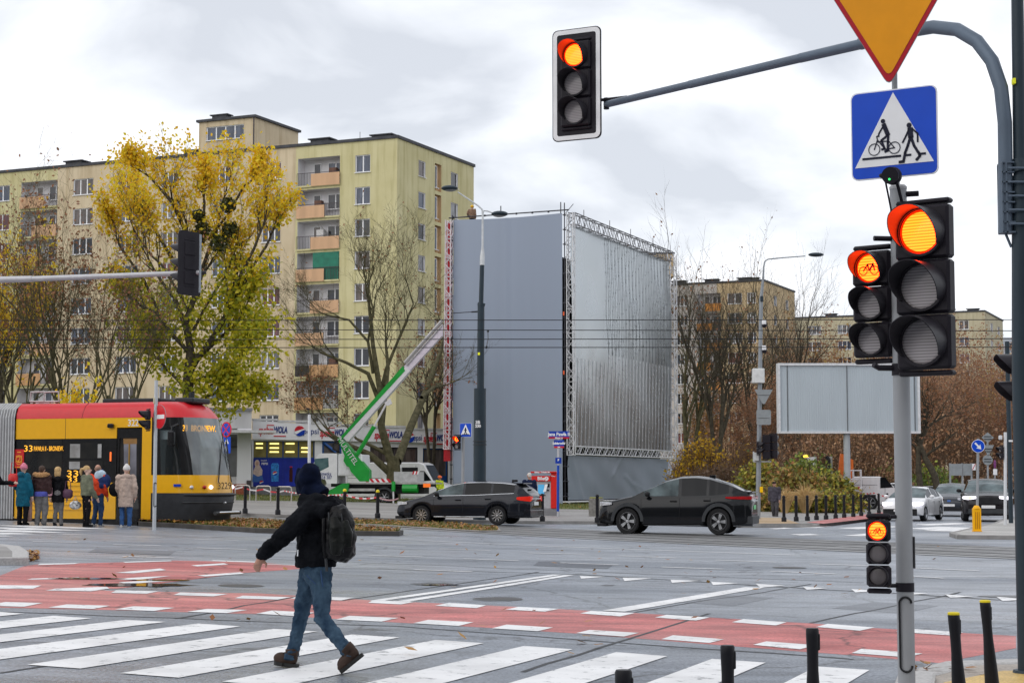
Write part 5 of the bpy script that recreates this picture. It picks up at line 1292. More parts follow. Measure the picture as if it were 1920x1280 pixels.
    # mirrors, handles, sill line, door seams
    for sd in (-1, 1):
        xm = S['mirror'][0]; zm = S['mirror'][1]
        m_ = MB(); m_.ell((xm, sd*(W/2+0.10), zm+0.06),(0.09,0.11,0.075),10,6); m_.box((xm-0.02,min(sd*(W/2-0.06),sd*(W/2+0.06)),zm-0.01),(xm+0.05,max(sd*(W/2-0.06),sd*(W/2+0.06)),zm+0.03)); m_.build('mirror', S['paint'] if S.get('mp') else blacktrim, root, smooth=True)
        for xh in S['handles']:
            m_ = MB(); zh = interp(belt, xh)-0.14; m_.rbox((xh-0.11,min(sd*(W/2-0.03),sd*(W/2+0.018)),zh-0.018),(xh+0.11,max(sd*(W/2-0.03),sd*(W/2+0.018)),zh+0.018),0.012); m_.build('door_handle', S.get('handlem', blacktrim), root)
        m_ = MB()
        for xd in S['doors']:
            zt = interp(belt, xd)-0.07; m_.tube([(xd-0.02,sd*(W/2-0.001),S['zb']+0.14),(xd,sd*(W/2+0.001),zt*0.62),(xd,sd*(W/2-0.028),zt)],0.006,4,False)
        m_.build('door_seam', blacktrim, root, fix=False)
        if S.get('chrome'):
            m_ = MB(); pts = []
            a, b = S['win'][0][0], S['win'][-1][1]
            for i in range(31):
                x = a+(b-a)*i/30; pts.append((x, sd*(W/2-0.083), interp(belt,x)+0.006))
            m_.tube(pts,0.013,4)
            pts = []
            for i in range(31):
                x = a+0.12+(b-a-0.12)*i/30; zb = interp(belt,x); zr = max(interp(roof,x),zb); k = min(1,(zr-zb)/0.4); hw = W/2
                pts.append((x, sd*(hw-0.083-0.188*k*S.get('tum',1)), zr-0.04*k))
            m_.tube(pts,0.012,4); m_.build('chrome_trim', chrome, root, fix=False)
        for x0, x1, z0, z1, mt in S['lights']:
            m_ = MB(); ends = []
            for i in range(7):
                x = x0+(x1-x0)*i/6; te = max(0,(abs(x)-(L/2-0.85))/0.85); hw = W/2*(1-0.22*te**2.6); t = i/6
                tt = t if x1 > 0 else 1-t
                zc0 = z0+(z1-z0)*0.5*(1-tt**0.6)*0.8; zc1 = z1-(z1-z0)*0.5*(1-tt**0.6)*0.3
                ends.append([(x,sd*(hw+0.008),zc0),(x,sd*(hw+0.010),zc1),(x,sd*(hw-0.10),zc1+0.01)])
            xe = x1 if x1 > 0 else x0; e_ = 0.012 if xe > 0 else -0.012
            te = 1.0; hw = W/2*0.78
            cap = [[(xe+e_,sd*hw,z0),(xe+e_,sd*hw,z1),(xe+e_,sd*hw,z1)],[(xe+e_,sd*(hw-S.get('lw',0.32)),z0+(z1-z0)*0.35),(xe+e_,sd*(hw-S.get('lw',0.32)),z1),(xe+e_,sd*(hw-S.get('lw',0.32)),z1)]]
            if xe > 0: m_.grid(ends+cap)
            else: m_.grid(cap[::-1]+ends)
            m_.build('headlight' if xe < 0 else 'tail_light', mt, root, smooth=True, fix=True)
    for nm, lo, hi, mt in S.get('extra', []):
        m_ = MB(); m_.rbox(lo, hi, 0.012); m_.build(nm, mt, root)
    return root
paint_nb = M('paint_blue_black', (0.012,0.014,0.02), 0.22, 0.25, var=0.06, coat=0.42, spec=0.08)
paint_bk = M('paint_black', (0.008,0.009,0.011), 0.2, 0.2, var=0.06, coat=0.42, spec=0.08)
paint_wh = M('paint_white', (0.72,0.72,0.73), 0.25, 0.0, var=0.03, coat=0.8)
paint_gy = M('paint_dark_grey', (0.03,0.034,0.042), 0.25, 0.4, var=0.06, coat=0.42, spec=0.08)
paint_bw = M('paint_brown_black', (0.018,0.016,0.018), 0.25, 0.3, var=0.06, coat=0.42, spec=0.08)
wag = dict(L=4.82,W=1.81,r=0.325,zb=0.26,paint=paint_nb,belt=[(-2.41,0.62),(-2.3,0.72),(-2.05,0.80),(-1.35,0.95),(-1.0,0.97),(0.4,1.0),(1.6,1.05),(2.2,1.08),(2.36,1.02),(2.41,0.92)],
    roof=[(-1.42,0.95),(-0.95,1.16),(-0.35,1.39),(0.1,1.465),(0.7,1.48),(1.4,1.45),(1.9,1.39),(2.1,1.28),(2.37,1.03)],wind=(-1.38,-0.30),rear=(1.98,2.32),
    win=[(-1.02,0.02),(0.10,1.02),(1.10,1.86)],wheels=(-1.46,1.28),mirror=(-0.86,0.98),handles=(-0.12,0.95),doors=(-1.0,0.06,1.10),chrome=True,handlem=paint_nb,glass0=glass_clear,spokes=10,style=0,tum=1.0,lw=0.28,
    lights=[(-2.39,-1.98,0.66,0.78,headl),(1.98,2.41,0.80,0.97,taillit)],
    extra=[('number_plate',(2.412,-0.26,0.66),(2.43,0.26,0.78),plate_w),('rear_badge_bar',(2.41,-0.55,0.87),(2.43,0.55,0.90),chrome),('rear_bumper',(2.1,-0.80,0.30),(2.45,0.80,0.50),paint_nb),('rear_spoiler',(1.86,-0.52,1.385),(2.12,0.52,1.425),paint_nb),('front_lip',(-2.47,-0.74,0.20),(-2.2,0.74,0.29),blacktrim),('aerial_fin',(1.55,-0.03,1.46),(1.75,0.03,1.54),blacktrim),('side_skirt',(-1.0,-0.915,0.25),(0.85,-0.86,0.29),chrome),('wiper',(2.2,-0.3,1.2),(2.26,0.1,1.22),blacktrim),('grille',(-2.425,-0.5,0.42),(-2.40,0.5,0.60),blacktrim)])
def at_wheels(pa, pb, rz, x0, x1):
    """place a car so that the near-side wheels at local x0, x1 stand on the two ground pixels"""
    a, b = G(*pa), G(*pb); c = (a+b)/2
    return c
def car_loc(px, py, W, rz, xm):
    g = G(px, py); off = Vector((xm*math.cos(rz)+(W/2-0.1)*math.sin(rz), xm*math.sin(rz)-(W/2-0.1)*math.cos(rz)))
    x, y = g.x-off.x, g.y-off.y
    return Vector((x, y, gz(x)+0.005))
rzw = R(-17)
make_car('estate_car', 'blue-black estate car with chrome window line in front of the ticket machine', car_loc(862,983,1.81,rzw,-0.09), rzw, wag, 1.03)
suv = dict(L=4.80,W=1.89,r=0.37,zb=0.27,paint=paint_bk,belt=[(-2.40,0.66),(-2.3,0.80),(-2.0,0.92),(-1.35,1.04),(-0.9,1.07),(0.4,1.08),(1.2,1.10),(1.9,1.16),(2.28,1.19),(2.36,1.12),(2.40,0.95)],
    roof=[(-1.38,1.03),(-0.8,1.28),(-0.2,1.52),(0.2,1.60),(0.65,1.615),(1.1,1.57),(1.6,1.44),(2.25,1.195)],wind=(-1.34,-0.16),rear=(1.35,2.18),
    win=[(-0.95,0.14),(0.24,1.02),(1.10,1.72)],wheels=(-1.46,1.40),mirror=(-0.80,1.07),handles=(0.0,1.05),doors=(-1.02,0.19,1.15),clad=True,arch=True,glass0=glass_clear,spokes=5,style=1,tum=1.05,lw=0.55,
    lights=[(-2.36,-1.95,0.80,0.90,headl),(1.62,2.40,0.98,1.07,taill)],
    extra=[('number_plate',(2.402,-0.30,0.70),(2.42,0.22,0.82),plate_g),('rear_diffuser',(2.15,-0.80,0.30),(2.44,0.80,0.52),cladding),('rear_light_bar',(2.36,-0.74,1.0),(2.415,0.74,1.05),taill),('rear_spoiler',(2.22,-0.72,1.17),(2.42,0.72,1.20),paint_bk),('front_lip',(-2.46,-0.76,0.22),(-2.15,0.76,0.31),blacktrim),('chrome_strip',(2.40,-0.6,0.93),(2.425,0.6,0.955),chrome),('aerial_fin',(1.0,-0.03,1.57),(1.2,0.03,1.66),paint_bk),('grille',(-2.42,-0.55,0.42),(-2.395,0.55,0.66),blacktrim)])
rzs = R(-15)
make_car('crossover_car', 'black coupe-shaped crossover with green number plate crossing the tracks', car_loc(1262,1002,1.89,rzs,-0.03), rzs, suv, 1.0)
sed = dict(L=4.55,W=1.78,r=0.32,zb=0.22,paint=paint_wh,belt=[(-2.27,0.60),(-2.2,0.72),(-1.9,0.82),(-1.2,0.95),(-0.8,0.97),(0.8,1.0),(1.6,1.04),(2.1,1.05),(2.27,0.9)],
    roof=[(-1.25,0.95),(-0.6,1.22),(-0.15,1.38),(0.3,1.43),(0.8,1.41),(1.2,1.33),(1.85,1.05)],wind=(-1.2,-0.14),rear=(1.0,1.8),win=[(-0.85,0.1),(0.18,1.0),(1.04,1.4)],wheels=(-1.36,1.32),
    mirror=(-0.75,0.97),mp=True,handles=(0.0,0.95),doors=(-0.9,0.14,1.05),handlem=paint_wh,glassf=glass_clear,spokes=5,style=1,lw=0.36,
    lights=[(-2.26,-1.75,0.66,0.80,headlit),(1.9,2.27,0.8,0.95,taill)],extra=[('grille',(-2.30,-0.72,0.24),(-2.262,0.72,0.52),blacktrim),('number_plate',(-2.325,-0.26,0.40),(-2.302,0.26,0.50),plate_w)])
make_car('saloon_car', 'white saloon car waiting at the crossing with headlights on', ground_at(1712, 79.5)+Vector((0,0,.005)), R(63), sed, 1.04, group='cars waiting in the right-hand street')
pri = dict(L=4.48,W=1.76,r=0.31,zb=0.22,paint=paint_gy,belt=[(-2.24,0.62),(-2.15,0.76),(-1.8,0.88),(-1.2,1.0),(1.5,1.08),(2.1,1.08),(2.24,0.9)],roof=[(-1.35,0.98),(-0.4,1.36),(0.1,1.48),(0.6,1.47),(1.3,1.36),(2.05,1.1)],wind=(-1.3,-0.2),rear=(1.2,2.0),win=[(-0.85,0.1),(0.18,1.3)],wheels=(-1.32,1.35),
    mirror=(-0.75,1.0),handles=(0.0,0.95),doors=(-0.9,0.14,1.05),glassf=glass_clear,spokes=5,style=1,lw=0.30,lights=[(-2.23,-1.75,0.70,0.86,headl),(1.9,2.24,0.8,0.95,taill)],extra=[('grille',(-2.27,-0.6,0.24),(-2.232,0.6,0.40),blacktrim),('number_plate',(-2.29,-0.26,0.45),(-2.24,0.26,0.56),plate_w),('round_badge',(-2.26,-0.08,0.66),(-2.22,0.08,0.74),M('badge_blue',(0.1,0.2,0.5),0.3,0.5))])
make_car('hatchback_car', 'dark grey hatchback between the white saloon and the dark utility vehicle', ground_at(1785, 92)+Vector((0,0,.005)), R(72), pri, 1.12, group='cars waiting in the right-hand street')
bm_ = dict(L=4.7,W=1.92,r=0.37,zb=0.27,paint=paint_bw,belt=[(-2.35,0.80),(-2.28,0.98),(-1.9,1.06),(-1.15,1.13),(1.6,1.16),(2.2,1.14),(2.35,0.95)],roof=[(-1.2,1.12),(-0.5,1.46),(0.0,1.63),(0.6,1.66),(1.5,1.6),(2.2,1.15)],wind=(-1.15,-0.15),rear=(1.6,2.1),win=[(-0.8,0.1),(0.2,1.1),(1.2,1.7)],wheels=(-1.45,1.42),
    mirror=(-0.65,1.14),handles=(0.0,1.0),doors=(-0.9,0.14,1.1),glassf=glass_clear,spokes=5,style=1,lw=0.34,lights=[(-2.34,-1.8,0.86,0.99,headlit),(1.9,2.35,0.9,1.1,taill)],
    extra=[('grille',(-2.385,-0.42,0.68),(-2.345,0.42,0.95),blacktrim),('number_plate',(-2.41,-0.26,0.52),(-2.35,0.26,0.64),plate_w),('lower_grille',(-2.39,-0.75,0.32),(-2.34,0.75,0.50),cladding),('indicator',(-2.36,0.60,0.90),(-2.30,0.76,0.97),amberlit)])
make_car('utility_car', 'brown-black utility car with lit headlights and amber indicator beside the traffic island', ground_at(1848, 80)+Vector((0,0,.005)), R(77), bm_, 1.13, group='cars waiting in the right-hand street')
wsv = dict(bm_); wsv['paint'] = paint_wh; wsv['lights'] = [(-2.34,-1.8,0.86,0.99,headl),(1.9,2.35,0.9,1.1,taill)]; wsv['extra'] = []
make_car('estate_car', 'white estate car parked behind the barrier tape next to the van', ground_at(1660, 112)+Vector((0,0,.005)), R(-8), wsv, 1.0)
dk_ = dict(wag); dk_['extra'] = []; dk_['lights'] = []
make_car('parked_car', 'dark car half hidden behind the white saloon, its roof alone showing', ground_at(1728, 128)+Vector((0,0,.005)), R(-5), dk_, 1.0)
red_ = dict(sed); red_['paint'] = M('paint_red', (0.45,0.02,0.02), 0.3, coat=0.8); red_['lights'] = []; red_['extra'] = []
make_car('parked_car', 'red car seen through the hedge behind the camera pole', ground_at(1450, 108)+Vector((0,0,.005)), R(-10), red_, 1.25)

# ================================================================ vans and lorries
whv = M('van_white', (0.78,0.78,0.79), 0.35, var=0.05, coat=0.5)
def box_van(name, label, loc, rz, L=5.6, W=2.0, H=2.45, face=1, door=False):
    """side profile extruded with rounded edges; front at +x*face"""
    t = thing(name, label, 'van', loc, rz); f = face
    prof = [(-L/2,0.45),(-L/2,H-0.25),(-L/2+0.12,H-0.06),(-L/2+0.35,H),(L/2-1.75,H),(L/2-1.45,H-0.12),(L/2-0.85,1.35),(L/2-0.15,1.10),(L/2,0.85),(L/2,0.4),(L/2-0.5,0.35),(-L/2+0.2,0.35)]
    m_ = MB(); rw = []
    for y, ins in ((-W/2+0.12,0.05),(-W/2,0.0),(W/2,0.0),(W/2-0.12,0.05)):
        cx, cz = 0, 1.3; sc_ = [(x*(1-ins*0.25), cz+(z-cz)*(1-ins)) for x, z in prof]
        y2 = -W/2-0.0 if y == -W/2 else (W/2 if y == W/2 else (-W/2-0.06 if y < 0 else W/2+0.06))
        rw.append([(f*x, y2, z) for x, z in sc_])
    rw = [rw[0], rw[1], rw[2], rw[3]]
    m_.grid(rw, closed=True); m_.face(range(len(prof))); m_.face(range(3*len(prof), 4*len(prof)))
    m_.build('body', whv, t, smooth=True, angle=30)
    g = MB(); g.poly([(f*(L/2-1.72),-W/2-0.072,1.35),(f*(L/2-1.72),-W/2-0.072,2.0),(f*(L/2-1.42),-W/2-0.072,2.0),(f*(L/2-0.95),-W/2-0.072,1.40)]); g.build('side_window', glass_car, t, fix=False)
    g = MB(); g.poly([(f*(L/2-1.40),-W/2+0.1,H-0.2),(f*(L/2-0.86),-W/2+0.1,1.40),(f*(L/2-0.84),W/2-0.1,1.40),(f*(L/2-1.38),W/2-0.1,H-0.2)]); g.T = None
    for i in range(len(g.v)): g.v[i] = g.v[i]+Vector((f*0.03,0,0.03))
    g.build('windshield', glass_car, t, fix=False)
    if door:
        g = MB(); g.box((f*(L/2-2.9) if f > 0 else -(L/2-1.85),-W/2-0.068,0.62),(f*(L/2-1.85) if f > 0 else -(L/2-2.9),-W/2-0.062,H-0.32)); g.build('open_doorway', blacktrim, t)
        g = MB(); g.rbox((f*(L/2-4.2),-W/2-0.17,0.6),(f*(L/2-2.95),-W/2-0.12,H-0.3),0.02); g.build('sliding_door', whv, t)
    m_ = MB(); 
    for x in (-L/2+0.05,-0.4,L*0.2): m_.tube([(f*x,-W/2-0.064,0.55),(f*x,-W/2-0.064,H-0.2)],0.008,4)
    m_.tube([(f*(-L/2+0.05),-W/2-0.066,1.55),(f*(L/2-1.9),-W/2-0.066,1.55)],0.01,4); m_.build('panel_seam', cladding, t)
    for xw in (-L*0.28, L*0.32):
        for sd in (-1,1): wheel_part(t, f*xw, sd*(W/2-0.08), 0.34, sd, 5, 1)
    return t
box_van('panel_van', 'white panel van with open side door behind the bare tree', ground_at(752, 113.5), R(-14), 6.6, 2.0, 2.55, 1, True)
box_van('panel_van', 'plain white van parked behind the lift basket at the roadside', ground_at(1626, 108), R(-6), 4.8, 1.9, 2.05, 1)
# ---- green boom lift lorry
bg_ = ground_at(690, 104.0); BR = R(-9)
lift = thing('boom_lift_truck', 'white lorry carrying a green telescopic boom raised against the tower', 'truck', bg_, BR)
def lx(px, py=900): return U(px, py, bg_, (math.cos(BR), math.sin(BR)))[0]
def lz(px, py): return U(px, py, bg_, (math.cos(BR), math.sin(BR)))[1]-bg_.z
gre = M('lift_green', (0.008,0.30,0.035), 0.4, var=0.12, scale=2, coat=0.3); lwh = M('lift_white', (0.68,0.66,0.68), 0.4, var=0.06)
wd = 1.05
x0, x1 = lx(594), lx(640)
prof = [(x0+0.05,lz(600,912)),(x0-0.0,lz(600,890)),(x0+0.10,lz(600,868)),(x0+0.35,lz(600,852)),(x0+0.55,lz(600,850)),(x1,lz(640,850)),(x1,lz(640,906)),(lx(622),lz(622,906)),(lx(618),lz(618,898)),(lx(606),lz(606,898)),(lx(602),lz(602,910))]
m_ = MB(); m_.prism(prof,'y',-wd,wd); m_.build('cab', whv, lift)
g = MB(); g.poly([(lx(597),-wd-0.006,lz(597,878)),(lx(599),-wd-0.006,lz(599,860)),(lx(624),-wd-0.006,lz(624,858)),(lx(625),-wd-0.006,lz(625,875)),(lx(603),-wd-0.006,lz(603,886))]); g.build('side_window', M('cab_glass',(0.05,0.11,0.12),0.04,var=0.5,scale=2,col2=(0.12,0.2,0.21)), lift, fix=False)
text('Multimetka', 0.30, navy_t, lift, lx(614), -wd-0.008, lz(614,888), 0.01, ax='c', sx=0.75); text('532 454 387', 0.28, navy_t, lift, lx(613.5), -wd-0.008, lz(613.5,895), 0.01, sx=0.8)
m_ = MB(); m_.rbox((x1+0.02,-wd+0.1,lz(640,892)),(lx(686),wd-0.1,lz(640,852)),0.05)
for i in range(12): m_.box((x1+0.2+i*0.1,-wd+0.07,lz(640,889)),(x1+0.24+i*0.1,-wd+0.1,lz(640,874)))
m_.build('equipment_box', whv, lift)
m_ = MB(); m_.box((lx(628),-0.9,lz(640,912)),(lx(812),0.9,lz(640,905.5))); m_.box((lx(640),-0.7,lz(640,925)),(lx(800),0.7,lz(640,912)-0.002)); m_.build('chassis', blacktrim, lift)
m_ = MB(); m_.box((lx(660),-1.1,lz(700,907)),(lx(822),1.1,lz(700,904.5))); m_.box((lx(652),-1.12,lz(700,920)),(lx(711),-1.02,lz(700,915))); m_.build('flatbed', M('deck_grey',(0.4,0.39,0.37),0.6,var=0.2), lift)
for px in (617,728):
    for sd in (-1,1): wheel_part(lift, lx(px), sd*(wd-0.15), lz(px,900)*0+0.40, sd, 6, 0)
m_ = MB(); m_.lathe([(0.46,-wd-0.02),(0.58,-wd-0.02)],16,(lx(728),0,0.40),'y',0,math.pi); m_.lathe([(0.58,-wd-0.02),(0.58,-wd+0.4)],16,(lx(728),0,0.40),'y',0,math.pi); m_.build('mudguard', cladding, lift)
def quadbar(mb, pts, y0, y1): mb.prism([(lx(a,b),lz(a,b)) for a, b in pts],'y',y0,y1)
m_ = MB(); quadbar(m_, [(642,822),(648,820),(701,882),(701,902),(683,902),(667,884),(662,872)], -1.16, -0.55); tur = m_.build('turret', gre, lift)
text('MULTITEL', 0.42, lwh, tur, 0, 0, 0, 0.01, sx=1.0); lt_ = C.objects[-1]; 
lt_.location = (lx(661,846), -1.18, lz(661,846)); lt_.rotation_euler = (0, R(55), 0)
m_ = MB(); quadbar(m_, [(655,855),(664,868),(668,877),(659,874),(653,864)], -1.14, -0.6); m_.build('counterweight', gre, lift)
m_ = MB(); quadbar(m_, [(646,821),(652,822),(767,697),(763,688)], -1.10, -0.56); m_.build('boom_cover', gre, lift)
m_ = MB(); quadbar(m_, [(652,822),(661,828),(776,697),(767,690)], -1.08, -0.58); m_.build('boom_main', lwh, lift)
m_ = MB(); quadbar(m_, [(764,689),(775,697),(835,632),(835,610)], -1.02, -0.64); m_.build('boom_extension', M('boom_extension_pale',(0.62,0.56,0.63),0.4), lift)
m_ = MB(); m_.tube([(lx(766,682),-1.05,lz(766,682)),(lx(836,603),-1.05,lz(836,603))],0.10,6); m_.tube([(lx(770,687),-1.06,lz(770,687)),(lx(836,612),-1.06,lz(836,612))],0.05,6); m_.build('hose_track', M('hose_track_grey',(0.45,0.44,0.45),0.4,0.4), lift)
m_ = MB(); m_.tube([(lx(677,853),-1.0,lz(677,853)),(lx(709,800),-1.0,lz(709,800))],0.13,8); m_.build('lift_cylinder', gre, lift)
m_ = MB(); m_.tube([(lx(709,800),-1.0,lz(709,800)),(lx(733,755),-1.0,lz(733,755))],0.06,8); quadbar(m_, [(728,757),(738,748),(742,758),(734,762)], -1.06, -0.9); m_.build('cylinder_rod', lwh, lift)
m_ = MB(); quadbar(m_, [(622,924),(625,920),(652,906),(665,905),(662,921),(655,924),(640,928),(632,927)], -1.3, -1.15); m_.build('outrigger', gre, lift)
m_ = MB(); m_.tube([(lx(747),-1.3,lz(747,902)),(lx(747),-1.3,lz(747,920))],0.11,8); m_.k = 1; m_.tube([(lx(747),-1.3,lz(747,919)),(lx(747),-1.3,0.02)],0.05,8); m_.build('outrigger', [gre, lwh], lift)
m_ = MB(); m_.tube([(lx(762),-0.95,lz(775,915)),(lx(790),-0.95,lz(775,915))],0.26,12); m_.build('hydraulic_tank', gre, lift)
rw_ = MB(); n_ = 9; xa, xb = lx(694), lx(741); za, zb2 = lz(700,904)+0.01, lz(700,899)+0.06
for i in range(n_):
    rw_.k = i % 2; a = xa+(xb-xa)*i/n_; b = xa+(xb-xa)*(i+1)/n_; sh = -0.12
    rw_.prism([(a+sh,zb2),(b+sh,zb2),(b-sh*0.3,za),(a-sh*0.3,za)],'y',-1.13,-1.11)
rw_.build('hazard_board', [red_s, white_s], lift)
m_ = MB(); m_.box((lx(801),-1.14,lz(800,913)),(lx(814),-1.0,lz(800,906))); m_.build('marker_lamp', M('marker_orange',(0.8,0.16,0.02),0.35,emit=((1,.2,.02),0.25)), lift)
m_ = MB(); m_.box((lx(745),-0.9,lz(760,904)),(lx(789),0.9,lz(760,884))); m_.build('tool_crate', M('crate_grey',(0.42,0.42,0.42),0.6,var=0.15), lift)
rw_ = MB()
for i in range(4): rw_.k = i % 2; a = lx(779)+0.09*i*1.0; rw_.prism([(a,lz(780,889)),(a+0.09,lz(780,889)),(a+0.15,lz(780,883)),(a+0.06,lz(780,883))],'y',-0.93,-0.905)
rw_.build('hazard_board', [red_s, white_s], lift)
m_ = MB(); pts = [(lx(644,824),-1.0,lz(644,824)),(lx(634,832),-1.05,lz(634,832)),(lx(633,842),-1.05,lz(633,842)),(lx(645,848),-1.0,lz(645,848))]; m_.tube(pts,0.06,6); m_.build('hose_loop', blacktrim, lift)
# ---- orange crane lorry behind the hedge
cg = ground_at(1575, 106.0); CR2 = R(-8); cr = thing('crane_lorry', 'white lorry with an orange loader crane behind the hedge', 'truck', cg, CR2)
def kx(px, py=900): return U(px, py, cg, (math.cos(CR2), math.sin(CR2)))[0]
def kz(px, py): return U(px, py, cg, (math.cos(CR2), math.sin(CR2)))[1]-cg.z
m_ = MB(); m_.prism([(kx(1500),0.6),(kx(1500),kz(1500,866)),(kx(1508),kz(1508,858)),(kx(1530),kz(1530,856)),(kx(1532),0.6)],'y',-1.1,1.1); m_.build('cab', whv, cr, smooth=True, angle=20)
m_ = MB(); m_.ell((kx(1512),0,kz(1512,855)),(0.18,0.18,0.1),10,6); m_.build('beacon', amberlit, cr)
m_ = MB(); m_.box((kx(1552),-1.0,0.6),(kx(1560),1.0,kz(1555,856))); m_.k = 1; m_.tube([(kx(1553),-1.05,kz(1553,900)),(kx(1553),-1.05,kz(1553,862)),(kx(1549),-1.0,kz(1549,856))],0.13,6); m_.build('headboard', [M('headboard_grey',(0.5,0.5,0.45),0.6,var=0.3), blacktrim], cr)
m_ = MB(); m_.prism([(kx(1568),kz(1568,905)),(kx(1579),kz(1579,905)),(kx(1585),kz(1585,852)),(kx(1576),kz(1576,850))],'y',-0.5,0.3); m_.prism([(kx(1594),kz(1594,900)),(kx(1600),kz(1600,900)),(kx(1600),kz(1600,862)),(kx(1595),kz(1595,860))],'y',-0.3,0.4); m_.build('crane_arm', M('crane_orange',(0.75,0.17,0.03),0.4,var=0.1,coat=0.3), cr)
m_ = MB(); m_.box((kx(1500),-0.9,0.35),(kx(1640),0.9,0.95)); m_.build('chassis', blacktrim, cr)
for px in (1512,1570,1628):
    for sd in (-1,1): wheel_part(cr, kx(px), sd*0.95, 0.48, sd, 6, 0)
bk = MB()
X0, X1 = kx(1584), kx(1612)
for z in (kz(1590,914),kz(1590,898),kz(1590,882)):
    bk.tube([(X0,-1.6,z),(X1,-1.6,z),(X1,-0.7,z),(X0,-0.7,z),(X0,-1.6,z)],0.035,5)
for x in (X0,(X0+X1)/2,X1): bk.tube([(x,-1.6,kz(1590,914)),(x,-1.6,kz(1590,880))],0.035,5); bk.tube([(x,-0.7,kz(1590,914)),(x,-0.7,kz(1590,880))],0.035,5)
wb = bk.build('work_basket', lwh, cr)
rw_ = MB()
for i in range(6): rw_.k = i % 2; a = X0+(X1-X0)*i/6; rw_.prism([(a,kz(1590,917)),(a+(X1-X0)/6,kz(1590,917)),(a+(X1-X0)/6+0.08,kz(1590,912)),(a+0.08,kz(1590,912))],'y',-1.66,-1.63)
rw_.build('hazard_board', [red_s, white_s], wb)
# ================================================================ tram
TR = R(-19); tb0 = G(374, 990); tloc = Vector((tb0.x, tb0.y, gz(tb0.x)+0.0))
d_ = Vector((math.cos(TR), math.sin(TR), 0)); n_ = Vector((-math.sin(TR), math.cos(TR), 0))
tram = thing('tram', 'yellow and red tram with dark windows standing at the crossing', 'tram', tloc, TR)
def tx(px, py=850): return U(px, py, tloc, (d_.x, d_.y))[0]
def tz(px, py): return U(px, py, tloc, (d_.x, d_.y))[1]-tloc.z
ty_ = M('tram_yellow', (0.78,0.40,0.008), 0.3, var=0.03, coat=0.6); tr_ = M('tram_red', (0.56,0.016,0.024), 0.35, var=0.05, coat=0.15)
tk = M('tram_black', (0.012,0.012,0.013), 0.25, var=0.2, coat=0.4); tg_ = M('tram_window', (0.012,0.014,0.016), 0.05, var=0.6, scale=1.4, col2=(0.035,0.033,0.03), spec=0.6)
tclear = M('tram_clear_glass', (0.05,0.06,0.065), 0.03, spec=0.8, alpha_glass=0.72)
dkg = M('tram_bumper', (0.03,0.032,0.036), 0.45, var=0.15); bel = M('bellows_grey', (0.50,0.50,0.50), 0.6, var=0.1)
W = 2.35
zsk = tz(150,972); zyt = tz(150,903)-0.02; zwt = tz(150,822); zrb = tz(150,784); zrt = tz(150,755)
xb_ = tx(29); xd0, xd1 = tx(218), tx(266); xf = tx(284)
# straight body: near wall bands, far wall, roof
def band(mb, x0, x1, z0, z1, y=0.0, t=0.05): mb.box((x0,y,z0),(x1,y+t,z1))
m_ = MB(); band(m_, xb_, xd0, zsk, zyt); band(m_, xb_, xd0, zwt, zrb); band(m_, xd0, xd1, tz(240,801), zrb); band(m_, xd1, xf, zsk, zrb)
band(m_, xb_, xf, zsk, zrb, W-0.05)
m_.box((xb_,0.052,zsk+0.3),(xf,W-0.052,zsk+0.4))
m_.build('body_panel', ty_, tram)
m_ = MB(); band(m_, xb_, xd0-0.0, zyt+0.002, zwt-0.002, 0.012); m_.build('window_band', tk, tram)
# windows in the black band
for (a, b, c, d) in [(48,116,825,878),(130,192,830,859),(128,193,863,880)]:
    g = MB(); g.poly([(tx(a),0.006,tz(a,d)),(tx(b),0.006,tz(a,d)),(tx(b),0.006,tz(a,c)),(tx(a),0.006,tz(a,c))]); g.build('window', tg_, tram, fix=False)
refl = M('window_reflection_paint', (0.20,0.19,0.18), 0.3, var=0.4, scale=2, col2=(0.42,0.42,0.42))  # pale quads below paint reflections onto the tram window glass
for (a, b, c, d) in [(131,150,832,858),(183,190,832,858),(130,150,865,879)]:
    g = MB(); g.poly([(tx(a),0.003,tz(a,d)),(tx(b),0.003,tz(a,d)),(tx(b),0.003,tz(a,c)),(tx(a),0.003,tz(a,c))]); g.build('window_reflection', refl, tram, fix=False)
led = M('led_amber', (1.0,0.5,0.05), 0.5, emit=((1.0,0.42,0.02), 0.55))
text('33', 0.26, led, tram, tx(53), 0.0, tz(56,841), 0.004, sx=1.3); text('PAWŁA II - BRONIEW.', 0.20, led, tram, tx(91), 0.0, tz(91,841), 0.004, sx=0.52)
text('33', 0.26, led, tram, tx(137), 0.0, tz(137,888), 0.004, sx=1.7); text('33', 0.22, led, tram, tx(137), 0.0, tz(137,899), 0.004, sx=1.7)
text('322', 0.27, M('number_white',(0.75,0.72,0.65),0.5), tram, tx(249), -0.006, tz(249,793), 0.004, sx=0.9, bold=0.004)
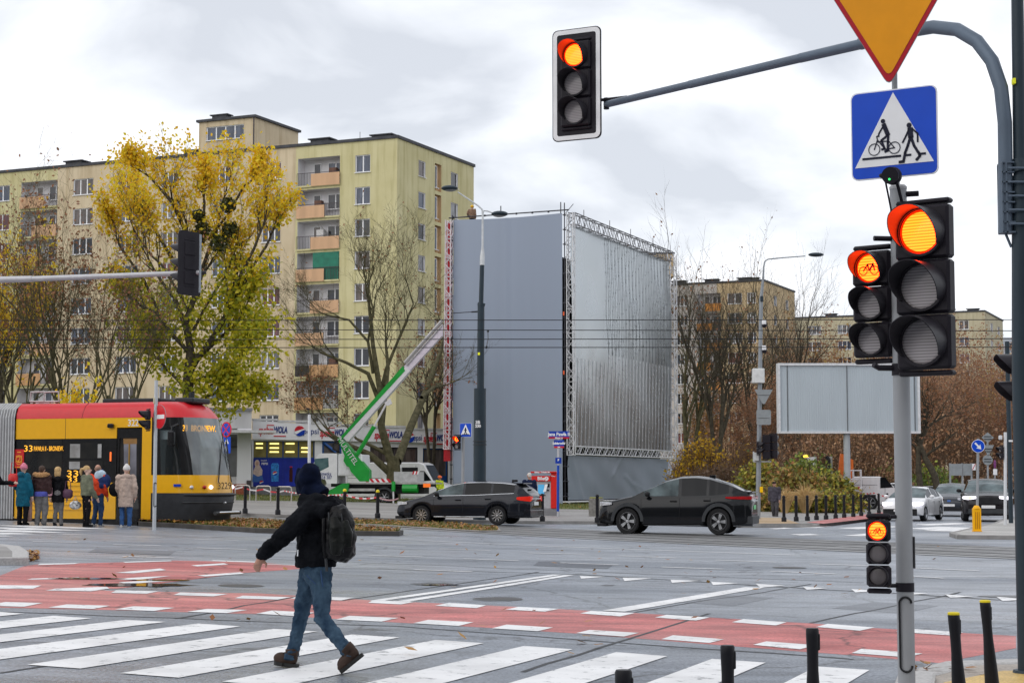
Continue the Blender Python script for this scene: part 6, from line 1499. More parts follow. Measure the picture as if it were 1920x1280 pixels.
# red crest panel beside the bellows
m_ = MB(); m_.box((tx(27.5),-0.006,tz(30,877)),(tx(45),0.01,tz(30,842))); cp_ = m_.build('crest_panel', M('crest_red',(0.50,0.012,0.015),0.4), tram)
gold = M('crest_gold', (0.75,0.30,0.03), 0.4); cx, cz = tx(36), tz(36,860)
m_ = MB(); m_.lathe([(0.085,-0.011),(0.115,-0.011)],20,(cx,0,cz),'y'); m_.strip([(cx-0.05,cz+0.05),(cx+0.03,cz+0.09),(cx+0.04,cz),(cx-0.03,cz-0.06),(cx+0.05,cz-0.1)],0.03,-0.012,-0.007); m_.strip([(cx-0.06,cz+0.2),(cx+0.06,cz+0.2)],0.03,-0.012,-0.007); m_.strip([(cx-0.12,cz-0.24),(cx+0.12,cz-0.24)],0.03,-0.012,-0.007); m_.strip([(cx-0.09,cz+0.1),(cx-0.1,cz-0.12),(cx,cz-0.17),(cx+0.1,cz-0.12),(cx+0.09,cz+0.1)],0.02,-0.012,-0.007); m_.build('crest', gold, cp_)
# roof: red cove along both sides
rows = []
for x in (xb_, tx(120), tx(205), xf+0.02):
    rows.append([(x,0.0,zrb+0.003),(x,0.02,zrb+0.16),(x,0.10,zrb+0.34),(x,0.26,zrb+0.46),(x,0.5,zrt),(x,W/2,zrt+0.04),(x,W-0.5,zrt),(x,W-0.26,zrb+0.46),(x,W-0.10,zrb+0.34),(x,W-0.02,zrb+0.16),(x,W,zrb+0.003)])
m_ = MB(); m_.grid(rows); m_.build('roof', tr_, tram, smooth=True, fix=False)
m_ = MB()
for px in (152,285): 
    x = tx(px); m_.tube([(x,-0.002,zrb),(x+0.03,0.02,zrb+0.16),(x+0.05,0.098,zrb+0.342),(x+0.06,0.255,zrb+0.462)],0.006,4,False)
m_.tube([(tx(122),-0.002,zrb),(tx(122),-0.002,zwt)],0.006,4,False)
m_.build('panel_seam', dkg, tram, fix=False)
m_ = MB(); m_.rbox((tx(172),0.5,zrt+0.0),(tx(282),W-0.5,zrt+0.13),0.03); m_.rbox((tx(302),0.7,zrt-0.02),(tx(338),W-0.6,zrt+0.14),0.04); m_.tube([(tx(320),W/2,zrt),(tx(320),W/2,zrt+0.32)],0.08,8); m_.build('roof_equipment', dkg, tram)
m_ = MB()
for a, b in ((32,60),(58,87)):
    za, zb3 = tz(a,751), tz(a,733)
    m_.tube([(tx(a),0.6,za),(tx(a)+0.03,0.6,zb3),(tx(b)-0.03,0.6,zb3),(tx(b),0.6,za),(tx(a),0.6,za)],0.03,6)
m_.tube([(tx(45),0.9,zrt),(tx(45),0.9,zrt+0.1)],0.2,8); m_.build('pantograph', M('pantograph_frame',(0.45,0.42,0.42),0.4,0.3), tram)
# door
zdt = tz(240,803); zdb = tz(240,970)
m_ = MB(); band(m_, xd0+0.02, xd0+0.09, zdb, zdt, 0.02); band(m_, xd1-0.09, xd1-0.02, zdb, zdt, 0.02); band(m_, xd0+0.09, xd1-0.09, zdt-0.28, zdt, 0.02); band(m_, xd0+0.09, xd1-0.09, zdb, zdb+0.25, 0.02); m_.box((xd0+0.02,0.0,zdb-0.1),(xd1-0.02,0.05,zdb-0.003)); dr = m_.build('door', tk, tram)
g = MB(); g.poly([(xd0+0.09,0.05,zdb+0.25),(xd1-0.09,0.05,zdb+0.25),(xd1-0.09,0.05,zdt-0.28),(xd0+0.09,0.05,zdt-0.28)]); g.build('door_pane', tg_, dr, fix=False)
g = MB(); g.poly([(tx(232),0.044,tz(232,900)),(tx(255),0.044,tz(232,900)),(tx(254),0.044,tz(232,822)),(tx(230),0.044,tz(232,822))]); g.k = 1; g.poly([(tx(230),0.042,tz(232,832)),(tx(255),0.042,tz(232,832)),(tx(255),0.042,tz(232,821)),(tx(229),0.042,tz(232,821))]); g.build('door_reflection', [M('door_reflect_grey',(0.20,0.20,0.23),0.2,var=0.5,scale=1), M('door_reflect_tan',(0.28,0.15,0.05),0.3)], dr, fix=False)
m_ = MB(); m_.box((xd0+0.14,0.0,zdb-0.1),(xd1-0.1,0.06,zdb-0.12+0.0)); 
m_ = MB(); m_.tube([(tx(241),0.035,tz(241,900)),(tx(241),0.035,tz(241,832))],0.02,6); m_.build('door_pole', M('pole_ochre',(0.35,0.2,0.03),0.4), dr)
m_ = MB(); m_.box((tx(206),-0.004,tz(206,864)),(tx(208.5),0.02,tz(206,847))); m_.build('side_marker', M('marker_red',(0.8,0.12,0.03),0.4,emit=((1,.15,.02),0.7)), tram)
m_ = MB(); m_.rbox((tx(203),-0.12,tz(206,802)),(tx(214),0.0,tz(206,794)),0.03); m_.build('side_camera', tk, tram)
# lower grille lines and skirt
m_ = MB()
for py in (908,918,926,934,944,953): m_.box((tx(60),-0.022,tz(120,py+2.5)),(tx(195),0.0,tz(120,py)))
m_.build('skirt_grille', ty_, tram)
m_ = MB(); m_.box((xb_,0.15,0.1),(xf,W-0.15,zsk+0.28)); m_.box((tx(200),0.1,0.02),(tx(262),0.3,0.5)); m_.build('underframe', tk, tram)
for px in (195,245):
    m_ = MB(); m_.lathe([(0.0,0.14),(0.30,0.14),(0.30,0.3)],20,(tx(px),0,0.30),'y'); m_.build('wheel', dkg, tram)
# bellows and the next car behind it
rows = []
for i in range(49):
    x = xb_-0.02-1.15*i/48; o = 0.06 if (i//2) % 2 == 0 else -0.05
    rows.append([(x,0.0-o,zsk-0.02),(x,-0.0-o,zrb+0.05),(x,0.08-o,zrb+0.3),(x,0.32,zrt-0.02+o),(x,W-0.32,zrt-0.02+o),(x,W-0.08+o,zrb+0.3),(x,W+o,zrb),(x,W+o,zsk)])
m_ = MB(); m_.grid(rows); m_.build('bellows', bel, tram, fix=False)
xr = xb_-1.2
m_ = MB(); m_.box((xr-6,0,zsk),(xr,W,zyt)); m_.k = 1; m_.box((xr-6,0.01,zyt+.002),(xr,W-0.01,zwt)); m_.k = 0; m_.box((xr-6,0,zwt+.002),(xr,W,zrb)); m_.k = 2; m_.box((xr-6,0.1,zrb+.002),(xr,W-0.1,zrt)); m_.build('rear_car', [ty_, tk, tr_], tram)
# nose: loft of plan curves
zA = [zsk-0.02, tz(400,950), tz(400,926), tz(400,924), tz(400,905), tz(400,890), tz(400,860), tz(400,825), tz(400,800), zrb, zrb+0.16, zrb+0.34, zrb+0.46, zrt, zrt+0.04]
nx = [0.10,0.20,0.26,0.18,0.16,0.12,0.03,-0.13,-0.27,-0.34,-0.48,-0.68,-0.92,xf+0.35,xf+0.12]
hf = [1.0]*10+[0.983,0.915,0.779,0.574,0.02]
AN = 48
def nose_pt(j, a):
    Wh = W/2*hf[j]; sa, ca = math.sin(a), math.cos(a)
    y = W/2+Wh*math.copysign(abs(sa)**0.72, sa)
    L0 = nx[j]-xf
    x = xf+L0*(1-(1-abs(ca)**0.62))
    return (x, y, zA[j])
angs = [-math.pi/2+math.pi*i/AN for i in range(AN+1)]
Bp = {k: MB() for k in ('ty','tr','tkl','tkr','bump','ws','sidel','sider')}
for j in range(len(zA)-1):
    for i in range(AN):
        a = (angs[i]+angs[i+1])/2; deg = math.degrees(a)
        q = [nose_pt(j,angs[i]),nose_pt(j,angs[i+1]),nose_pt(j+1,angs[i+1]),nose_pt(j+1,angs[i])]
        if j < 3: k = 'bump'
        elif j == 3: k = 'ty'
        elif j == 4: k = 'ty'
        elif j < 9:
            if j == 4 or (j == 5 and abs(deg) < 0): k = 'ty'
            elif abs(deg) < 54: k = 'ws'
            elif abs(deg) < 66: k = 'tk'
            elif abs(deg) < 86 and j < 8: k = 'side'
            else: k = 'tk'
        else: k = 'tr'
        if k in ('tk','side'): k += 'l' if a < 0 else 'r'
        Bp[k].poly(q)
def bw(mb, nm, mt):
    me = bpy.data.meshes.new(nm); me.from_pydata([tuple(v) for v in mb.v], [], mb.f); me.materials.append(mt)
    bm = bmesh.new(); bm.from_mesh(me); bmesh.ops.remove_doubles(bm, verts=bm.verts, dist=0.001); bm.to_mesh(me); bm.free()
    me.polygons.foreach_set('use_smooth', [True]*len(me.polygons)); return link(nm, me, tram)
bw(Bp['ty'],'front_panel',ty_); bw(Bp['tr'],'front_roof',tr_); bw(Bp['tkl'],'windscreen_frame',tk); bw(Bp['tkr'],'windscreen_frame',tk); bw(Bp['bump'],'bumper',dkg); bw(Bp['ws'],'windscreen',M('windscreen_glass',(0.30,0.33,0.34),0.04,spec=0.6,var=0.35,scale=1.1,alpha_glass=0.42)); bw(Bp['sidel'],'cab_window',tclear); bw(Bp['sider'],'cab_window',tclear)  # windscreen's grey base colour stands in for reflected sky
m_ = MB()
for j, dz in ((2,-0.02),(1,0.12)):
    pts = []
    for i in range(6, AN-5):
        p = nose_pt(j, angs[i]); pts.append((p[0]+0.02, W/2+(p[1]-W/2)*1.012, p[2]+dz))
    m_.tube(pts, 0.028 if j == 2 else 0.02, 5)
pts = [(nx[0]+0.16, W/2-0.75+1.5*i/10, 0.42+0.0*i) for i in range(11)]
m_.tube(pts, 0.06, 6); m_.build('bumper_bar', cladding, tram)
m_ = MB(); m_.tube([(nx[0]+0.21, W/2-0.6, 0.44),(nx[0]+0.21, W/2+0.6, 0.44)],0.03,6); m_.ell((nx[0]+0.2,W/2-0.25,0.72),(0.05,0.07,0.03),8,5); m_.build('coupler_cover', chrome, tram)
# headlights, number, wipers, mirror, interior, driver desk
for yy, mt in ((0.16,headl),(0.36,taill),(0.52,headlit),(W-0.2,headl),(W-0.42,headlit)):
    j = 4; 
    best = min(angs, key=lambda a: abs(nose_pt(4,a)[1]-yy)); p = nose_pt(4,best); m_ = MB(); m_.ell((p[0]+0.03,p[1]-0.015,tz(400,913)),(0.05,0.085,0.055),10,6); m_.build('headlight', mt, tram)
num = M('number_dark', (0.05,0.04,0.02), 0.5)
nb = text('3229', 0.28, num, tram, 0, 0, 0, 0.006, sx=0.8)
best = min(angs, key=lambda a: abs(nose_pt(4,a)[1]-0.90)); p = nose_pt(4,best); nb.location = (p[0]+0.13, p[1]+0.02, tz(405,911)); nb.rotation_euler = (0,0,R(58))
st = MB(); st.box((tx(326),-0.0,tz(330,912)),(tx(340),0.012,tz(330,907))); st.build('pictogram_strip', blue_s, tram)
m_ = MB()
for a0, a1 in ((-14,6),(10,22)):
    p0 = nose_pt(4,R(a0)); p1 = nose_pt(7,R(a1)); m_.tube([(p0[0]+0.05,p0[1],p0[2]+0.02),(p1[0]+0.06,p1[1],p1[2])],0.018,5); q = nose_pt(6,R(a1+2)); m_.tube([(q[0]+0.05,q[1],q[2]-0.25),(p1[0]+0.05,p1[1],p1[2]+0.25)],0.014,5)
m_.build('wiper', tk, tram)
m_ = MB(); m_.rbox((tx(322),-0.30,tz(325,837)),(tx(334),-0.12,tz(325,807)),0.05); m_.tube([(tx(333),-0.02,tz(330,795)),(tx(330),-0.22,tz(330,800)),(tx(328),-0.21,tz(330,812))],0.04,6); m_.build('mirror', tk, tram)
tx_d = text('33  BRONIEW.', 0.24, led, tram, 0, 0, 0, 0.004, sx=0.75, bold=0.006); p = nose_pt(8,R(-26)); tx_d.location = (nx[8]-0.12, 0.62, tz(380,802)); tx_d.rotation_euler = (0,0,R(62))
m_ = MB(); m_.box((xf-0.35,0.12,zsk+0.3),(xf-0.3,W-0.12,zrt-0.3)); m_.build('cab_partition', tk, tram)
m_ = MB(); m_.rbox((xf+0.75,0.35,zsk+0.4),(nx[4]-0.35,W-0.35,zyt+0.12),0.08); m_.box((xf-0.3,0.2,zsk+0.3),(nx[4]-0.6,W-0.2,zsk+0.42)); m_.build('driver_desk', dkg, tram)
m_ = MB(); m_.poly([(nx[7]-0.16,0.65,tz(380,838)),(nx[7]-0.14,1.75,tz(380,838)),(nx[8]-0.16,1.75,tz(380,806)),(nx[8]-0.16,0.6,tz(380,806))]); m_.build('sun_blind', M('blind_pale',(0.62,0.64,0.66),0.7), tram, fix=False)
m_ = MB(); m_.poly([(tx(292),0.16,tz(300,823)),(tx(320),0.16,tz(300,823)),(tx(320),0.16,tz(300,806)),(tx(292),0.16,tz(300,806))]); m_.build('sun_blind', MATS['blind_pale'], tram, fix=False)
# ================================================================ people
CLT = bpy.data.textures.new('folds', 'CLOUDS'); CLT.noise_scale = 0.10; CLT.noise_depth = 2
CL2 = bpy.data.textures.new('creases', 'CLOUDS'); CL2.noise_scale = 0.045; CL2.noise_depth = 1
def fuse(mb, name, mat, parent=None, voxel=0.012, smooth=6, fac=0.5, wr=0.0, wr2=0.0):
    me = bpy.data.meshes.new('f'); me.from_pydata([tuple(v) for v in mb.v], [], mb.f)
    bm = bmesh.new(); bm.from_mesh(me); bmesh.ops.recalc_face_normals(bm, faces=bm.faces); bm.to_mesh(me); bm.free()
    o = bpy.data.objects.new('f', me); C.objects.link(o)
    m = o.modifiers.new('r', 'REMESH'); m.mode = 'VOXEL'; m.voxel_size = voxel; m.use_smooth_shade = True
    if smooth:
        s = o.modifiers.new('s', 'SMOOTH'); s.iterations = smooth; s.factor = fac
    for w_, tx_ in ((wr, CLT), (wr2, CL2)):
        if w_: d_m = o.modifiers.new('d', 'DISPLACE'); d_m.texture = tx_; d_m.strength = w_; d_m.mid_level = 0.5
    dg = bpy.context.evaluated_depsgraph_get(); dg.update()
    out = bpy.data.meshes.new_from_object(o.evaluated_get(dg)); bpy.data.objects.remove(o)
    out.materials.clear(); out.materials.append(mat); out.polygons.foreach_set('use_smooth', [True]*len(out.polygons)); out.name = name
    return link(name, out, parent)
def capsule(mb, pts, rad, n=10):
    mb.tube(pts, rad, n)
    for p, r in zip(pts, rad if isinstance(rad, (list, tuple)) else [rad]*len(pts)): mb.ell(p, (r,r,r), n, 6)
def cloth(key, col, rough=0.8, var=0.25, scale=9, bump=0.5, **k): return M(key, col, rough, var=var, scale=scale, bump=bump, **k)
skinm = M('skin', (0.46,0.25,0.18), 0.55, var=0.08, scale=10); skinl = M('skin_light', (0.60,0.40,0.32), 0.55, var=0.08, scale=10)
def hand(mb, w, d, up, size=0.19, curl=0.5, thumb=1):
    """palm, four separate fingers and a thumb growing from wrist w along d; up is the back-of-hand side"""
    d = d.normalized(); s = d.cross(up).normalized(); up = s.cross(d).normalized()
    p = w+d*size*0.28
    mb.tube([w, w+d*size*0.2, p+d*size*0.2],[0.024,0.032,0.033],8); mb.ell(p,(0.036,0.036,0.03),8,6)
    for i, (o, ln) in enumerate(((-0.027,0.40),(-0.009,0.46),(0.009,0.43),(0.026,0.34))):
        a = w+d*size*0.46+s*o; dd = d.copy(); pts = [a]
        for k in range(3):
            dd = (dd-up*curl*(0.5+0.25*k)).normalized(); pts.append(pts[-1]+dd*size*ln*(0.42-0.07*k))
        mb.tube(pts,[0.0105,0.010,0.0095,0.008],6); mb.ell(pts[-1],(0.008,)*3,6,4)
    a = w+d*size*0.18-s*0.028*thumb; b = a+(d*0.55-s*thumb*0.75-up*0.3).normalized()*size*0.22; c = b+(d*0.9-s*thumb*0.2-up*0.3).normalized()*size*0.17
    mb.tube([a,b,c],[0.013,0.012,0.009],6); mb.ell(c,(0.009,)*3,6,4)
DEF = dict(pel=(0,0,.53), wai=(0,0,.60), che=(0,-.005,.725), neck=(0,.0,.845), head=(0,-.012,.925),
    ls=(.108,0,.80), rs=(-.108,0,.80), le=(.135,.01,.63), re=(-.135,.01,.63), lw=(.14,-.03,.485), rw=(-.14,-.03,.485),
    lh=(.052,0,.52), rh=(-.052,0,.52), lk=(.055,-.012,.285), rk=(-.055,-.012,.285), la=(.055,.01,.045), ra=(-.055,.01,.045))
def person(label, loc, rz, H=1.68, J={}, coat=None, hem=0.47, bulk=1.0, trousers=None, legw=1.0, shoes=None, sk=None, hairm=None, hair=None, extra=None, name='person', group=None, headturn=0.0, seated=False):
    t = thing(name, label, 'person', loc, rz, group); rj = random.Random(len(label)*7+ord(label[-3])); j = {k: Vector(J.get(k, v))*H+Vector((rj.gauss(0,.012),rj.gauss(0,.014),0))*(0 if k in ('pel','wai') else 1) for k, v in DEF.items()}
    if rj.random() < .5: j['le' if rj.random() < .5 else 're'] += Vector((0,-.05,.0)); j['lw'] += Vector((-.03,-.12,.05))
    b = MB(); hd = j['head']; hs = H*0.066
    ca, sa = math.cos(headturn), math.sin(headturn)
    def hp(x, y, z): return hd+Vector((x*ca-y*sa, x*sa+y*ca, z))*hs/0.112
    capsule(b, [j['neck']-Vector((0,0,.03)), j['neck'], hd-Vector((0,0,.05))],[.058,.052,.055])
    b.ell(hp(0,0.012,0.02),(.080*H/1.7,.095*H/1.7,.105*H/1.7),14,10); b.ell(hp(0,-0.03,-0.055),(.058,.06,.06),12,8)
    b.tube([hp(0,-.09,.03),hp(0,-.115,-.012),hp(0,-.095,-.02)],[.012,.018,.012],6)
    for s_ in (-1,1): b.ell(hp(s_*.082,.015,.0),(.014,.022,.03),8,5)
    capsule(b, [j['pel'],j['wai'],j['che'],j['neck']-Vector((0,0,.06))],[.12,.115,.125,.07])
    for a, e, w_, th in (('ls','le','lw',-1),('rs','re','rw',1)):
        capsule(b, [j['che']+Vector((0,0,.06)),j[a],j[e],j[w_]],[.06,.055,.042,.027],8)
        dd = (j[w_]-j[e]).normalized(); hand(b, j[w_], dd, Vector(((1 if a == 'ls' else -1),0.2,0.1)), curl=0.35, thumb=th)
    for h_, k_, a_ in (('lh','lk','la'),('rh','rk','ra')): capsule(b, [j[h_],j[k_],j[a_]],[.085,.055,.04],8)
    fuse(b, 'body', sk or skinm, t, 0.013, 3)
    f = MB()
    for s_ in (-1,1): f.ell(hp(s_*.033,-.088,.022),(.012,.008,.008),8,5)
    f.build('eye', M('eye_dark',(0.02,0.015,0.012),0.3), t)
    f = MB(); f.tube([hp(-.026,-.094,-.062),hp(0,-.102,-.06),hp(.026,-.094,-.062)],[.004,.007,.004],5); f.build('mouth', M('lip',(0.36,0.13,0.11),0.5), t)
    if coat:
        c = MB(); bl = bulk; ch = j['che']
        for zf, rx, ry in ((hem,.185,.150),(hem+.03,.188,.152),(.56,.180,.145),(.62,.172,.140),(.70,.185,.145),(.77,.185,.135),(.815,.13,.115),(.845,.085,.085)):
            pass
        prof = [(hem,.178,.142),((hem+.58)/2,.180,.145),(.60,.170,.138),(.68,.180,.142),(.755,.188,.136),(.805,.140,.115),(.845,.082,.085)]
        rows = []
        for zf, rx, ry in prof:
            z = zf*H; tt = max(0,min(1,(zf-.53)/(.80-.53))); cc = j['pel'].lerp(j['neck'], tt); 
            rows.append([(cc.x+rx*bl*math.cos(2*math.pi*i/20), cc.y+ry*bl*math.sin(2*math.pi*i/20)*1.0, z) for i in range(20)])
        ix = c.grid(rows, closed=True); c.face(ix[0][::-1]); c.face(ix[-1])
        for a, e, w_ in (('ls','le','lw'),('rs','re','rw')):
            m1 = j[a].lerp(j[e],.5)
            capsule(c, [ch.lerp(j[a],.6)+Vector((0,0,.03)), j[a], m1, j[e], j[e].lerp(j[w_],.92)],[.085*bl,.088*bl,.078*bl,.068*bl,.052*bl],10)
        if extra: extra(c, j, H)
        fuse(c, 'coat', coat, t, 0.015, 5, wr=0.05)
    if trousers:
        c = MB(); g = legw
        capsule(c, [j['pel']+Vector((0,0,.06)), j['pel']],[.150,.150],12)
        for h_, k_, a_ in (('lh','lk','la'),('rh','rk','ra')):
            capsule(c, [j[h_],j[h_].lerp(j[k_],.5),j[k_],j[k_].lerp(j[a_],.6),j[a_]+Vector((0,0,.0))],[.105*g,.092*g,.075*g,.066*g,.062*g],10)
        fuse(c, 'trousers', trousers, t, 0.015, 4, wr=0.045)
    if shoes:
        for a_ in ('la','ra'):
            c = MB(); p = j[a_]; c.ell(p+Vector((0,.01,-.012)),(.042,.05,.05),10,6); c.ell(p+Vector((0,-.07,-.030)),(.044,.075,.036),10,6); c.ell(p+Vector((0,-.13,-.038)),(.042,.05,.028),10,6); c.rbox((p.x-.042,p.y-.17,p.z-.074),(p.x+.042,p.y+.055,p.z-.045),.02)
            fuse(c, 'shoe', shoes, t, 0.009, 3)
    if hair: 
        c = MB(); hair(c, hp, j, H); fuse(c, 'hair' if hair not in HATS else 'hat', hairm, t, 0.011, 4)
    return t, j, hp
def h_short(c, hp, j, H): c.ell(hp(0,.025,.045),(.090,.098,.088),12,8); c.ell(hp(0,.07,-.0),(.075,.05,.07),10,6)
def h_bald(c, hp, j, H): c.ell(hp(0,.045,.015),(.088,.075,.06),12,8)
def h_long(c, hp, j, H): c.ell(hp(0,.025,.04),(.098,.105,.098),12,8); c.ell(hp(0,.06,-.07),(.095,.07,.13),12,8); c.ell(hp(0,.07,-.15),(.085,.05,.10),10,6)
def h_pony(c, hp, j, H):
    c.ell(hp(0,.025,.042),(.093,.103,.092),12,8); c.tube([hp(0,.11,.045),hp(.0,.165,.03),hp(.0,.185,-.05),hp(.0,.165,-.15)],[.03,.045,.042,.02],8)
def h_beanie(c, hp, j, H): c.ell(hp(0,.02,.055),(.100,.110,.098),12,8); c.ell(hp(0,.03,.14),(.05,.05,.04),10,6); c.tube([hp(0,.02,.015),hp(0,.02,.04)],[.106,.106],14)
def h_cap(c, hp, j, H): c.ell(hp(0,.015,.06),(.105,.118,.055),12,8); c.ell(hp(0,-.10,.045),(.07,.06,.015),10,6)
def h_helmet(c, hp, j, H): c.ell(hp(0,.01,.06),(.125,.14,.10),14,8); c.ell(hp(0,-.02,.03),(.135,.165,.02),14,6)
HATS = (h_beanie, h_cap, h_helmet)
jeans = cloth('jeans_blue', (0.03,0.09,0.24)); jeansd = cloth('jeans_dark', (0.02,0.05,0.12)); blackc = cloth('cloth_black', (0.006,0.006,0.008), var=0.35); greyp = cloth('sweatpants_grey', (0.17,0.165,0.165)); shoe_b = cloth('shoe_black', (0.015,0.015,0.016), bump=0.2); shoe_w = cloth('shoe_white', (0.55,0.54,0.52), bump=0.2)
blond = M('hair_blond', (0.50,0.33,0.15), 0.6, var=0.3, scale=25, stretch=(1,1,.15)); darkh = M('hair_dark', (0.06,0.035,0.025), 0.6, var=0.3, scale=25); greyh = M('hair_grey', (0.55,0.52,0.48), 0.6, var=0.15, scale=20)
GP = 'people boarding the tram'
def at(px, py): g = G(px, py); return g
def bag(name, label, loc, rz, build, mats, cat, smooth=True):
    m_ = MB(); build(m_); o = m_.build(name, mats, None, loc, rz, smooth=smooth, angle=50); return tag(o, label, cat)
# 1 reaching person at the edge
person('person in black at the photograph edge reaching a bare hand towards the tram queue', at(-20,984), R(75), 1.72, dict(lw=(.10,-.30,.63), le=(.14,-.10,.66)), blackc, 0.45, 1.05, blackc, 1.0, shoe_b, skinl, darkh, h_short, group=GP)
# 2 teal coat, pink hat
p, j, hp = person('woman in a long teal padded coat and pink hat', at(42,984), R(158), 1.66, {}, cloth('coat_teal', (0.0,0.085,0.14)), 0.31, 1.12, blackc, 1.05, shoe_b, skinl, M('wool_pink',(0.62,0.20,0.28),0.9,var=0.2,scale=30), h_beanie, lambda c, j, H: c.ell((0,.10,.83*H),(.13,.09,.085),12,7), group=GP, headturn=R(30))
# 3 brown puffer, fur hood
fur = M('fur_tan', (0.42,0.23,0.10), 0.95, var=0.5, scale=28, bump=1.0)
p, j, hp = person('woman in a brown puffer jacket with fur-trimmed hood and grey sweatpants', at(76,984.5), R(178), 1.64, {}, cloth('coat_brown', (0.045,0.022,0.022), 0.45), 0.53, 1.12, greyp, 1.2, shoe_w, skinl, darkh, h_short, lambda c, j, H: c.ell((0,.09,.82*H),(.15,.08,.09),12,7), group=GP)
m_ = MB(); m_.tube([(-.19,-.02,1.39),(-.16,.10,1.40),(-.07,.19,1.385),(.07,.19,1.385),(.16,.10,1.40),(.19,-.02,1.39)],[.05,.065,.07,.07,.065,.05],8); m_.build('fur_trim', fur, p, smooth=True)
m_ = MB(); m_.lathe([(.198,.80),(.205,.86),(.19,.93)],18,(0,0,0)); m_.build('shirt_hem', cloth('shirt_violet_blue',(0.09,0.10,0.42)), p, smooth=True, fix=False)
# 4 black coat, blond
person('woman with long blond hair in a black coat and grey trousers', at(108,985), R(182), 1.62, {}, blackc, 0.40, 1.0, greyp, 0.9, shoe_b, skinl, blond, h_long, lambda c, j, H: c.ell((0,.09,.80*H),(.13,.07,.08),12,7), group=GP)
# 5 green jacket with ponytail
person('woman with blond ponytail in a sage green jacket looking along the queue', at(161,987.5), R(128), 1.68, dict(lw=(.16,-.10,.50), rw=(-.12,-.12,.47), re=(-.14,-.02,.62)), cloth('jacket_sage', (0.14,0.15,0.10)), 0.51, 1.05, blackc, 0.85, shoe_b, skinl, blond, h_pony, group=GP, headturn=R(-35))
# 6 red jacket
person('man with cropped hair in an orange-red jacket and jeans', at(182,986.5), R(165), 1.72, {}, cloth('jacket_orange_red', (0.62,0.055,0.015)), 0.50, 1.08, jeansd, 1.0, shoe_w, skinm, M('hair_cropped',(0.24,0.15,0.11),0.7,var=0.2,scale=30), h_bald, group=GP, headturn=R(20))
# 7 beige coat white beanie
person('woman in a long beige padded coat and white knitted hat at the tram door', at(235,988.5), R(184), 1.72, dict(la=(.06,.01,.045), ra=(-.06,.01,.045)), cloth('coat_beige', (0.47,0.36,0.30), 0.6, var=0.12, scale=7), 0.33, 1.13, jeans, 1.0, shoe_w, skinl, M('wool_white',(0.66,0.64,0.62),0.9,var=0.1,scale=30), h_beanie, lambda c, j, H: (c.ell((0,.08,.82*H),(.17,.09,.08),12,7), c.tube([(0,.16,.78*H),(0,.15,.5*H)],[.03,.03],8)), group=GP)
def tote(w, h, d, ht):
    def f(m_):
        m_.rbox((-w/2,-d/2,0),(w/2,d/2,h),min(w,d)*0.4); 
        m_.tube([(-w*.3,0,h),(-w*.2,0,h+ht),(w*.2,0,h+ht),(w*.3,0,h)],.012,5)
    return f
def up(px, py, pxg, pyg, dy=0.0):
    g = G(pxg, pyg); return P(px, py, g.y+dy)
bag('shoulder_bag', 'bright red bag on the arm of the teal coat', up(25,912,42,984,-.05), R(-10), tote(.30,.36,.12,.30), [M('bag_red',(0.55,0.02,0.02),0.4)], 'bag')
bag('tote_bag', 'long dusty pink shopping bag hanging between the teal and brown coats', up(53,977,60,984,-.05), 0, tote(.20,.82,.12,.22), [cloth('bag_dusty_pink',(0.40,0.24,0.20))], 'bag')
bag('shoulder_bag', 'pale pink bag slung across the brown puffer jacket', up(93,930,76,984,-.22), R(10), lambda m_: (m_.rbox((-.07,-.04,0),(.07,.04,.26),.03), m_.tube([(-.02,0,.25),(-.14,-.01,.48),(-.28,.02,.68)],.022,5)), [M('bag_pale_pink',(0.60,0.32,0.38),0.5)], 'bag')
bag('handbag', 'dark plum handbag at the elbow of the black coat', up(127,934,108,985,-.1), 0, tote(.27,.26,.14,.22), [M('bag_plum',(0.10,0.045,0.08),0.5)], 'bag')
bag('patterned_bag', 'black and white patterned bag carried by the ponytailed woman', up(141,954,161,987,-.15), 0, lambda m_: (m_.ell((0,0,.11),(.17,.10,.12),12,8), m_.tube([(-.06,0,.2),(0,0,.36),(.06,0,.2)],.012,5)), [M('bag_pattern',(0.02,0.02,0.02),0.5,var=0,scale=16,col2=(0.75,0.75,0.75),detail=1)], 'bag')
bag('waist_bag', 'small black bag with pale strap across the sage jacket', up(163,921,161,987,-.26), 0, lambda m_: (m_.rbox((-.13,-.04,0),(.10,.04,.14),.03), m_.tube([(-.12,-.03,.16),(-.05,-.07,.06),(.08,-.06,.0),(.14,-.03,.02)],.011,5)), [blackc], 'bag')
def bpk(m_):
    m_.k = 0; m_.ell((.03,-.02,.30),(.20,.14,.22),14,9); m_.k = 1; m_.ell((-.06,0,.46),(.17,.14,.16),14,9); m_.k = 0; m_.tube([(-.02,.10,.5),(.0,.2,.62),(.02,.26,.5)],.025,6); m_.rbox((-.10,-.16,.10),(.16,-.08,.28),.04)
bag('backpack', 'pale blue and navy backpack on the orange-red jacket', up(192,922,182,986,-.24), R(15), bpk, [cloth('backpack_navy',(0.012,0.03,0.12)), cloth('backpack_ice',(0.42,0.52,0.62))], 'bag')
bag('shoulder_bag', 'black shoulder bag hanging from the beige coat', up(215,928,235,988,-.12), R(5), lambda m_: (m_.ell((0,0,.16),(.17,.10,.20),12,8), m_.tube([(.03,0,.34),(.07,.0,.6),(.12,.02,.9)],.018,5)), [blackc], 'bag')
bag('umbrella', 'folded umbrella with a curved wooden handle under the beige coat arm', up(249,930,235,988,-.05), 0, lambda m_: (m_.tube([(-.02,0,.22),(.02,0,.06),(.03,0,-.02),(.06,0,-.06),(.10,0,-.05),(.115,0,.0)],.014,6)), [M('wood_handle',(0.45,0.20,0.08),0.4)], 'umbrella')
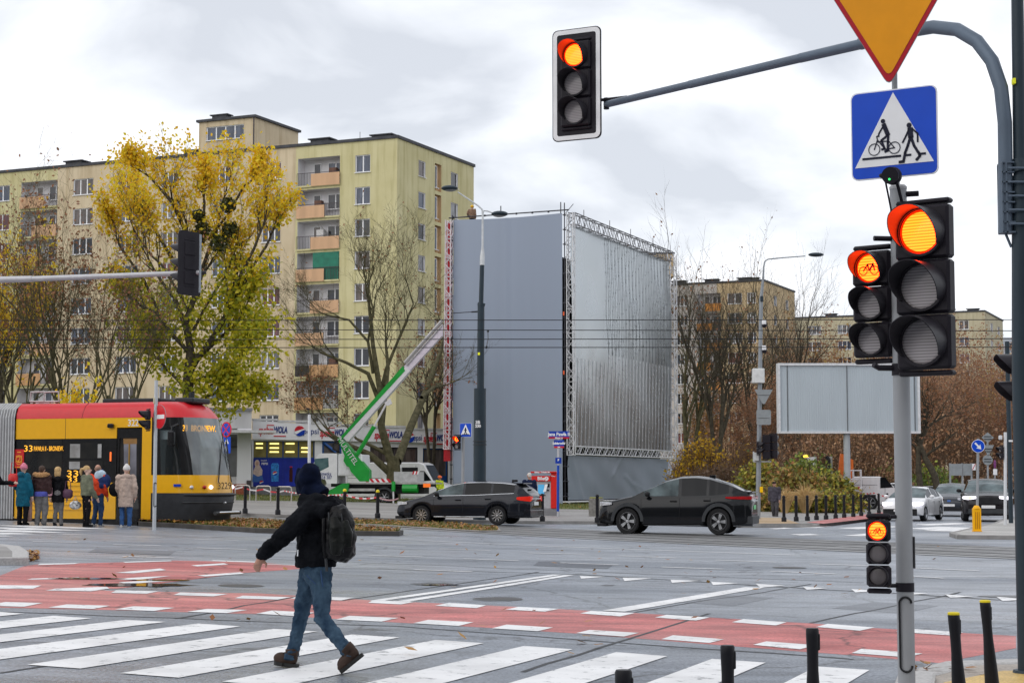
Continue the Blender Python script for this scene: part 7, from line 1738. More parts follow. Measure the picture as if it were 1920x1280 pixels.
# old man, man at the machine, two workers, tram driver
person('elderly man in a dark cap and grey jacket walking past the bollards', at(1453,972.5), R(-22), 1.70, dict(lk=(.055,-.06,.29), la=(.055,-.03,.05), ra=(-.055,.09,.05), rk=(-.055,.0,.285), lw=(.17,-.07,.47), head=(0,-.03,.92)), cloth('jacket_slate', (0.055,0.05,0.065)), 0.46, 1.12, cloth('trousers_grey', (0.06,0.055,0.06)), 1.15, shoe_b, skinm, blackc, h_cap, headturn=R(-8))
person('white-haired man in a navy coat buying at the red ticket machine', at(993,973), R(200), 1.94, dict(rw=(-.16,-.14,.55), lw=(.15,-.02,.46)), cloth('coat_navy', (0.008,0.014,0.045)), 0.40, 1.12, blackc, 1.0, shoe_b, skinm, greyh, h_short)
bag('carrier_bag', 'white plastic carrier bag in the hand of the navy-coated man', up(1006,955,993,974,-.25), 0, tote(.26,.36,.10,.26), [M('plastic_white',(0.62,0.62,0.64),0.4,var=0.15,scale=8)], 'bag')
w1 = person('worker in a yellow high-visibility vest and orange helmet beside the van', ground_at(824,106), R(40), 1.76, dict(rw=(-.10,-.16,.55)), cloth('vest_yellow', (0.52,0.62,0.02), 0.7), 0.50, 1.1, cloth('work_trousers', (0.02,0.025,0.035)), 1.05, shoe_b, skinm, M('helmet_orange',(0.78,0.12,0.015),0.35), h_helmet)[0]
def sleeves(root, mat, J={}):
    c = MB(); H = 1.76; j = {k: Vector(J.get(k, v))*H for k, v in DEF.items()}
    for a, e, w_ in (('ls','le','lw'),('rs','re','rw')): capsule(c, [j[a],j[a].lerp(j[e],.5),j[e],j[e].lerp(j[w_],.95)],[.103,.092,.08,.062],10)
    fuse(c, 'sleeve', mat, root, 0.015, 3)
sleeves(w1, cloth('work_sleeve', (0.02,0.03,0.03)), dict(rw=(-.10,-.16,.55)))
tp = P(885,405,121.2); person('worker in a brown jacket and yellow helmet standing on top of the scaffold tower', (tp.x, tp.y, tp.z-1.02), R(165), 1.78, dict(lw=(.20,-.14,.60), le=(.17,.0,.68), head=(.01,-.03,.915)), cloth('jacket_tan_brown', (0.20,0.12,0.08)), 0.48, 1.2, cloth('work_trousers', (0.02,0.025,0.035)), 1.05, shoe_b, skinm, M('helmet_yellow',(0.75,0.42,0.01),0.35), h_helmet)
dp_ = tloc+d_*tx(325)+n_*0.62; dl = person('tram driver in a dark waistcoat and white shirt seated in the cab', (dp_.x, dp_.y, tloc.z+tz(325,868)-1.62), R(70), 1.72, dict(lw=(.10,-.2,.60), rw=(-.10,-.2,.60), le=(.14,-.06,.62), re=(-.14,-.06,.62), lk=(.06,-.26,.50), rk=(-.06,-.26,.50), la=(.06,-.26,.26), ra=(-.06,-.26,.26)), cloth('waistcoat_navy', (0.015,0.018,0.035)), 0.52, 1.0, blackc, 1.0, shoe_b, skinm, darkh, h_short)[0]

# ---------------------------------------------------------------- the walking man in the foreground
w0 = G(594,1257); Yw = w0.y; wl = Vector((w0.x, w0.y, w0.z))
man = thing('person', 'man in a black hooded jacket, navy hood and blue jeans striding over the zebra crossing', 'person', wl)
def K(px, py, dy=0.0): return P(px, py, Yw+dy)-wl
zf_ = G(532,1251).y-Yw; zr_ = G(648,1266).y-Yw; zf_, zr_ = min(zf_,0.28), max(zr_,-0.24)
b = MB()
hipL, hipR = K(600,1072,-.05), K(585,1070,.07)
kL, kR = K(604,1158,-.10), K(566,1148,.16); aL, aR = K(656,1226,zr_), K(546,1232,zf_)
che, neck = K(598,990,0), K(600,938,.02); hd = K(580,899,.05)
shL, shR = K(577,962,-.14), K(626,958,.18); eL, eR = K(530,1006,-.16), K(632,1004,.30); wL, wR = K(492,1040,-.10), K(604,1040,.36)
capsule(b, [K(594,1064,0), K(594,1035,0), che, neck],[.085,.10,.12,.07]); capsule(b,[neck, hd-Vector((0,0,.05))],[.055,.06])
b.ell(hd+Vector((0,0,.01)),(.078,.088,.108),16,10); b.ell(hd+Vector((-.045,.03,-.06)),(.05,.05,.05),12,8); b.tube([hd+Vector((-.075,.045,.02)),hd+Vector((-.10,.055,-.02))],[.012,.018],6)
for s_ in (-1,1): b.ell(hd+Vector((.02+.02*s_,.02+.08*s_,-.01)),(.02,.015,.032),8,5)
for s_, e_, w_, th in ((shL,eL,wL,1),(shR,eR,wR,-1)):
    capsule(b, [s_.lerp(che,.3), s_, e_, w_],[.065,.06,.045,.028]); hand(b, w_-(w_-e_).normalized()*0.0, (w_-e_).normalized()+Vector((0.25,0,-.35)), Vector((0,-1,0.2)), 0.19, 0.55, th)
for h_, k_, a_ in ((hipL,kL,aL),(hipR,kR,aR)): capsule(b, [h_,k_,a_],[.065,.042,.034])
fuse(b, 'body', skinm, man, 0.0085, 3)
# jeans
jm = M('walker_jeans', (0.013,0.030,0.060), 0.85, var=0, scale=9, bump=0.9, spec=.1, col2=(0.060,0.105,0.155), stretch=(1,1,.55), detail=7)
c = MB(); capsule(c, [K(594,1050,0), K(594,1072,0)],[.130,.124],14)
for h_, k_, a_ in ((hipL,kL,aL),(hipR,kR,aR)):
    capsule(c, [h_, h_.lerp(k_,.45), k_+Vector((0,0,.05)), k_, k_.lerp(a_,.35), k_.lerp(a_,.75), a_],[.100,.086,.068,.065,.060,.054,.054],14)
    for t_ in (0.02,0.12,.86,.95,1.02): # bunched folds at knee and hem
        q = k_.lerp(a_, t_); r_ = .064-.010*t_; c.ell(q,(r_+.008,r_+.008,.018),12,6)
    for t_ in (.15,.3): q = h_.lerp(k_,t_); c.ell(q+Vector((.02,-.02,0)),(.080,.074,.02),12,6)
trs = fuse(c, 'trousers', jm, man, 0.008, 3, wr=0.03, wr2=0.022)
m_ = MB()
m_.tube([hipL+Vector((.02,-.128,.02)), hipL.lerp(kL,.3)+Vector((.03,-.115,0))],.006,5); m_.tube([hipL+Vector((-.10,-.09,-.02)), hipL+Vector((-.02,-.128,-.09))],.005,5)
m_.build('seam', jeansd, trs)
# shoes
brownsh = cloth('shoe_brown', (0.045,0.028,0.022), 0.6, bump=0.3); solem = M('shoe_sole', (0.03,0.03,0.03), 0.7)
def shoe(a_, toe, heel, up_):
    f = (toe-heel).normalized(); s = f.cross(up_).normalized(); u = s.cross(f); L = (toe-heel).length
    c = MB(); c.T = Matrix(((f.x,s.x,u.x,heel.x),(f.y,s.y,u.y,heel.y),(f.z,s.z,u.z,heel.z),(0,0,0,1)))
    c.ell((.065,0,.075),(.058,.045,.075),12,8); c.ell((.14,0,.055),(.085,.045,.055),12,8); c.ell((L-.065,0,.042),(.070,.047,.040),12,8); c.tube([(.06,0,.10),(.07,0,.15)],[.055,.058],12)
    sh = fuse(c, 'shoe', brownsh, man, 0.008, 3)
    d = MB(); d.T = c.T; d.prism([(0,-.035),(.03,-.042),(.12,-.036),(L-.09,-.050),(L-.03,-.04),(L,-.01),(L,.015),(L-.04,.042),(L-.1,.05),(.12,.038),(.03,.042),(0,.033)],'z',-.004,.028); d.build('sole', solem, sh)
    d = MB(); d.T = c.T
    for k in range(2): d.tube([(.13+.025*k,-.03,.105-.014*k),(.14+.025*k,.03,.105-.014*k)],.005,4)
    d.build('lace', MATS['shoe_sole'], sh)
shoe(aR, K(514,1244,zf_+.03), K(558,1251,zf_-.02), Vector((0,0,1)))
shoe(aL, K(640,1262,zr_-.02), K(682,1228,zr_-.02), Vector((.45,0,.9)))
# jacket
jk = M('walker_jacket', (0.003,0.0035,0.005), 0.85, var=0.5, scale=7, bump=0.5, spec=0.06, col2=(0.010,0.011,0.014))
c = MB(); rows = []
for px, py, rx, ry in [(592,1062,.165,.155),(592,1050,.168,.16),(593,1025,.165,.15),(595,1000,.172,.15),(597,975,.18,.15),(598,955,.17,.13),(600,940,.11,.10),(600,932,.08,.08)]:
    q = K(px,py,0.01); rows.append([(q.x+rx*math.cos(2*math.pi*i/24)-0.0, q.y+ry*math.sin(2*math.pi*i/24)+rx*0.35*math.cos(2*math.pi*i/24)*-0.25, q.z) for i in range(24)])
ix = c.grid(rows, closed=True); c.face(ix[0][::-1]); c.face(ix[-1])
for s_, e_, w_ in ((shL,eL,wL),(shR,eR,wR)):
    capsule(c, [che.lerp(s_,.65)+Vector((0,0,.02)), s_, s_.lerp(e_,.5), e_, e_.lerp(w_,.55), e_.lerp(w_,.95)],[.10,.096,.086,.076,.066,.058],14)
    for t_ in (-.10,.06,.16): q = e_.lerp(w_,t_) if t_ > 0 else e_.lerp(s_,-t_); c.ell(q,(.080,.080,.03),12,6)
    q = e_.lerp(w_,.95); c.ell(q,(.06,.06,.03),12,6)
# soft hood collar lying over the shoulders
c.tube([K(566,944,-.05),K(580,950,-.16),K(606,958,-.20),K(630,956,-.10),K(634,944,.08)],[.05,.062,.075,.07,.05],12)
c.tube([K(568,936,-.06),K(590,938,-.14),K(618,942,-.13),K(628,938,.05)],[.045,.055,.06,.045],12)
jo = fuse(c, 'jacket', jk, man, 0.0085, 3, wr=0.045, wr2=0.012)
m_ = MB(); q = K(558,1040,-.10); m_.tube([K(559,1030,-.155),K(558,1042,-.155)],.006,5); m_.build('pocket_zip', chrome, jo)
# navy hood
hk = M('walker_hood', (0.004,0.007,0.02), 0.85, var=0.5, scale=8, bump=0.5, spec=0.06)
c = MB(); c.ell(hd+Vector((.005,-.0,.015)),(.100,.112,.130),18,12); c.ell(hd+Vector((-.04,.03,-.015)),(.075,.09,.115),16,10); c.ell(hd+Vector((.045,-.02,-.05)),(.065,.08,.10),16,10)
c.tube([hd+Vector((-.01,0,-.06)), neck+Vector((.01,-.01,.02))],[.098,.105],14); c.tube([hd+Vector((-.09,.06,.10)),hd+Vector((-.115,.07,0)),hd+Vector((-.09,.05,-.12))],[.02,.022,.02],8)
fuse(c, 'hood', hk, man, 0.0085, 5, wr=0.012, wr2=0.008)
# backpack: a thing of its own, worn on the back
bk_ = thing('backpack', 'black backpack with glossy panels worn by the man on the zebra crossing', 'backpack', wl)
bkm = M('backpack_black', (0.005,0.005,0.006), 0.4, var=0.4, scale=9, bump=0.6, spec=0.16); bkg = M('backpack_panel', (0.008,0.009,0.008), 0.3, var=0.5, scale=11, bump=0.8, spec=0.12)
c = MB(); X = lambda px, py, dy=-.16: K(px, py, dy)
c.tube([X(628,948),X(632,965),X(634,990),X(635,1015),X(634,1035),X(630,1050)],[.07,.115,.135,.14,.135,.09],16)
c.tube([X(640,955,-.2),X(648,985,-.22),X(650,1015,-.22),X(644,1042,-.2)],[.06,.075,.08,.06],14)
bo = fuse(c, 'main_pouch', bkm, bk_, 0.009, 5, wr=0.03, wr2=0.012)
c = MB(); c.tube([X(626,970,-.27),X(630,990,-.305),X(632,1015,-.31),X(630,1038,-.28)],[.045,.062,.066,.045],14); c.tube([X(646,975,-.28),X(653,1000,-.29),X(653,1025,-.28)],[.03,.042,.03],12); fuse(c, 'front_pocket', bkg, bk_, 0.009, 3)
c = MB(); c.tube([X(612,948,-.17),X(607,975,-.245),X(607,1010,-.26),X(610,1045,-.22)],.016,8); c.tube([X(606,952,-.2),X(598,940,-.15)],.024,8); c.build('strap', bkm, bk_, smooth=True)
c = MB(); c.tube([X(616,960,-.285),X(618,990,-.30),X(620,1030,-.30)],.006,5); c.tube([X(640,962,-.29),X(643,990,-.305),X(643,1035,-.29)],.006,5); c.tube([X(611,1046,-.22),X(613,1070,-.20)],.012,5); c.build('zip', cladding, bk_)
# ================================================================ signals, signs, posts, bollards
pole_g = M('pole_light_grey', (0.30,0.31,0.325), 0.45, 0.1, var=0.06, scale=3)
mast_d = M('mast_dark_blue_grey', (0.022,0.036,0.048), 0.45, 0.1, var=0.12, scale=2)
arm_m = M('arm_grey', (0.10,0.13,0.17), 0.45, 0.3, var=0.12, scale=2)
arm_l = M('arm_light', (0.50,0.50,0.52), 0.45, 0.2, var=0.06)
blk = M('signal_black', (0.013,0.011,0.016), 0.5, var=0.12, scale=4, spec=0.2)
visor_m = M('signal_visor', (0.024,0.022,0.027), 0.35, var=0.1, spec=0.3)
def lensmat(key, col, col2, emit=None):
    m = bpy.data.materials.new(key); m.use_nodes = True; n = m.node_tree.nodes; l = m.node_tree.links; b = n['Principled BSDF']
    tc = n.new('ShaderNodeTexCoord'); wv = n.new('ShaderNodeTexWave'); wv.wave_type = 'BANDS'; wv.bands_direction = 'Z'; wv.inputs['Scale'].default_value = 16; wv.inputs['Distortion'].default_value = 0.25
    l.new(tc.outputs['Object'], wv.inputs['Vector'])
    r = n.new('ShaderNodeValToRGB'); r.color_ramp.elements[0].color = (*col,1); r.color_ramp.elements[1].color = (*col2,1); l.new(wv.outputs['Fac'], r.inputs['Fac']); l.new(r.outputs['Color'], b.inputs['Base Color'])
    b.inputs['Roughness'].default_value = 0.25
    if emit: l.new(r.outputs['Color'], b.inputs['Emission Color']); b.inputs['Emission Strength'].default_value = emit
    MATS[key] = m; return m
lens_off = lensmat('lens_off', (0.26,0.24,0.245), (0.52,0.48,0.49)); lens_on = lensmat('lens_red_lit', (1.0,0.024,0.001), (1.0,0.056,0.004), 9.0); lens_edge = M('lens_red_edge', (0.5,0.01,0.0), 0.3, emit=((1.0,0.012,0.0),1.6))
lens_dim = M('lens_dim', (0.11,0.10,0.105), 0.2, var=0.35, scale=5)
def signal(name, label, loc, rz, r, lit=0, n=3, board=None, pict=None, backless=False, visor=True, w=None, lens_o=None, vis_len=1.9, group=None):
    """three-lens traffic light facing local -y; loc is the centre of the housing"""
    t = thing(name, label, 'traffic light', loc, rz, group)
    w = w or r*2.75; p = r*2.5; h = p*n+0.07; d = r*.62
    m_ = MB()
    for i in range(n):
        z = h/2-0.035-p*(i+1); m_.rbox((-w/2,-0.02,z+0.004),(w/2,d,z+p-0.004),0.018)
    m_.rbox((-w/2,-0.0,-h/2-0.005),(w/2,d*0.9,-h/2+0.03),0.012); m_.rbox((-w/2,-0.0,h/2-0.03),(w/2,d*0.9,h/2+0.005),0.012)
    m_.build('housing', blk, t)
    for i in range(n):
        z = h/2-0.035-p*(i+0.5)
        m_ = MB(); m_.lathe([(0,-0.034),(r*0.55,-0.032),(r*0.9,-0.026)],28,(0,0,z),'y'); m_.k = 1; m_.lathe([(r*0.9,-0.026),(r,-0.02)],28,(0,0,z),'y'); ln_ = m_.build('lens', [lens_on, lens_edge] if i == lit else (lens_o or lens_off), t, smooth=True)
        m_ = MB(); m_.lathe([(r*1.0,-0.018),(r*1.02,-0.05),(r*1.14,-0.05),(r*1.16,-0.018)],28,(0,0,z),'y')
        if visor:
            # tunnel visor: full at the top, cut away towards the bottom
            rows = []
            for k in range(29):
                a = -0.62+(math.pi+1.24)*k/28; top = math.sin(a); ln = vis_len*r*(0.22+0.78*max(0,min(1,(top+0.55)/1.2))**0.8)
                ca, sa = math.cos(a), math.sin(a)
                rows.append([(r*1.14*ca,-0.03,z+r*1.14*sa),(r*1.10*ca,-0.03-ln,z+r*1.10*sa),(r*1.06*ca,-0.03-ln,z+r*1.06*sa),(r*1.06*ca,-0.03,z+r*1.06*sa)])
            m_.grid(rows)
        m_.build('visor', visor_m, t, smooth=True, angle=50, fix=False)
        if pict and i == lit:
            q = MB(); y0, y1 = -0.042, -0.036; s_ = r/0.1; dk_ = M('pictogram_dark',(0.06,0.006,0.003),0.5)
            if pict == 'bike':
                for cx in (-.042,.042): q.lathe([(.026*s_,y0),(.033*s_,y0)],16,(cx*s_,0,z-.02*s_),'y')
                q.strip([(-.042*s_,z-.02*s_),(-.01*s_,z+.025*s_),(.03*s_,z+.025*s_),(0,z-.02*s_),(-.01*s_,z+.025*s_)],.009*s_,y0,y1); q.strip([(.03*s_,z+.03*s_),(.042*s_,z-.02*s_)],.009*s_,y0,y1)
            else:
                q.lathe([(0,y0),(.017*s_,y0)],12,(0,0,z+.055*s_),'y'); q.strip([(0,z+.035*s_),(0,z-.01*s_)],.03*s_,y0,y1); q.strip([(0,z-.01*s_),(-.02*s_,z-.06*s_)],.014*s_,y0,y1); q.strip([(0,z-.01*s_),(.02*s_,z-.06*s_)],.014*s_,y0,y1)
            q.build('pictogram', dk_, ln_, fix=False)
    if board:
        bw_, bh = board; m_ = MB()
        rr = rrect
        m_.prism(rr(bw_,bh,.07),'y',0.03,0.05); bo = m_.build('backboard', blk, t)
        f = MB(); o_, i_ = rr(bw_-.02,bh-.02,.07), rr(bw_-.13,bh-.13,.03)
        for k in range(20): f.poly([(o_[k][0],0.027,o_[k][1]),(o_[(k+1)%20][0],0.027,o_[(k+1)%20][1]),(i_[(k+1)%20][0],0.027,i_[(k+1)%20][1]),(i_[k][0],0.027,i_[k][1])])
        f.build('white_border', white_s, bo, fix=False)
    return t
# ---- grey post A with two signals, a cycle signal, signs
YA = 12.1; pa = P(1697,1100,YA); gA = Vector((pa.x, pa.y, gz(pa.x)))
postA = thing('signal_post', 'light grey signal post carrying the nearest red lights and the blue crossing sign', 'post', gA)
zt = P(1697,350,YA).z-gA.z
m_ = MB(); m_.tube([(0,0,-0.05),(0,0,zt)],0.058,24); m_.build('pole', pole_g, postA, smooth=True, angle=40)
m_ = MB(); m_.lathe([(0.0,zt+0.012),(0.050,zt+0.010),(0.062,zt-0.004),(0.060,zt-0.02)],24); m_.build('cap', M('cap_grey',(0.5,0.5,0.5),0.5), postA, smooth=True)
m_ = MB(); m_.rbox((-0.10,-0.10,-0.02),(0.10,0.10,0.03),0.02); m_.build('base_plate', cladding, postA)
def hatch(parent, zc, hh, rr_, px_off=0.0, y=-0.06):
    m_ = MB(); pts = []
    for k in range(33):
        a = 2*math.pi*k/32; pts.append((px_off+rr_*math.cos(a), 0, zc+(hh if math.sin(a) >= 0 else -hh)+rr_*math.sin(a)))
    pts = [(x, y-0.0+0.25*x*x/0.06, z) for x, _, z in pts]; m_.tube(pts, 0.008, 6, False); return m_.build('access_hatch', blacktrim, parent)
zh0 = P(1692,1118,YA).z-gA.z; zh1 = P(1692,1257,YA).z-gA.z
hatch(postA, (zh0+zh1)/2, (zh0-zh1)/2-0.04, 0.040, -0.012)
m_ = MB(); m_.rbox((0.058,-0.03,P(1713,1065,YA).z-gA.z),(0.068,0.05,P(1713,1005,YA).z-gA.z),0.004); m_.build('side_hatch', M('hatch_edge',(0.06,0.06,0.065),0.5), postA)
# brackets
m_ = MB(); zb_ = P(1690,690,YA).z-gA.z
m_.tube([(0,0,zb_),(-0.16,-0.03,zb_),(-0.20,-0.05,zb_+0.02)],0.02,8); m_.tube([(0,0,zb_),(0.13,-0.05,zb_),(0.16,-0.06,zb_+0.02)],0.022,8); m_.tube([(0,0,zb_-0.05),(0,0,zb_+0.03)],0.066,16); m_.build('bracket', blk, postA, smooth=True); m_ = MB()
zc_ = P(1690,365,YA).z-gA.z; m_.tube([(0,0,zc_),(0.13,-0.05,zc_)],0.02,8); m_.build('bracket', blk, postA, smooth=True); m_ = MB(); z2 = P(1690,448,YA).z-gA.z; m_.tube([(0,0,z2),(-0.18,-0.03,z2)],0.018,8); m_.build('bracket', blk, postA, smooth=True); m_ = MB()
za_ = P(1680,1097,YA).z-gA.z; m_.tube([(0,0,za_),(-0.12,-0.02,za_),(-0.18,-0.03,za_+0.02)],0.014,8); m_.tube([(0,0,za_-0.04),(0,0,za_+0.02)],0.063,16); m_.build('bracket', blk, postA, smooth=True); m_ = MB(); z3 = P(1680,968,YA).z-gA.z; m_.tube([(0,0,z3+0.0),(-0.12,-0.02,z3),(-0.17,-0.03,z3-0.01)],0.014,8)
m_.build('bracket', blk, postA, smooth=True)
RZ = R(-40)
def sig_at(px, py, Y): return P(px, py, Y)
signal('traffic_light', 'large red traffic light on the light grey post', P(1731,538,11.75), R(-37), 0.148, 0, w=0.385, vis_len=1.55)
signal('traffic_light', 'smaller red cycle traffic light just behind the large one on the grey post', P(1635,570,12.2), R(-37), 0.10, 0, w=0.285, pict='bike', vis_len=1.6)
signal('traffic_light', 'miniature red cycle light low on the grey post', P(1647,1037,11.95), R(-22), 0.061, 0, w=0.165, pict='bike', visor=False, lens_o=lens_dim)
signal('traffic_light', 'back of a traffic light showing between the two red lights of the grey post', P(1672,585,12.5), R(80), 0.11, -1, n=2, w=0.26)
def sign(name, label, loc, rz, build, group=None, cat='road sign'):
    t = thing(name, label, cat, loc, rz, group); build(t); return t
def disc(m_, r, y0, y1, n=36, x=0, z=0): m_.lathe([(0,y0),(r,y0),(r,y1),(0,y1)],n,(x,0,z),'y')
back_m = M('sign_back_grey', (0.28,0.30,0.31), 0.5, 0.3, var=0.1)
def rrect(w, h, c): 
    out = []
    for cx, cz, a0 in ((w/2-c,-h/2+c,-90),(w/2-c,h/2-c,0),(-w/2+c,h/2-c,90),(-w/2+c,-h/2+c,180)):
        for k in range(5): a = R(a0+22.5*k); out.append((cx+c*math.cos(a), cz+c*math.sin(a)))
    return out
def crossing(t, S, bike=True):
    m_ = MB(); m_.prism(rrect(S,S,.045*S/.6),'y',0,.012); m_.build('plate', white_s, t)
    m_ = MB(); m_.prism(rrect(S*.972,S*.972,.04*S/.6),'y',-.003,-.0005); m_.build('blue_field', M('sign_blue_bright',(0.0,0.06,0.52),0.35,var=0.05), t)
    k = S/.6; tri = [(-.272*k,-.215*k),(.272*k,-.215*k),(0,.277*k)] if bike else [(-.24*k,-.2*k),(.24*k,-.2*k),(0,.26*k)]
    m_ = MB(); m_.prism(tri,'y',-.006,-.0035); m_.build('white_triangle', white_s, t)
    q = MB(); y0, y1 = -.010, -.0065; s_ = lambda pts, w_: q.strip([(x*k,z*k) for x, z in pts], w_*k, y0, y1)
    def dot(x, z, r): q.lathe([(0,y0),(r*k,y0),(r*k,y1)],16,(x*k,0,z*k),'y')
    def ring(x, z, r, w_): q.lathe([((r-w_)*k,y0),(r*k,y0)],22,(x*k,0,z*k),'y')
    if bike:
        s_([(-.215,-.158),(.045,-.158)],.014); s_([(.085,-.158),(.115,-.158)],.014); s_([(.175,-.158),(.215,-.158)],.014)
        ring(-.135,-.10,.042,.006); ring(.005,-.10,.042,.006)
        s_([(-.135,-.10),(-.112,-.035),(-.06,-.105),(.005,-.10),(-.035,-.05),(-.115,-.05)],.007); s_([(-.112,-.035),(-.118,-.012),(-.10,-.012)],.007)
        dot(-.072,.088,.015); s_([(-.066,.062),(-.04,-.005)],.030); s_([(-.07,.055),(-.098,.012),(-.108,-.012)],.010); s_([(-.042,-.012),(-.085,-.042),(-.063,-.10),(-.082,-.103)],.015); s_([(-.036,-.01),(-.04,-.06),(-.042,-.115),(-.06,-.12)],.016)
        dot(.108,.042,.017); s_([(.115,.015),(.118,-.035)],.036); s_([(.115,-.04),(.095,-.10),(.078,-.14),(.065,-.20),(.038,-.20)],.018); s_([(.122,-.045),(.14,-.10),(.17,-.15),(.178,-.172),(.155,-.195)],.018)
        s_([(.105,.012),(.085,-.03),(.062,-.07)],.012); s_([(.13,.015),(.165,-.02),(.165,-.075)],.012)
    else:
        dot(0,.085,.03); s_([(0,.05),(0,-.05)],.06); s_([(0,-.05),(-.06,-.17)],.035); s_([(0,-.05),(.06,-.17)],.035); s_([(-.01,.05),(-.07,-.02)],.022); s_([(.01,.05),(.06,-.02)],.022); s_([(-.17,-.185),(.17,-.185)],.03)
    q.build('pictogram', M('pictogram_black',(0.012,0.014,0.03),0.5), t)
sign('crossing_sign', 'square blue sign with cyclist and pedestrian in a white triangle', P(1676,250,11.95), R(-31), lambda t: crossing(t, 0.615))
def yieldsign(t, S=0.9):
    h = S*math.sqrt(3)/2
    def tri(k, c):
        pts = []; V3 = [(-S/2*k, h/3*k*1.0), (S/2*k, h/3*k), (0, -2*h/3*k)]
        for i in range(3):
            p = Vector(V3[i]); a = (Vector(V3[i-1])-p).normalized(); b_ = (Vector(V3[(i+1)%3])-p).normalized()
            for tt in (0,.25,.5,.75,1.0): 
                u = p+a*c*(1-tt)**2+b_*c*tt**2; pts.append((u.x,u.y))
        return pts
    m_ = MB(); m_.prism(tri(1.0,.07),'y',0,.012); m_.build('plate', back_m, t)
    m_ = MB(); m_.prism(tri(0.99,.07),'y',-.003,-.0005); m_.build('red_border', M('sign_red_deep',(0.42,0.006,0.02),0.4,var=0.06), t)
    m_ = MB(); m_.prism(tri(0.875,.06),'y',-.007,-.0035); m_.build('yellow_field', M('sign_amber',(0.78,0.30,0.002),0.4,var=0.05), t)
ys = P(1667,163,11.95)
sign('give_way_sign', 'inverted triangle sign, amber with red border, topping the grey post', ys+Vector((0,0,0.90*math.sqrt(3)/3)), R(-18), lambda t: yieldsign(t, 0.90))
# sensor with stay on top of the post, and the thin tube that carries the signs
m_ = MB(); q0 = P(1697,352,YA)-gA
def rel(px, py, Y=YA): return P(px, py, Y)-gA
m_.tube([rel(1684,360,12.15),rel(1680,330,12.2),rel(1676,60,12.15),rel(1672,-40,12.1)],0.02,10); m_.tube([(0,0,zt-0.15),rel(1684,375,12.1)],0.022,8); m_.build('sign_tube', pole_g, postA)
sen = thing('detector_camera', 'small round black detector perched under the blue crossing sign', 'detector', P(1674,330,11.8), R(-25))
m_ = MB(); m_.ell((0,0,0),(.062,.07,.062),16,10); m_.tube([(0,-.03,0),(0,-.085,-.01)],[.05,.058],16); m_.rbox((-.09,-.03,-.01),(-.05,.02,.02),.01); m_.build('housing', blk, sen, smooth=True)
m_ = MB(); m_.tube([(-.055,.02,-.03),(-.02,.05,-.26),(-.0,.10,-.27)],.007,6); m_.tube([(0.02,.03,-.04),(0.035,.10,-.16)],.012,6); m_.build('stay', blk, sen)
m_ = MB(); m_.ell((-.005,-.082,-.035),(.008,.008,.008),8,6); m_.build('status_lamp', M('led_green',(0.02,0.6,0.1),0.4,emit=((.05,.9,.2),0.8)), sen)
# ---- dark mast at the frame edge and the arched arm with its overhead signal
YB = 15.2; gB = P(1923,1262,YB); gB = Vector((gB.x+0.02, gB.y, gz(gB.x)+0.02))
mast = thing('tram_mast', 'thick dark blue-grey mast standing on the tactile paving', 'mast', gB)
m_ = MB(); m_.tube([(0,0,-.02),(0,0,P(1912,700,YB).z-gB.z),(0.03,0,P(1912,330,YB).z-gB.z)],[.083,.078,.072],24); m_.tube([(0.03,0,P(1912,330,YB).z-gB.z),(0.05,0,P(1912,-200,YB).z-gB.z)],[.058,.05],20); m_.tube([(0.02,0,P(1912,298,YB).z-gB.z),(0.025,0,P(1912,312,YB).z-gB.z),(0.03,0,P(1912,322,YB).z-gB.z)],[.06,.066,.076],20); m_.build('pole', mast_d, mast, smooth=True, angle=40)
m_ = MB(); m_.tube([(0,0,0),(0,0,0.03)],[.13,.12],20); m_.build('base_plate', mast_d, mast)
m_ = MB(); m_.box((-.03,-.075,P(1905,160,YB).z-gB.z),(-.01,-.01,P(1905,150,YB).z-gB.z)); m_.build('yellow_tag', M('tag_yellow',(0.75,0.75,0.02),0.5,emit=((.9,.9,.05),.1)), mast)
# clamp grid between arm and mast
m_ = MB(); z0, z1 = P(1890,438,YB).z-gB.z, P(1890,308,YB).z-gB.z; xL = P(1876,400,YB).x-gB.x
for i in range(8):
    z = z0+(z1-z0)*i/7; m_.box((xL,-.075,z),(-.04,.075,z+.012))
for y in (-.075,.06): m_.box((xL+.03,y,z0),(xL+.045,y+.012,z1)); m_.box((xL-.004,y,z0),(xL+.008,y+.012,z1))
for i in range(5):
    z = z0+(z1-z0)*(0.12+0.2*i); m_.tube([(xL+.05,-.085,z),(-.04,-.095,z),(.06,-.09,z)],.009,6)
m_.tube([(xL+.04,0,z0),(-.06,0,z0-.12)],.012,6); m_.build('clamp', arm_m, mast)
arm = thing('signal_gantry', 'arched grey tube reaching out from the dark mast to the overhead light', 'arm', gB)
pts = [(P(1885,438,YB)),(P(1885,300,YB)),(P(1884,230,YB)),(P(1877,165,YB)),(P(1860,115,YB+.1)),(P(1832,78,YB+.2)),(P(1795,56,YB+.4)),(P(1750,51,YB+.7)),(P(1690,61,YB+1.1)),(P(1615,82,YB+1.7))]
p2 = P(1137,196,21.4)
m_ = MB(); m_.tube([q-gB for q in pts],[.062]*10,20); m_.tube([pts[-1]-gB+Vector((0.15,-.1,.01)), pts[-1].lerp(p2,.2)-gB],[.052,.050],16); m_.tube([pts[-1].lerp(p2,.2)-gB, pts[-1].lerp(p2,.62)-gB],[.047,.047],16); m_.tube([pts[-1].lerp(p2,.62)-gB, p2-gB],[.043,.043],16)
m_.build('tube', arm_m, arm, smooth=True, angle=40)
m_ = MB(); q = p2-gB; m_.tube([q+Vector((.25,-.1,0.07)), q+Vector((-.10,0,.05))],.02,8); m_.tube([q+Vector((0,0,-.06)), q+Vector((0,0,.08))],.035,8); m_.build('bracket', blk, arm)
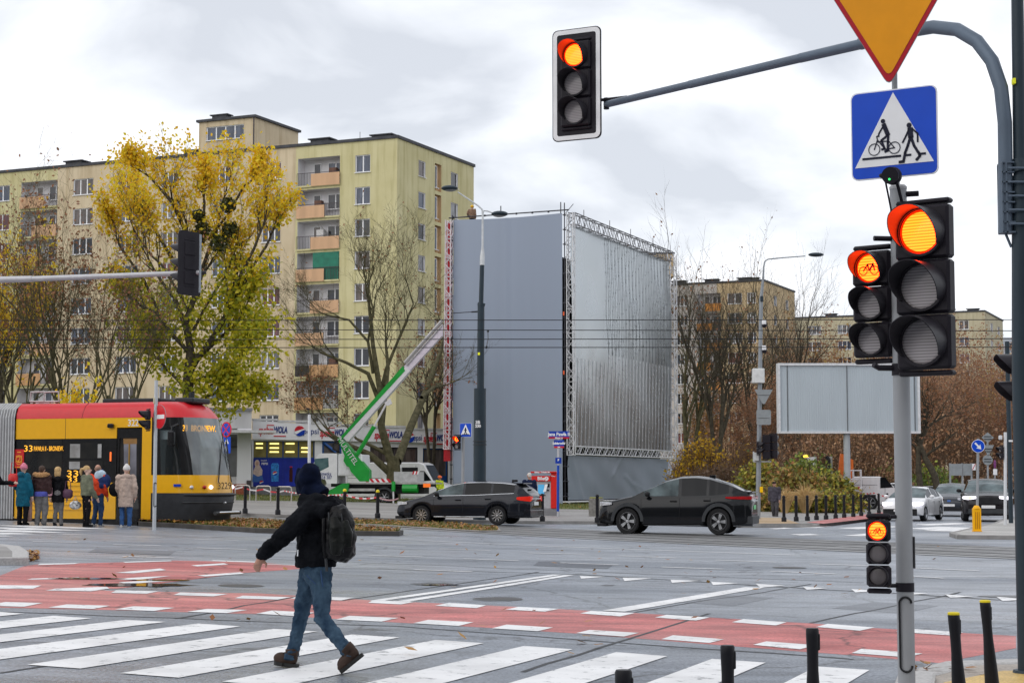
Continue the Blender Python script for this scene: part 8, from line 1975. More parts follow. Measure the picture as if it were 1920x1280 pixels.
signal('traffic_light', 'overhead red traffic light with white-bordered backboard at the end of the arched arm', P(1079,157,21.4), R(-27), 0.142, 0, w=0.40, board=(0.66,1.40), vis_len=1.55)
text_m = None
# lower dark signal heads half hidden by the mast
signal('traffic_light', 'traffic light seen from the side, half hidden by the dark mast', P(1912,712,17.0), R(-85), 0.105, -1, n=2, w=0.26)
# ---- overhead arm from the left with the back of a signal
YC = 30.0
la = thing('signal_gantry', 'pale horizontal arm crossing the sky above the tram', 'arm', P(-260,528,YC+0.6))
o = la.location; m_ = MB(); m_.tube([P(-260,530,YC+.6)-o, P(60,523,YC+.3)-o],[.062,.055],14); m_.tube([P(60,523,YC+.3)-o, P(376,511,YC)-o],[.048,.042],14); m_.tube([P(-260,530,YC+.6)-o, Vector((0,0,gz(o.x)-o.z))],[.09,.11],16); m_.build('tube', arm_l, la, smooth=True, angle=40)
m_ = MB(); q = P(380,511,YC)-o; m_.tube([q+Vector((-.05,0,0)), q+Vector((.06,0,0))],.03,8); m_.build('bracket', cladding, la)
tl = signal('traffic_light', 'dark back of an overhead traffic light on the pale arm', P(352,494,YC-.12), R(-126), 0.10, -1, w=0.27, board=(0.52,1.1), vis_len=3.2)
m_ = MB(); m_.box((-.15,.16,-.50),(-.11,.175,.50)); m_.build('label_strip', M('strip_pale',(0.30,0.34,0.37),0.5), tl); 
# ---- catenary / lamp mast in front of the tower
YD = 66.0; gD = ground_at(901, YD); lm = thing('lamp_mast', 'tall dark lamp mast with two lamps in front of the blue-grey sheet', 'street lamp', gD)
def rd(px, py, Y=YD): return P(px, py, Y)-gD
m_ = MB(); segs = [(900,905,12.0),(900,727,11.6),(901,726,8.2),(902,571,8.0),(903,570,6.6),(904,496,5.6)]
s_ = YD/F
m_.tube([rd(899,990),rd(900,728)],[12.2*s_,11.4*s_],20); m_.tube([rd(901,729),rd(902,571)],[6.9*s_,6.6*s_],18); m_.tube([rd(902,573),rd(903,568)],[7.4*s_]*2,18); m_.tube([rd(902,568),rd(904,496)],[4.4*s_,4.2*s_],16); m_.build('pole', mast_d, lm, smooth=True, angle=40)
m_ = MB(); m_.tube([rd(904,497),rd(904.5,480),rd(905,462),rd(905,400)],[4.6*s_,4.5*s_,2.2*s_,1.9*s_],14); m_.tube([rd(905,402),rd(904,393),rd(897,386),rd(876,372),rd(858,360)],[1.7*s_,1.7*s_,1.6*s_,1.4*s_,1.2*s_],10); m_.tube([rd(905,402),rd(907,395),rd(915,396),rd(928,401)],[1.7*s_,1.5*s_,1.3*s_,1.2*s_],10); m_.build('bracket_arm', M('lamp_arm_white',(0.55,0.57,0.58),0.4,0.1), lm, smooth=True)
for (px, py, sx) in ((843,353,-1),(937,401,1)):
    m_ = MB(); q = rd(px,py); m_.ell((q.x,q.y,q.z),(16*s_,13*s_,5.5*s_),16,8); m_.k = 1; m_.ell((q.x-0.02*sx,q.y,q.z-2.2*s_),(12.5*s_,10*s_,4.2*s_),16,8); m_.build('lamp_head', [mast_d, M('lamp_glass_grey',(0.25,0.26,0.27),0.3)], lm, smooth=True)
text('3B', 0.16, white_s, lm, rd(896,792).x, -12.6*s_, rd(896,792).z, 0.004, bold=.008); text('230', 0.14, white_s, lm, rd(896.5,799).x, -12.6*s_, rd(896.5,799).z, 0.004, bold=.008)
m_ = MB(); m_.box((rd(896,666).x,-7.2*s_,rd(896,666).z),(rd(900,666).x,-6.8*s_,rd(896,661).z)); m_.build('yellow_tag', MATS['tag_yellow'], lm)
m_ = MB()
for py in (828,834): m_.tube([rd(899.5,py),rd(899.5,py-1.5)],[12.9*s_]*2,20)
m_.build('clamp_band', cladding, lm)
# overhead wires
wirem = M('wire_dark', (0.02,0.02,0.022), 0.5)
for (yl_, yr_, Y, lb) in ((601,599,60,'uppermost of the four overhead tram wires'),(617,620.5,60,'second overhead tram wire from the top'),(637,634.5,57,'third overhead tram wire, above the lowest one'),(652,650.5,57,'lowest of the four overhead tram wires')):
    a = P(-300,yl_,Y); b_ = P(2250,yr_,Y); m_ = MB(); pts = []
    for i in range(25):
        t_ = i/24; q = a.lerp(b_, t_); q.z -= 0.06*math.sin(math.pi*t_)*0; pts.append(q-a)
    m_.tube(pts, 0.014, 5); w_ = m_.build('overhead_wire', wirem, None, a); tag(w_, lb, 'tram wire', 'overhead tram wires')
hg = MB(); a = P(915,621,60); b_ = P(912,651,57); hg.tube([a-a, (b_-a)*0.5+Vector((.03,0,0)), b_-a],.015,5); hg.ell((0,0,0),(.04,.04,.05),8,5); hg.ell((b_-a),(.04,.04,.05),8,5); tag(hg.build('wire_hanger', wirem, None, a), 'short hanger joining two tram wires beside the lamp mast', 'wire hanger')
a = P(848,587,67); b_ = P(897,584,66); hg = MB(); hg.tube([(0,0,0), b_-a],.015,5); hg.tube([(b_-a)*.75, b_-a],.03,6); tag(hg.build('span_wire', wirem, None, a), 'span wire with insulator tied to the dark lamp mast', 'span wire')
# ---- lamp and camera pole at the right-hand corner
gE = G(1421,978); YE = gE.y; cp_ = thing('camera_pole', 'grey lamp pole with cameras, white box and signal backs by the old man', 'street lamp', gE)
def re_(px, py, dy=0): return P(px, py, YE+dy)-gE
s_ = YE/F
m_ = MB(); m_.tube([re_(1421,978),re_(1427,560)],[4.6*s_,3.6*s_],14); m_.tube([re_(1427,560),re_(1431,520),re_(1432,500),re_(1434,490),re_(1440,486),re_(1470,483),re_(1510,480)],[3.4*s_,2.2*s_,1.5*s_,1.4*s_,1.3*s_,1.2*s_,1.0*s_],10); m_.build('pole', M('pole_mid_grey',(0.25,0.27,0.29),0.45,0.2,var=0.1), cp_, smooth=True, angle=40)
m_ = MB(); q = re_(1530,477.5); m_.ell((q.x,q.y,q.z),(15*s_,9*s_,4*s_),16,8); m_.build('lamp_head', mast_d, cp_, smooth=True)
m_ = MB(); a = re_(1411,718); b_ = re_(1432,691); m_.rbox((a.x,-.25,a.z),(b_.x,.2,b_.z),.02); m_.build('cabinet', M('cabinet_white',(0.62,0.63,0.62),0.5), cp_)
for py in (609,657):
    m_ = MB(); q = re_(1433,py); m_.rbox((q.x-5*s_,-.15,q.z),(q.x+3*s_,.15,q.z+9*s_),.03); m_.k = 1; m_.ell((q.x,-.05,q.z-1*s_),(4.6*s_,4.6*s_,4.6*s_),12,8); m_.build('dome_camera', [white_s, blk], cp_)
m_ = MB(); q = re_(1429,566); m_.rbox((q.x-4*s_,-.12,q.z),(q.x+2*s_,.12,q.z+11*s_),.03); m_.build('sensor_box', mast_d, cp_)
sign('give_way_sign', 'grey back of a triangular sign on the camera pole', P(1432,742,YE-.25), 0, lambda t: (lambda m_: (m_.prism([(-17*s_,12*s_),(17*s_,12*s_),(2*s_,-15*s_),(-2*s_,-15*s_)],'y',0,.02), m_.tube([(-12*s_,-.02,3*s_),(12*s_,-.02,3*s_)],.02,5), m_.build('plate', back_m, t)))(MB()))
sign('square_sign', 'grey back of a square sign below the triangular one on the camera pole', P(1432,782,YE-.25), 0, lambda t: (lambda m_: (m_.prism(rrect(27*s_,28*s_,.06),'y',0,.02), m_.tube([(-10*s_,-.02,0),(10*s_,-.02,0)],.02,5), m_.build('plate', back_m, t)))(MB()))
signal('traffic_light', 'small pedestrian light with visors beside the camera pole', P(1423,840,YE-.35), R(60), 0.10, -1, n=2, w=0.26)
signal('traffic_light', 'dark back of a traffic light on the camera pole', P(1437,838,YE-.3), R(170), 0.13, -1, w=0.33)
signal('traffic_light', 'rightmost dark signal back on the camera pole', P(1451,836,YE-.25), R(150), 0.13, -1, w=0.33)
m_ = MB(); a = re_(1413,865); m_.tube([a, re_(1413,846)],.03,5); m_.tube([a, re_(1446,865)],.035,5); m_.rbox((re_(1414,864).x,-.2,a.z+.03),(re_(1422,864).x,.05,re_(1422,848).z),.02); m_.build('bracket', M('bracket_pale',(0.5,0.52,0.53),0.5), cp_)
m_ = MB(); q = re_(1427,918); m_.rbox((q.x-3*s_,-4.9*s_-.05,q.z-5*s_),(q.x+2.8*s_,-3*s_,q.z+6*s_),.02); m_.build('push_button', M('button_yellow',(0.85,0.50,0.0),0.4), cp_)
# ---- crossing sign post near the estate car
gF = G(868,974); YF = gF.y; s_ = YF/F; pf = thing('sign_post', 'slim grey post with a pedestrian light behind the estate car', 'post', gF)
def rf(px, py, dy=0): return P(px, py, YF+dy)-gF
m_ = MB(); m_.tube([rf(867,974),rf(869,800)],2.9*s_,12); m_.build('pole', pole_g, pf, smooth=True, angle=40)
sign('crossing_sign', 'small blue pedestrian crossing sign in front of the blue-grey sheet', P(873,806,YF-.2), R(-30), lambda t: crossing(t, 31*s_*0.72*1.15, False))
signal('traffic_light', 'small red pedestrian light next to the dark lamp mast', P(857,829,YF-.1), R(-30), 5.0*s_, 0, n=2, w=14*s_, pict='man')
# ---- street-name post
gH = G(1046,973); YH = gH.y; s_ = YH/F; sp = thing('street_name_post', 'blue and grey post carrying street-name plates beside the ticket machine', 'post', gH)
def rh(px, py, dy=0): return P(px, py, YH+dy)-gH
m_ = MB(); m_.tube([rh(1046,973),rh(1047,822)],1.9*s_,12); m_.build('pole', arm_l, sp, smooth=True, angle=40); m_ = MB(); m_.tube([rh(1046,958),rh(1046.6,872)],2.4*s_,12); m_.build('blue_sleeve', M('sleeve_blue',(0.005,0.06,0.42),0.4), sp, smooth=True, angle=40)
def plate_sign(label, px, py, w, h, body, size, rz, red=True, sub=None):
    t = thing('street_name_sign', label, 'street sign', P(px, py, YH-.06), rz); W_, H_ = w*s_, h*s_
    m_ = MB(); m_.box((-W_/2,0,-H_/2+ (H_*.22 if red else 0)),(W_/2,.02,H_/2)); m_.build('blue_plate', M('street_sign_blue',(0.003,0.04,0.36),0.4), t)
    if red: m_ = MB(); m_.box((-W_/2,0,-H_/2),(W_/2,.02,-H_/2+H_*.218)); m_.build('red_plate', M('street_sign_red',(0.50,0.012,0.02),0.4), t)
    text(body, size, white_s, t, 0, -.002, H_*.08, .004, sx=.92, bold=.006)
    if sub: text(sub, size*.42, white_s, t, 0, -.002, -H_*.39, .004, bold=.004)
plate_sign('wide blue and red street-name plate reading Jana Pawła II', 1048, 815, 39, 14, 'Jana Pawła II', .20, R(-6), True, 'Muranów')
plate_sign('narrower blue and red street-name plate turned aside below the wide one', 1048, 832, 20, 15, 'Solidarności', .125, R(-24), True, 'Wola')
plate_sign('small plain blue plate above the blue sleeve of the street-name post', 1047, 863, 11.5, 11, 'P', .13, 0, False)
# ---- ticket machine
gT = G(1020,971); YT = gT.y; s_ = YT/F; tm_ = thing('ticket_machine', 'red and grey ticket machine with a sloping screen by the pavement', 'ticket machine', gT, R(-12))
W_ = 47*s_; H_ = 87*s_; redm = M('machine_red', (0.62,0.02,0.015), 0.35, var=0.05); gsil = M('machine_silver', (0.48,0.49,0.51), 0.35, 0.4, var=0.08)
m_ = MB(); m_.rbox((-W_/2,0,0),(W_/2,.7,.42),.02); m_.build('plinth', M('machine_plinth',(0.2,0.2,0.21),0.6), tm_)
m_ = MB(); m_.rbox((-W_/2,.03,.42),(W_/2-.24,.7,H_*.86),.01); m_.build('body', gsil, tm_)
m_ = MB(); m_.rbox((W_/2-.24,-.03,.42),(W_/2,.7,H_*.965),.02); m_.rbox((-W_/2-.02,-.12,H_*.965),(W_/2+.02,.72,H_),.015); m_.rbox((-W_/2,-.06,H_*.79),(W_/2-.245,.03,H_*.905),.01); m_.build('red_casing', redm, tm_)
text('Bilety', .20, white_s, tm_, -.05, -.065, H_*.847, .006, bold=.006); text('Bilety / Tickets', .09, white_s, tm_, -.12, -.125, H_*.982, .004, bold=.003); text('Bilety', .08, white_s, tm_, W_/2-.12, -.034, H_*.9, .004)
m_ = MB(); m_.rbox((W_/2-.36,-.125,H_*.972),(W_/2-.27,-.121,H_*.992),.002); m_.lathe([(.05,-.064),(.09,-.064)],16,(W_/2-.42,0,H_*.847),'y'); m_.build('emblem', white_s, tm_)
m_ = MB(); m_.poly([(-W_/2+.28,.0,H_*.52),(-W_/2+.55,.0,H_*.52),(-W_/2+.55,.02,H_*.72),(-W_/2+.28,.02,H_*.72)]); m_.build('screen', M('screen_blue',(0.05,0.25,0.45),0.2,emit=((.1,.35,.6),.35)), tm_, fix=False)
m_ = MB(); m_.box((W_/2-.42,.02,H_*.66),(W_/2-.30,.032,H_*.74)); m_.box((W_/2-.42,.02,H_*.58),(W_/2-.32,.032,H_*.61)); m_.box((-W_/2+.3,.0,H_*.48),(-W_/2+.6,.03,H_*.50)); m_.build('payment_slot', blk, tm_)
m_ = MB(); m_.poly([(-W_/2+.52,-.10,H_*.56),(-W_/2+.64,-.10,H_*.57),(-W_/2+.72,-.04,H_*.73),(-W_/2+.60,-.04,H_*.72)]); m_.build('notice_sheet', white_s, tm_, fix=False)
# ---- concrete litter bin
gb_ = G(1118,972); s_ = gb_.y/F; cb = thing('concrete_bin', 'square concrete litter bin with mossy top beside the tower skirt', 'litter bin', gb_, R(-15))
m_ = MB(); a = 12*s_; m_.rbox((-a,-a,0),(a,a,38*s_),.03); m_.build('body', M('bin_concrete',(0.20,0.195,0.18),0.9,var=0.25,scale=8,bump=.5), cb); m_ = MB(); m_.rbox((-a*.9,-a*.9,38*s_),(a*.9,a*.9,40*s_),.02); m_.build('lid', M('bin_moss',(0.28,0.28,0.05),0.9,var=0.3,scale=8), cb)
# ---- no-entry post near the tram
gN = G(289,993); YN = gN.y-.0; s_ = YN/F; pn_ = thing('sign_post', 'light grey post with the no-entry sign in front of the tram', 'post', gN)
def rn(px, py, dy=0): return P(px, py, YN+dy)-gN
m_ = MB(); m_.tube([rn(289,993),rn(293,713)],[3.6*s_,3.3*s_],14); m_.build('pole', M('post_pale',(0.48,0.50,0.52),0.4,0.1,var=0.05), pn_, smooth=True, angle=40)
m_ = MB(); pts = []
for k in range(33): a = 2*math.pi*k/32; pts.append((.02+2.2*s_*math.cos(a), -3.7*s_, rn(292,927).z+(20*s_ if math.sin(a) >= 0 else -20*s_)+2.2*s_*math.sin(a)))
m_.tube(pts,.012,5,False); m_.build('access_hatch', cladding, pn_)
m_ = MB(); m_.rbox((-5*s_,-4*s_,rn(288,757).z),(-1*s_,2*s_,rn(288,745).z),.02); m_.tube([rn(293,714),rn(292,706),rn(290,704)],.012,5); m_.build('junction_box', M('box_cream',(0.55,0.5,0.35),0.6), pn_)
def noentry(t):
    r = 17.5*s_*1.28
    m_ = MB(); disc(m_, r, 0, .015); m_.build('plate', back_m, t, smooth=True, angle=40); m_ = MB(); disc(m_, r*.985, -.003, -.0005); m_.build('red_disc', M('sign_red_bright',(0.62,0.015,0.025),0.4), t); m_ = MB(); m_.box((-r*.80,-.007,-r*.17),(r*.80,-.0035,r*.17)); m_.build('white_bar', white_s, t)
sign('no_entry_sign', 'round red no-entry sign with white bar on the post by the tram', P(299,781,YN-.12), R(-48), noentry)
signal('traffic_light', 'tram-side traffic light left of the no-entry sign', P(276,787,YN-.05), R(-62), .105, -1, n=2, w=.27, vis_len=1.9)
# ---- no-stopping and one-way signs, lamp post behind
gS = G(421,969); YS = gS.y; s_ = YS/F; ps_ = thing('sign_post', 'thin post with no-stopping and one-way signs right of the tram nose', 'post', gS)
m_ = MB(); m_.tube([(0,0.03,0),P(424,792,YS)+Vector((0,.03,0))-gS],.03,8); m_.build('pole', pole_g, ps_, smooth=True)
def nostop(t):
    r = 14.5*s_; m_ = MB(); disc(m_, r, 0, .015); m_.build('red_rim', MATS['sign_red_bright'], t); m_ = MB(); disc(m_, r*.80, -.004, -.0005); m_.build('blue_disc', MATS['sign_blue_bright'], t)
    m_ = MB(); m_.strip([(-r*.55,-r*.55),(r*.55,r*.55)],r*.16,-.008,-.0045); m_.strip([(-r*.55,r*.55),(r*.55,-r*.55)],r*.16,-.0105,-.0085); m_.build('red_cross', MATS['sign_red_bright'], t)
sign('no_stopping_sign', 'round blue no-stopping sign with red cross beside the tram windscreen', P(424,805,YS-.05), R(-40), nostop)
def oneway(t):
    w_, h_ = 21*s_, 31*s_; m_ = MB(); m_.prism(rrect(w_,h_,.03),'y',0,.015); m_.build('plate', MATS['sign_blue_bright'], t); m_ = MB(); m_.prism([(-w_*.10,-h_*.38),(w_*.10,-h_*.38),(w_*.10,h_*.08),(w_*.30,h_*.08),(0,h_*.42),(-w_*.30,h_*.08),(-w_*.10,h_*.08)],'y',-.004,-.0005); m_.build('white_arrow', white_s, t)
sign('one_way_sign', 'rectangular blue one-way sign with white arrow under the no-stopping sign', P(425,834,YS-.05), R(-40), oneway)
gV = G(580,951); gV = ground_at(580, 80); YV = gV.y; s_ = YV/F; pv_ = thing('white_post', 'plain white post in front of the shop windows', 'post', gV)
m_ = MB(); m_.tube([(0,0,0),P(580,777,YV)-gV],2.9*s_,12); m_.build('pole', M('post_white',(0.60,0.61,0.63),0.4,var=0.04), pv_, smooth=True, angle=40); m_ = MB(); q = P(579,777,YV)-gV; m_.tube([q,q+Vector((-.04,0,.22))],.02,5); m_.ell((q.x-.06,0,q.z+.26),(.09,.06,.04),8,5); m_.build('sensor', blk, pv_)
# ---- grey advertising billboard
YG = 100.0; gG = ground_at(1590, YG+0.4); bb = thing('billboard', 'big empty grey billboard on a thick single column above the hedge', 'billboard', gG)
def rg(px, py, dy=0): return P(px, py, YG+dy)-gG
a, b_ = rg(1461,812), rg(1726,680); c1 = rg(1461,683)
m_ = MB(); nn = 62
xs = [a.x+.12+(b_.x-a.x-.24)*i/(nn*2) for i in range(nn*2+1)]
slope = (rg(1726,680).z-rg(1461,683).z)*0
m_.grid([[(x, -.06+(.012 if (i//1)%2 else 0), a.z+.12) for i, x in enumerate(xs)],[(x, -.06+(.012 if (i//1)%2 else 0), b_.z-.14) for i, x in enumerate(xs)]])
m_.build('corrugated_panel', M('billboard_grey',(0.42,0.475,0.515),0.45,0.1,var=0.06,scale=.8,stretch=(1,1,.2)), bb, fix=False)
m_ = MB(); m_.box((a.x,-.16,a.z),(b_.x,.5,a.z+.12)); m_.box((a.x,-.16,b_.z-.14),(b_.x,.5,b_.z)); m_.box((a.x,-.16,a.z+.121),(a.x+.13,.5,b_.z-.141)); m_.box((b_.x-.13,-.16,a.z+.121),(b_.x,.5,b_.z-.141)); m_.build('frame', M('billboard_frame',(0.62,0.63,0.65),0.45), bb)
m_ = MB(); m_.box((a.x+.1,.02,a.z+.1),(b_.x-.1,.45,b_.z-.1)); m_.build('backing', back_m, bb)
m_ = MB()
for px in (1477,1589,1716): m_.box((rg(px,700).x,-.085,a.z+.121),(rg(px,700).x+.05,-.03,b_.z-.141))
m_.build('panel_joint', M('joint_grey',(0.13,0.14,0.15),0.5), bb)
m_ = MB(); m_.tube([(0,.2,-.1),(0,.2,a.z-.001)],6.2*YG/F,18); m_.build('column', M('column_grey',(0.36,0.39,0.41),0.5,var=0.1,scale=1.5), bb, smooth=True, angle=40)
# ---- round blue arrow sign on the island with its yellow sleeve
gR = G(1832,1003); gR.z += .12; YR = gR.y; s_ = YR/F; pr = thing('sign_post', 'keep-right post in a bright yellow sleeve on the traffic island', 'post', gR)
def rr2(px, py, dy=0): return P(px, py, YR+dy)-gR
m_ = MB(); m_.tube([(0,0,0),rr2(1834,822)],2.6*s_,12); m_.build('pole', pole_g, pr, smooth=True, angle=40)
yw = M('sleeve_yellow', (0.85,0.42,0.0), 0.4, var=0.06); m_ = MB(); zt2 = rr2(1832,947).z; zb2 = rr2(1832,996).z
m_.rbox((-7.5*s_,-5*s_,zb2),(7.5*s_,5*s_,zt2-5*s_),.02); m_.rbox((-8.5*s_,-7*s_,0),(8.5*s_,7*s_,zb2+2*s_),.03); m_.tube([(0,0,zt2-6*s_),(0,0,zt2-3*s_),(0,0,zt2)],[7*s_,6*s_,3.5*s_],14); sl_ = m_.build('yellow_sleeve', yw, pr)
m_ = MB()
for x in (-4.2,-0.8,2.6): m_.box((x*s_,-5.3*s_,zb2+5*s_),((x+1.5)*s_,-5.02*s_,zt2-12*s_))
m_.build('slot', M('slot_dark_yellow',(0.45,0.18,0.0),0.5), sl_)
def arrow(t):
    r = 12.3*s_; m_ = MB(); disc(m_, r, 0, .015); m_.build('white_rim', white_s, t); m_ = MB(); disc(m_, r*.93, -.004, -.0005); m_.build('blue_disc', MATS['sign_blue_bright'], t)
    q = MB(); d = Vector((.68,-.73)); n2 = Vector((.73,.68)); c_ = lambda a, b2: tuple(d*a*r+n2*b2*r); q.prism([c_(-.68,-.13),c_(.1,-.13),c_(-.0,-.42),c_(.68,0),c_(-.0,.42),c_(.1,.13),c_(-.68,.13)],'y',-.009,-.0045); q.build('white_arrow', white_s, t)
sign('keep_right_sign', 'round blue sign with a white arrow slanting down on the traffic island', P(1834,836,YR-.06), R(-8), arrow)
gW = G(1885,990); gW.z += .12; s2 = gW.y/F; pw = thing('white_post', 'tall white post at the edge of the traffic island', 'post', gW)
m_ = MB(); m_.tube([(0,0,0),P(1885,810,gW.y)-gW],3.0*s2,12); m_.rbox((-8*s2,-.1,P(1880,824,gW.y).z-gW.z),(-3*s2,.1,P(1880,816,gW.y).z-gW.z),.02); m_.build('pole', MATS['post_white'], pw, smooth=True, angle=40)
signal('traffic_light', 'small signal with grey visors left of the white island post', P(1877,848,gW.y), R(-70), .09, -1, n=2, w=.22)
# sign backs further down the street
YQ = 92.0; s_ = YQ/F; gQ = ground_at(1852, YQ); pq = thing('sign_post', 'post with three grey sign backs stacked above the waiting cars', 'post', gQ)
m_ = MB(); m_.tube([(0,.06,0),P(1852,812,YQ)+Vector((0,.06,0))-gQ],.05,10); m_.build('pole', pole_g, pq, smooth=True)
def pl(pts):
    def f(t):
        m_ = MB(); m_.prism([(x*s_,z*s_) for x, z in pts],'y',0,.02); m_.build('plate', back_m, t); m_ = MB(); m_.tube([(-7*s_,-.02,2*s_),(7*s_,-.02,2*s_)],.02,5); m_.tube([(-7*s_,-.02,-3*s_),(7*s_,-.02,-3*s_)],.02,5); m_.build('clamp', cladding, t)
    return f
sign('diamond_sign', 'diamond-shaped sign back, highest of the three on the far post', P(1852,820,YQ-.02), 0, pl([(-11.5,0),(0,-10),(11.5,0),(0,10)]))
sign('triangle_sign', 'triangular sign back, middle of the three on the far post', P(1853,843,YQ-.02), 0, pl([(-11,9),(11,9),(1,-11),(-1,-11)]))
sign('disc_sign', 'round sign back, lowest of the three on the far post', P(1852,862,YQ-.02), 0, pl([(9.5*math.cos(2*math.pi*k/20),9.5*math.sin(2*math.pi*k/20)) for k in range(20)]))
YX = 118.0; s_ = YX/F; gX = ground_at(1805, YX); bd = thing('direction_board', 'grey back of a wide direction board above the roofs of the queue', 'road sign', gX)
m_ = MB(); 
for a0, a1 in ((1781,1804),(1806,1823)): m_.box((P(a0,900,YX).x-gX.x,-.03,P(a0,891,YX).z-gX.z),(P(a1,900,YX).x-gX.x,.03,P(a0,869,YX).z-gX.z))
m_.build('panel', back_m, bd); m_ = MB()
for px in (1782,1805,1822): m_.tube([(P(px,900,YX).x-gX.x,.06,0),(P(px,900,YX).x-gX.x,.06,P(px,868,YX).z-gX.z)],.07,8)
m_.build('stand', pole_g, bd)
t = sign('no_turn_sign', 'small white square sign with a red slash beside the direction board', P(1826,875,YX-.2), 0, lambda t: (lambda m_: (m_.box((-3.2*s_,0,-6*s_),(3.2*s_,.03,6*s_)), m_.build('plate', white_s, t)))(MB())); m_ = MB(); m_.strip([(-2.5*s_,-5*s_),(2.5*s_,5*s_)],1.2*s_,-.01,-.002); m_.build('red_slash', red_s, t)
t = thing('parking_sign', 'thin post with a violet disc edge and a white plate beyond the island', 'road sign', ground_at(1866,118)); q = P(1866,870,118)-t.location
m_ = MB(); m_.tube([(0,.05,0),(0,.05,q.z+.2)],.05,8); m_.build('pole', pole_g, t); m_ = MB(); m_.ell((0,0,q.z),(.09,.04,.30),10,8); m_.build('disc', M('disc_violet',(0.18,0.04,0.16),0.5), t); m_ = MB(); z = P(1866,890,118).z-t.location.z; m_.box((-.12,-.02,z),(.14,.02,z+.40)); m_.build('plate', white_s, t)
dm = thing('far_mast', 'slim dark mast standing just left of the thick mast far down the street', 'mast', ground_at(1894,70)); m_ = MB(); m_.tube([(0,0,0),(0,0,P(1894,640,70).z-dm.location.z)],.09,10); m_.build('pole', mast_d, dm, smooth=True); m_ = MB(); z = P(1895,828,70).z-dm.location.z; m_.box((-.05,-.12,z),(.1,-.09,z+.07)); m_.build('tag', white_s, dm)

# ---------------------------------------------------------------- bollards
bol = M('bollard_black', (0.010,0.010,0.013), 0.45, var=0.15, scale=5, spec=0.2); yel = M('bollard_yellow', (0.72,0.58,0.02), 0.5, var=0.1)
def near_bollard(label, px, py, dia_px, yellow, lean=0.0, bpx=None):
    s = 0.082/dia_px; Y = s*F; top = P(px, py, Y); g = Vector((top.x, top.y, gz(top.x)+ (0.02 if px > 1700 else 0))); H = top.z-g.z
    t = thing('bollard', label, 'bollard', g, 0.0, 'flexible black bollards on the near kerb')
    m_ = MB(); m_.T = Matrix(((1,0,-lean,0),(0,1,0,0),(0,0,1,0),(0,0,0,1))) if lean else None
    k = 1.0 if not yellow else 1.0
    m_.lathe([(.058,0),(.056,.04),(.050,.2),(.036,H*.62),(.036,H*.75),(.041,H*.93),(.041,H-.012),(.036,H-.002),(0,H)],24,(lean*H,0,0)); m_.build('post', bol, t, smooth=True, angle=45)
    m_ = MB(); m_.rbox((.026+0*lean,-.022,H*.80),(.046,.022,H*.95),.006); m_.build('clip', blacktrim, t)
    if yellow: m_ = MB(); m_.lathe([(.0415,H-.006),(.042,H+.006),(.034,H+.012),(0,H+.013)],24); m_.build('yellow_cap', yel, t, smooth=True, angle=45)
    m_ = MB(); m_.lathe([(0.075,0.0),(0.072,.015),(.055,.02)],20,(lean*H,0,0)); m_.build('foot', blacktrim, t)
near_bollard('plain black bollard cut off by the bottom edge, nearest of the near row', 1169, 1254, 32, False)
near_bollard('plain black bollard over the white zebra stripe, second of the near row', 1364, 1208, 26.5, False)
near_bollard('plain black bollard overlapping the red cycle path beside the post', 1523, 1176, 24, False)
near_bollard('yellow-topped black bollard nearer the grey post', 1788, 1150, 22, True, 0.055)
near_bollard('tallest yellow-topped black bollard nearest the dark mast', 1847, 1127, 20, True, 0.065)
def far_bollard_mesh(H, yellow):
    m_ = MB(); m_.lathe([(.10,0),(.10,.16),(.085,.18),(.062,.20),(.060,H-.14),(.072,H-.135),(.072,H-.11),(.056,H-.10),(.058,H-.04),(.05,H-.01),(0,H)],14); o = m_.build('bollard_post', bol, None, smooth=True, angle=45); me = o.data; bpy.data.objects.remove(o); 
    m_ = MB(); m_.ell((0,0,H-.02),(.07,.07,.07),10,6); o = m_.build('ball_top', yel if yellow else bol, None, smooth=True); m2 = o.data; bpy.data.objects.remove(o); return me, m2
fb, fy = far_bollard_mesh(.98, False), far_bollard_mesh(.98, True)
left_b = [(459.5,962,0,'first black bollard right of the tram nose'),(521,964.5,0,'black bollard left of the walking man, under the bicycle stands'),(646,969,1,'yellow-topped bollard just right of the walking man'),(708,971,1,'yellow-topped bollard in front of the lift lorry wheel'),(1017,977,0,'black bollard behind the tail of the estate car'),(1120,979,0,'black bollard before the concrete bin')]
right_b = [(1470,978),(1493,977),(1514,976),(1531,974.5),(1549,973.5),(1567,972),(1583,970.5),(1600,969),(1615,967.5),(1630,966),(1648,962),(1664,960)]
words_ = ['nearest the old man','second from the old man','third from the old man','fourth from the old man','below the wider straw grass','past the straw grass','sixth from the far end of its row','before the hedge mound end','beside the hedge mound foot','third from the far end of its row','next to last before the white saloon','last before the white saloon']
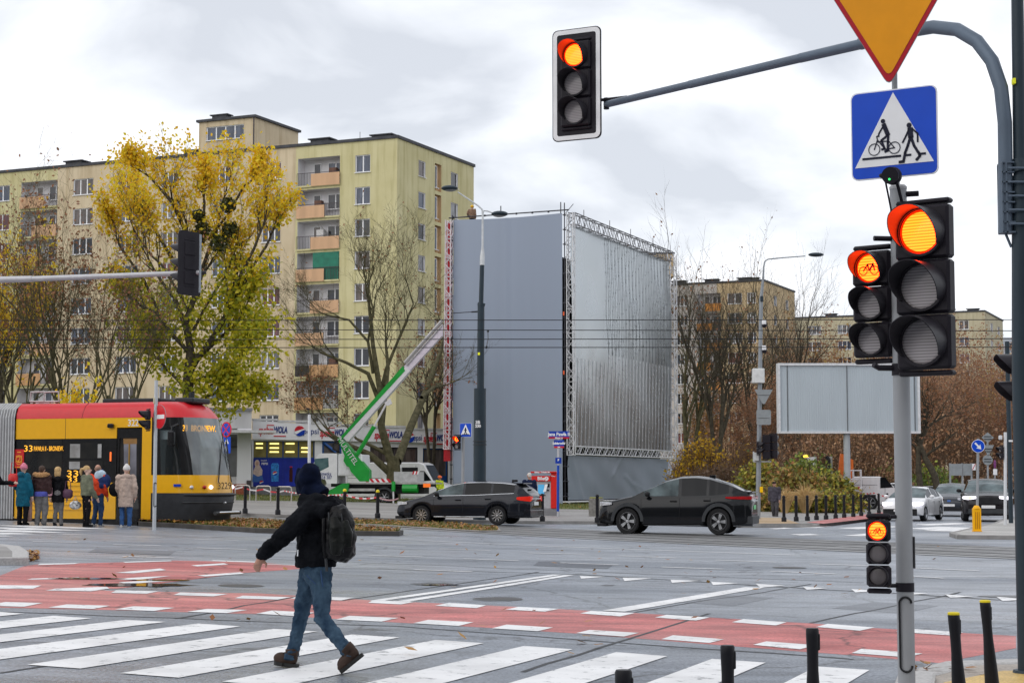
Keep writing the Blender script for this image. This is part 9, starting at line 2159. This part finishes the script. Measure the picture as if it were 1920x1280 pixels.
for i, q in enumerate(left_b+[(x, y, 0, 'black bollard in the corner row, '+words_[k]) for k, (x, y) in enumerate(right_b)]):
    g = G(q[0], q[1], .11); t = thing('bollard', q[3], 'bollard', g, 0, 'black bollards along the far pavements'); ms = fy if q[2] else fb
    link('post', ms[0], t); link('ball_top', ms[1], t)
# bicycle stands and barrier tape
steel = M('stand_steel', (0.50,0.47,0.44), 0.35, 0.5, var=0.15)
m_ = MB(); m_.tube([(-.40,0,-.1),(-.40,0,.70),(-.37,0,.80),(-.28,0,.84),(.28,0,.84),(.37,0,.80),(.40,0,.70),(.40,0,-.1)],.032,8); o_ = m_.build('hoop', steel, None, smooth=True); hoop = o_.data; bpy.data.objects.remove(o_)
for i, (px, lb) in enumerate(((392,'nearest the tram bumper'),(455,'second from the tram'),(494,'third from the tram, under the blue shop panels'),(533,'last before the walking man'))):
    g = ground_at(px if i else 436, 92.0); g.z += .1
    if i == 0: g = ground_at(422, 92.0); g.z += .1
    t = link('bicycle_stand', hoop, None, g, R(-12)); tag(t, 'bent steel bicycle stand '+lb, 'bicycle stand', 'bicycle stands in front of the shop')
tapes = [M('tape_red',(0.55,0.05,0.06),0.5), M('tape_white',(0.65,0.62,0.62),0.5)]
def tape(label, pts, seg=0.28):
    m_ = MB(); k = 0; o = pts[0]
    for a, b_ in zip(pts, pts[1:]):
        n = max(2, int((b_-a).length/seg))
        for i in range(n):
            t0, t1 = i/n, (i+1)/n; sag = lambda t_: -0.12*4*t_*(1-t_); q0 = a.lerp(b_,t0)-o; q1 = a.lerp(b_,t1)-o; q0.z += sag(t0); q1.z += sag(t1); m_.k = k % 2; k += 1
            m_.poly([q0, q1, q1+Vector((0,.004,.075)), q0+Vector((0,.004,.075))])
    tag(m_.build('barrier_tape', tapes, None, o, fix=False), label, 'barrier tape')
tape('red and white barrier tape strung past the bicycle stands and bollards', [P(425,913,91.5),P(455,914,91.5),P(494,918,91.5),P(533,921,91.5),P(646,928,82),P(708,933,80),P(747,935,100)])
tape('red and white barrier tape sagging from the lift basket towards the white saloon', [P(1590,918,103),P(1640,925,98),P(1690,932,95)])
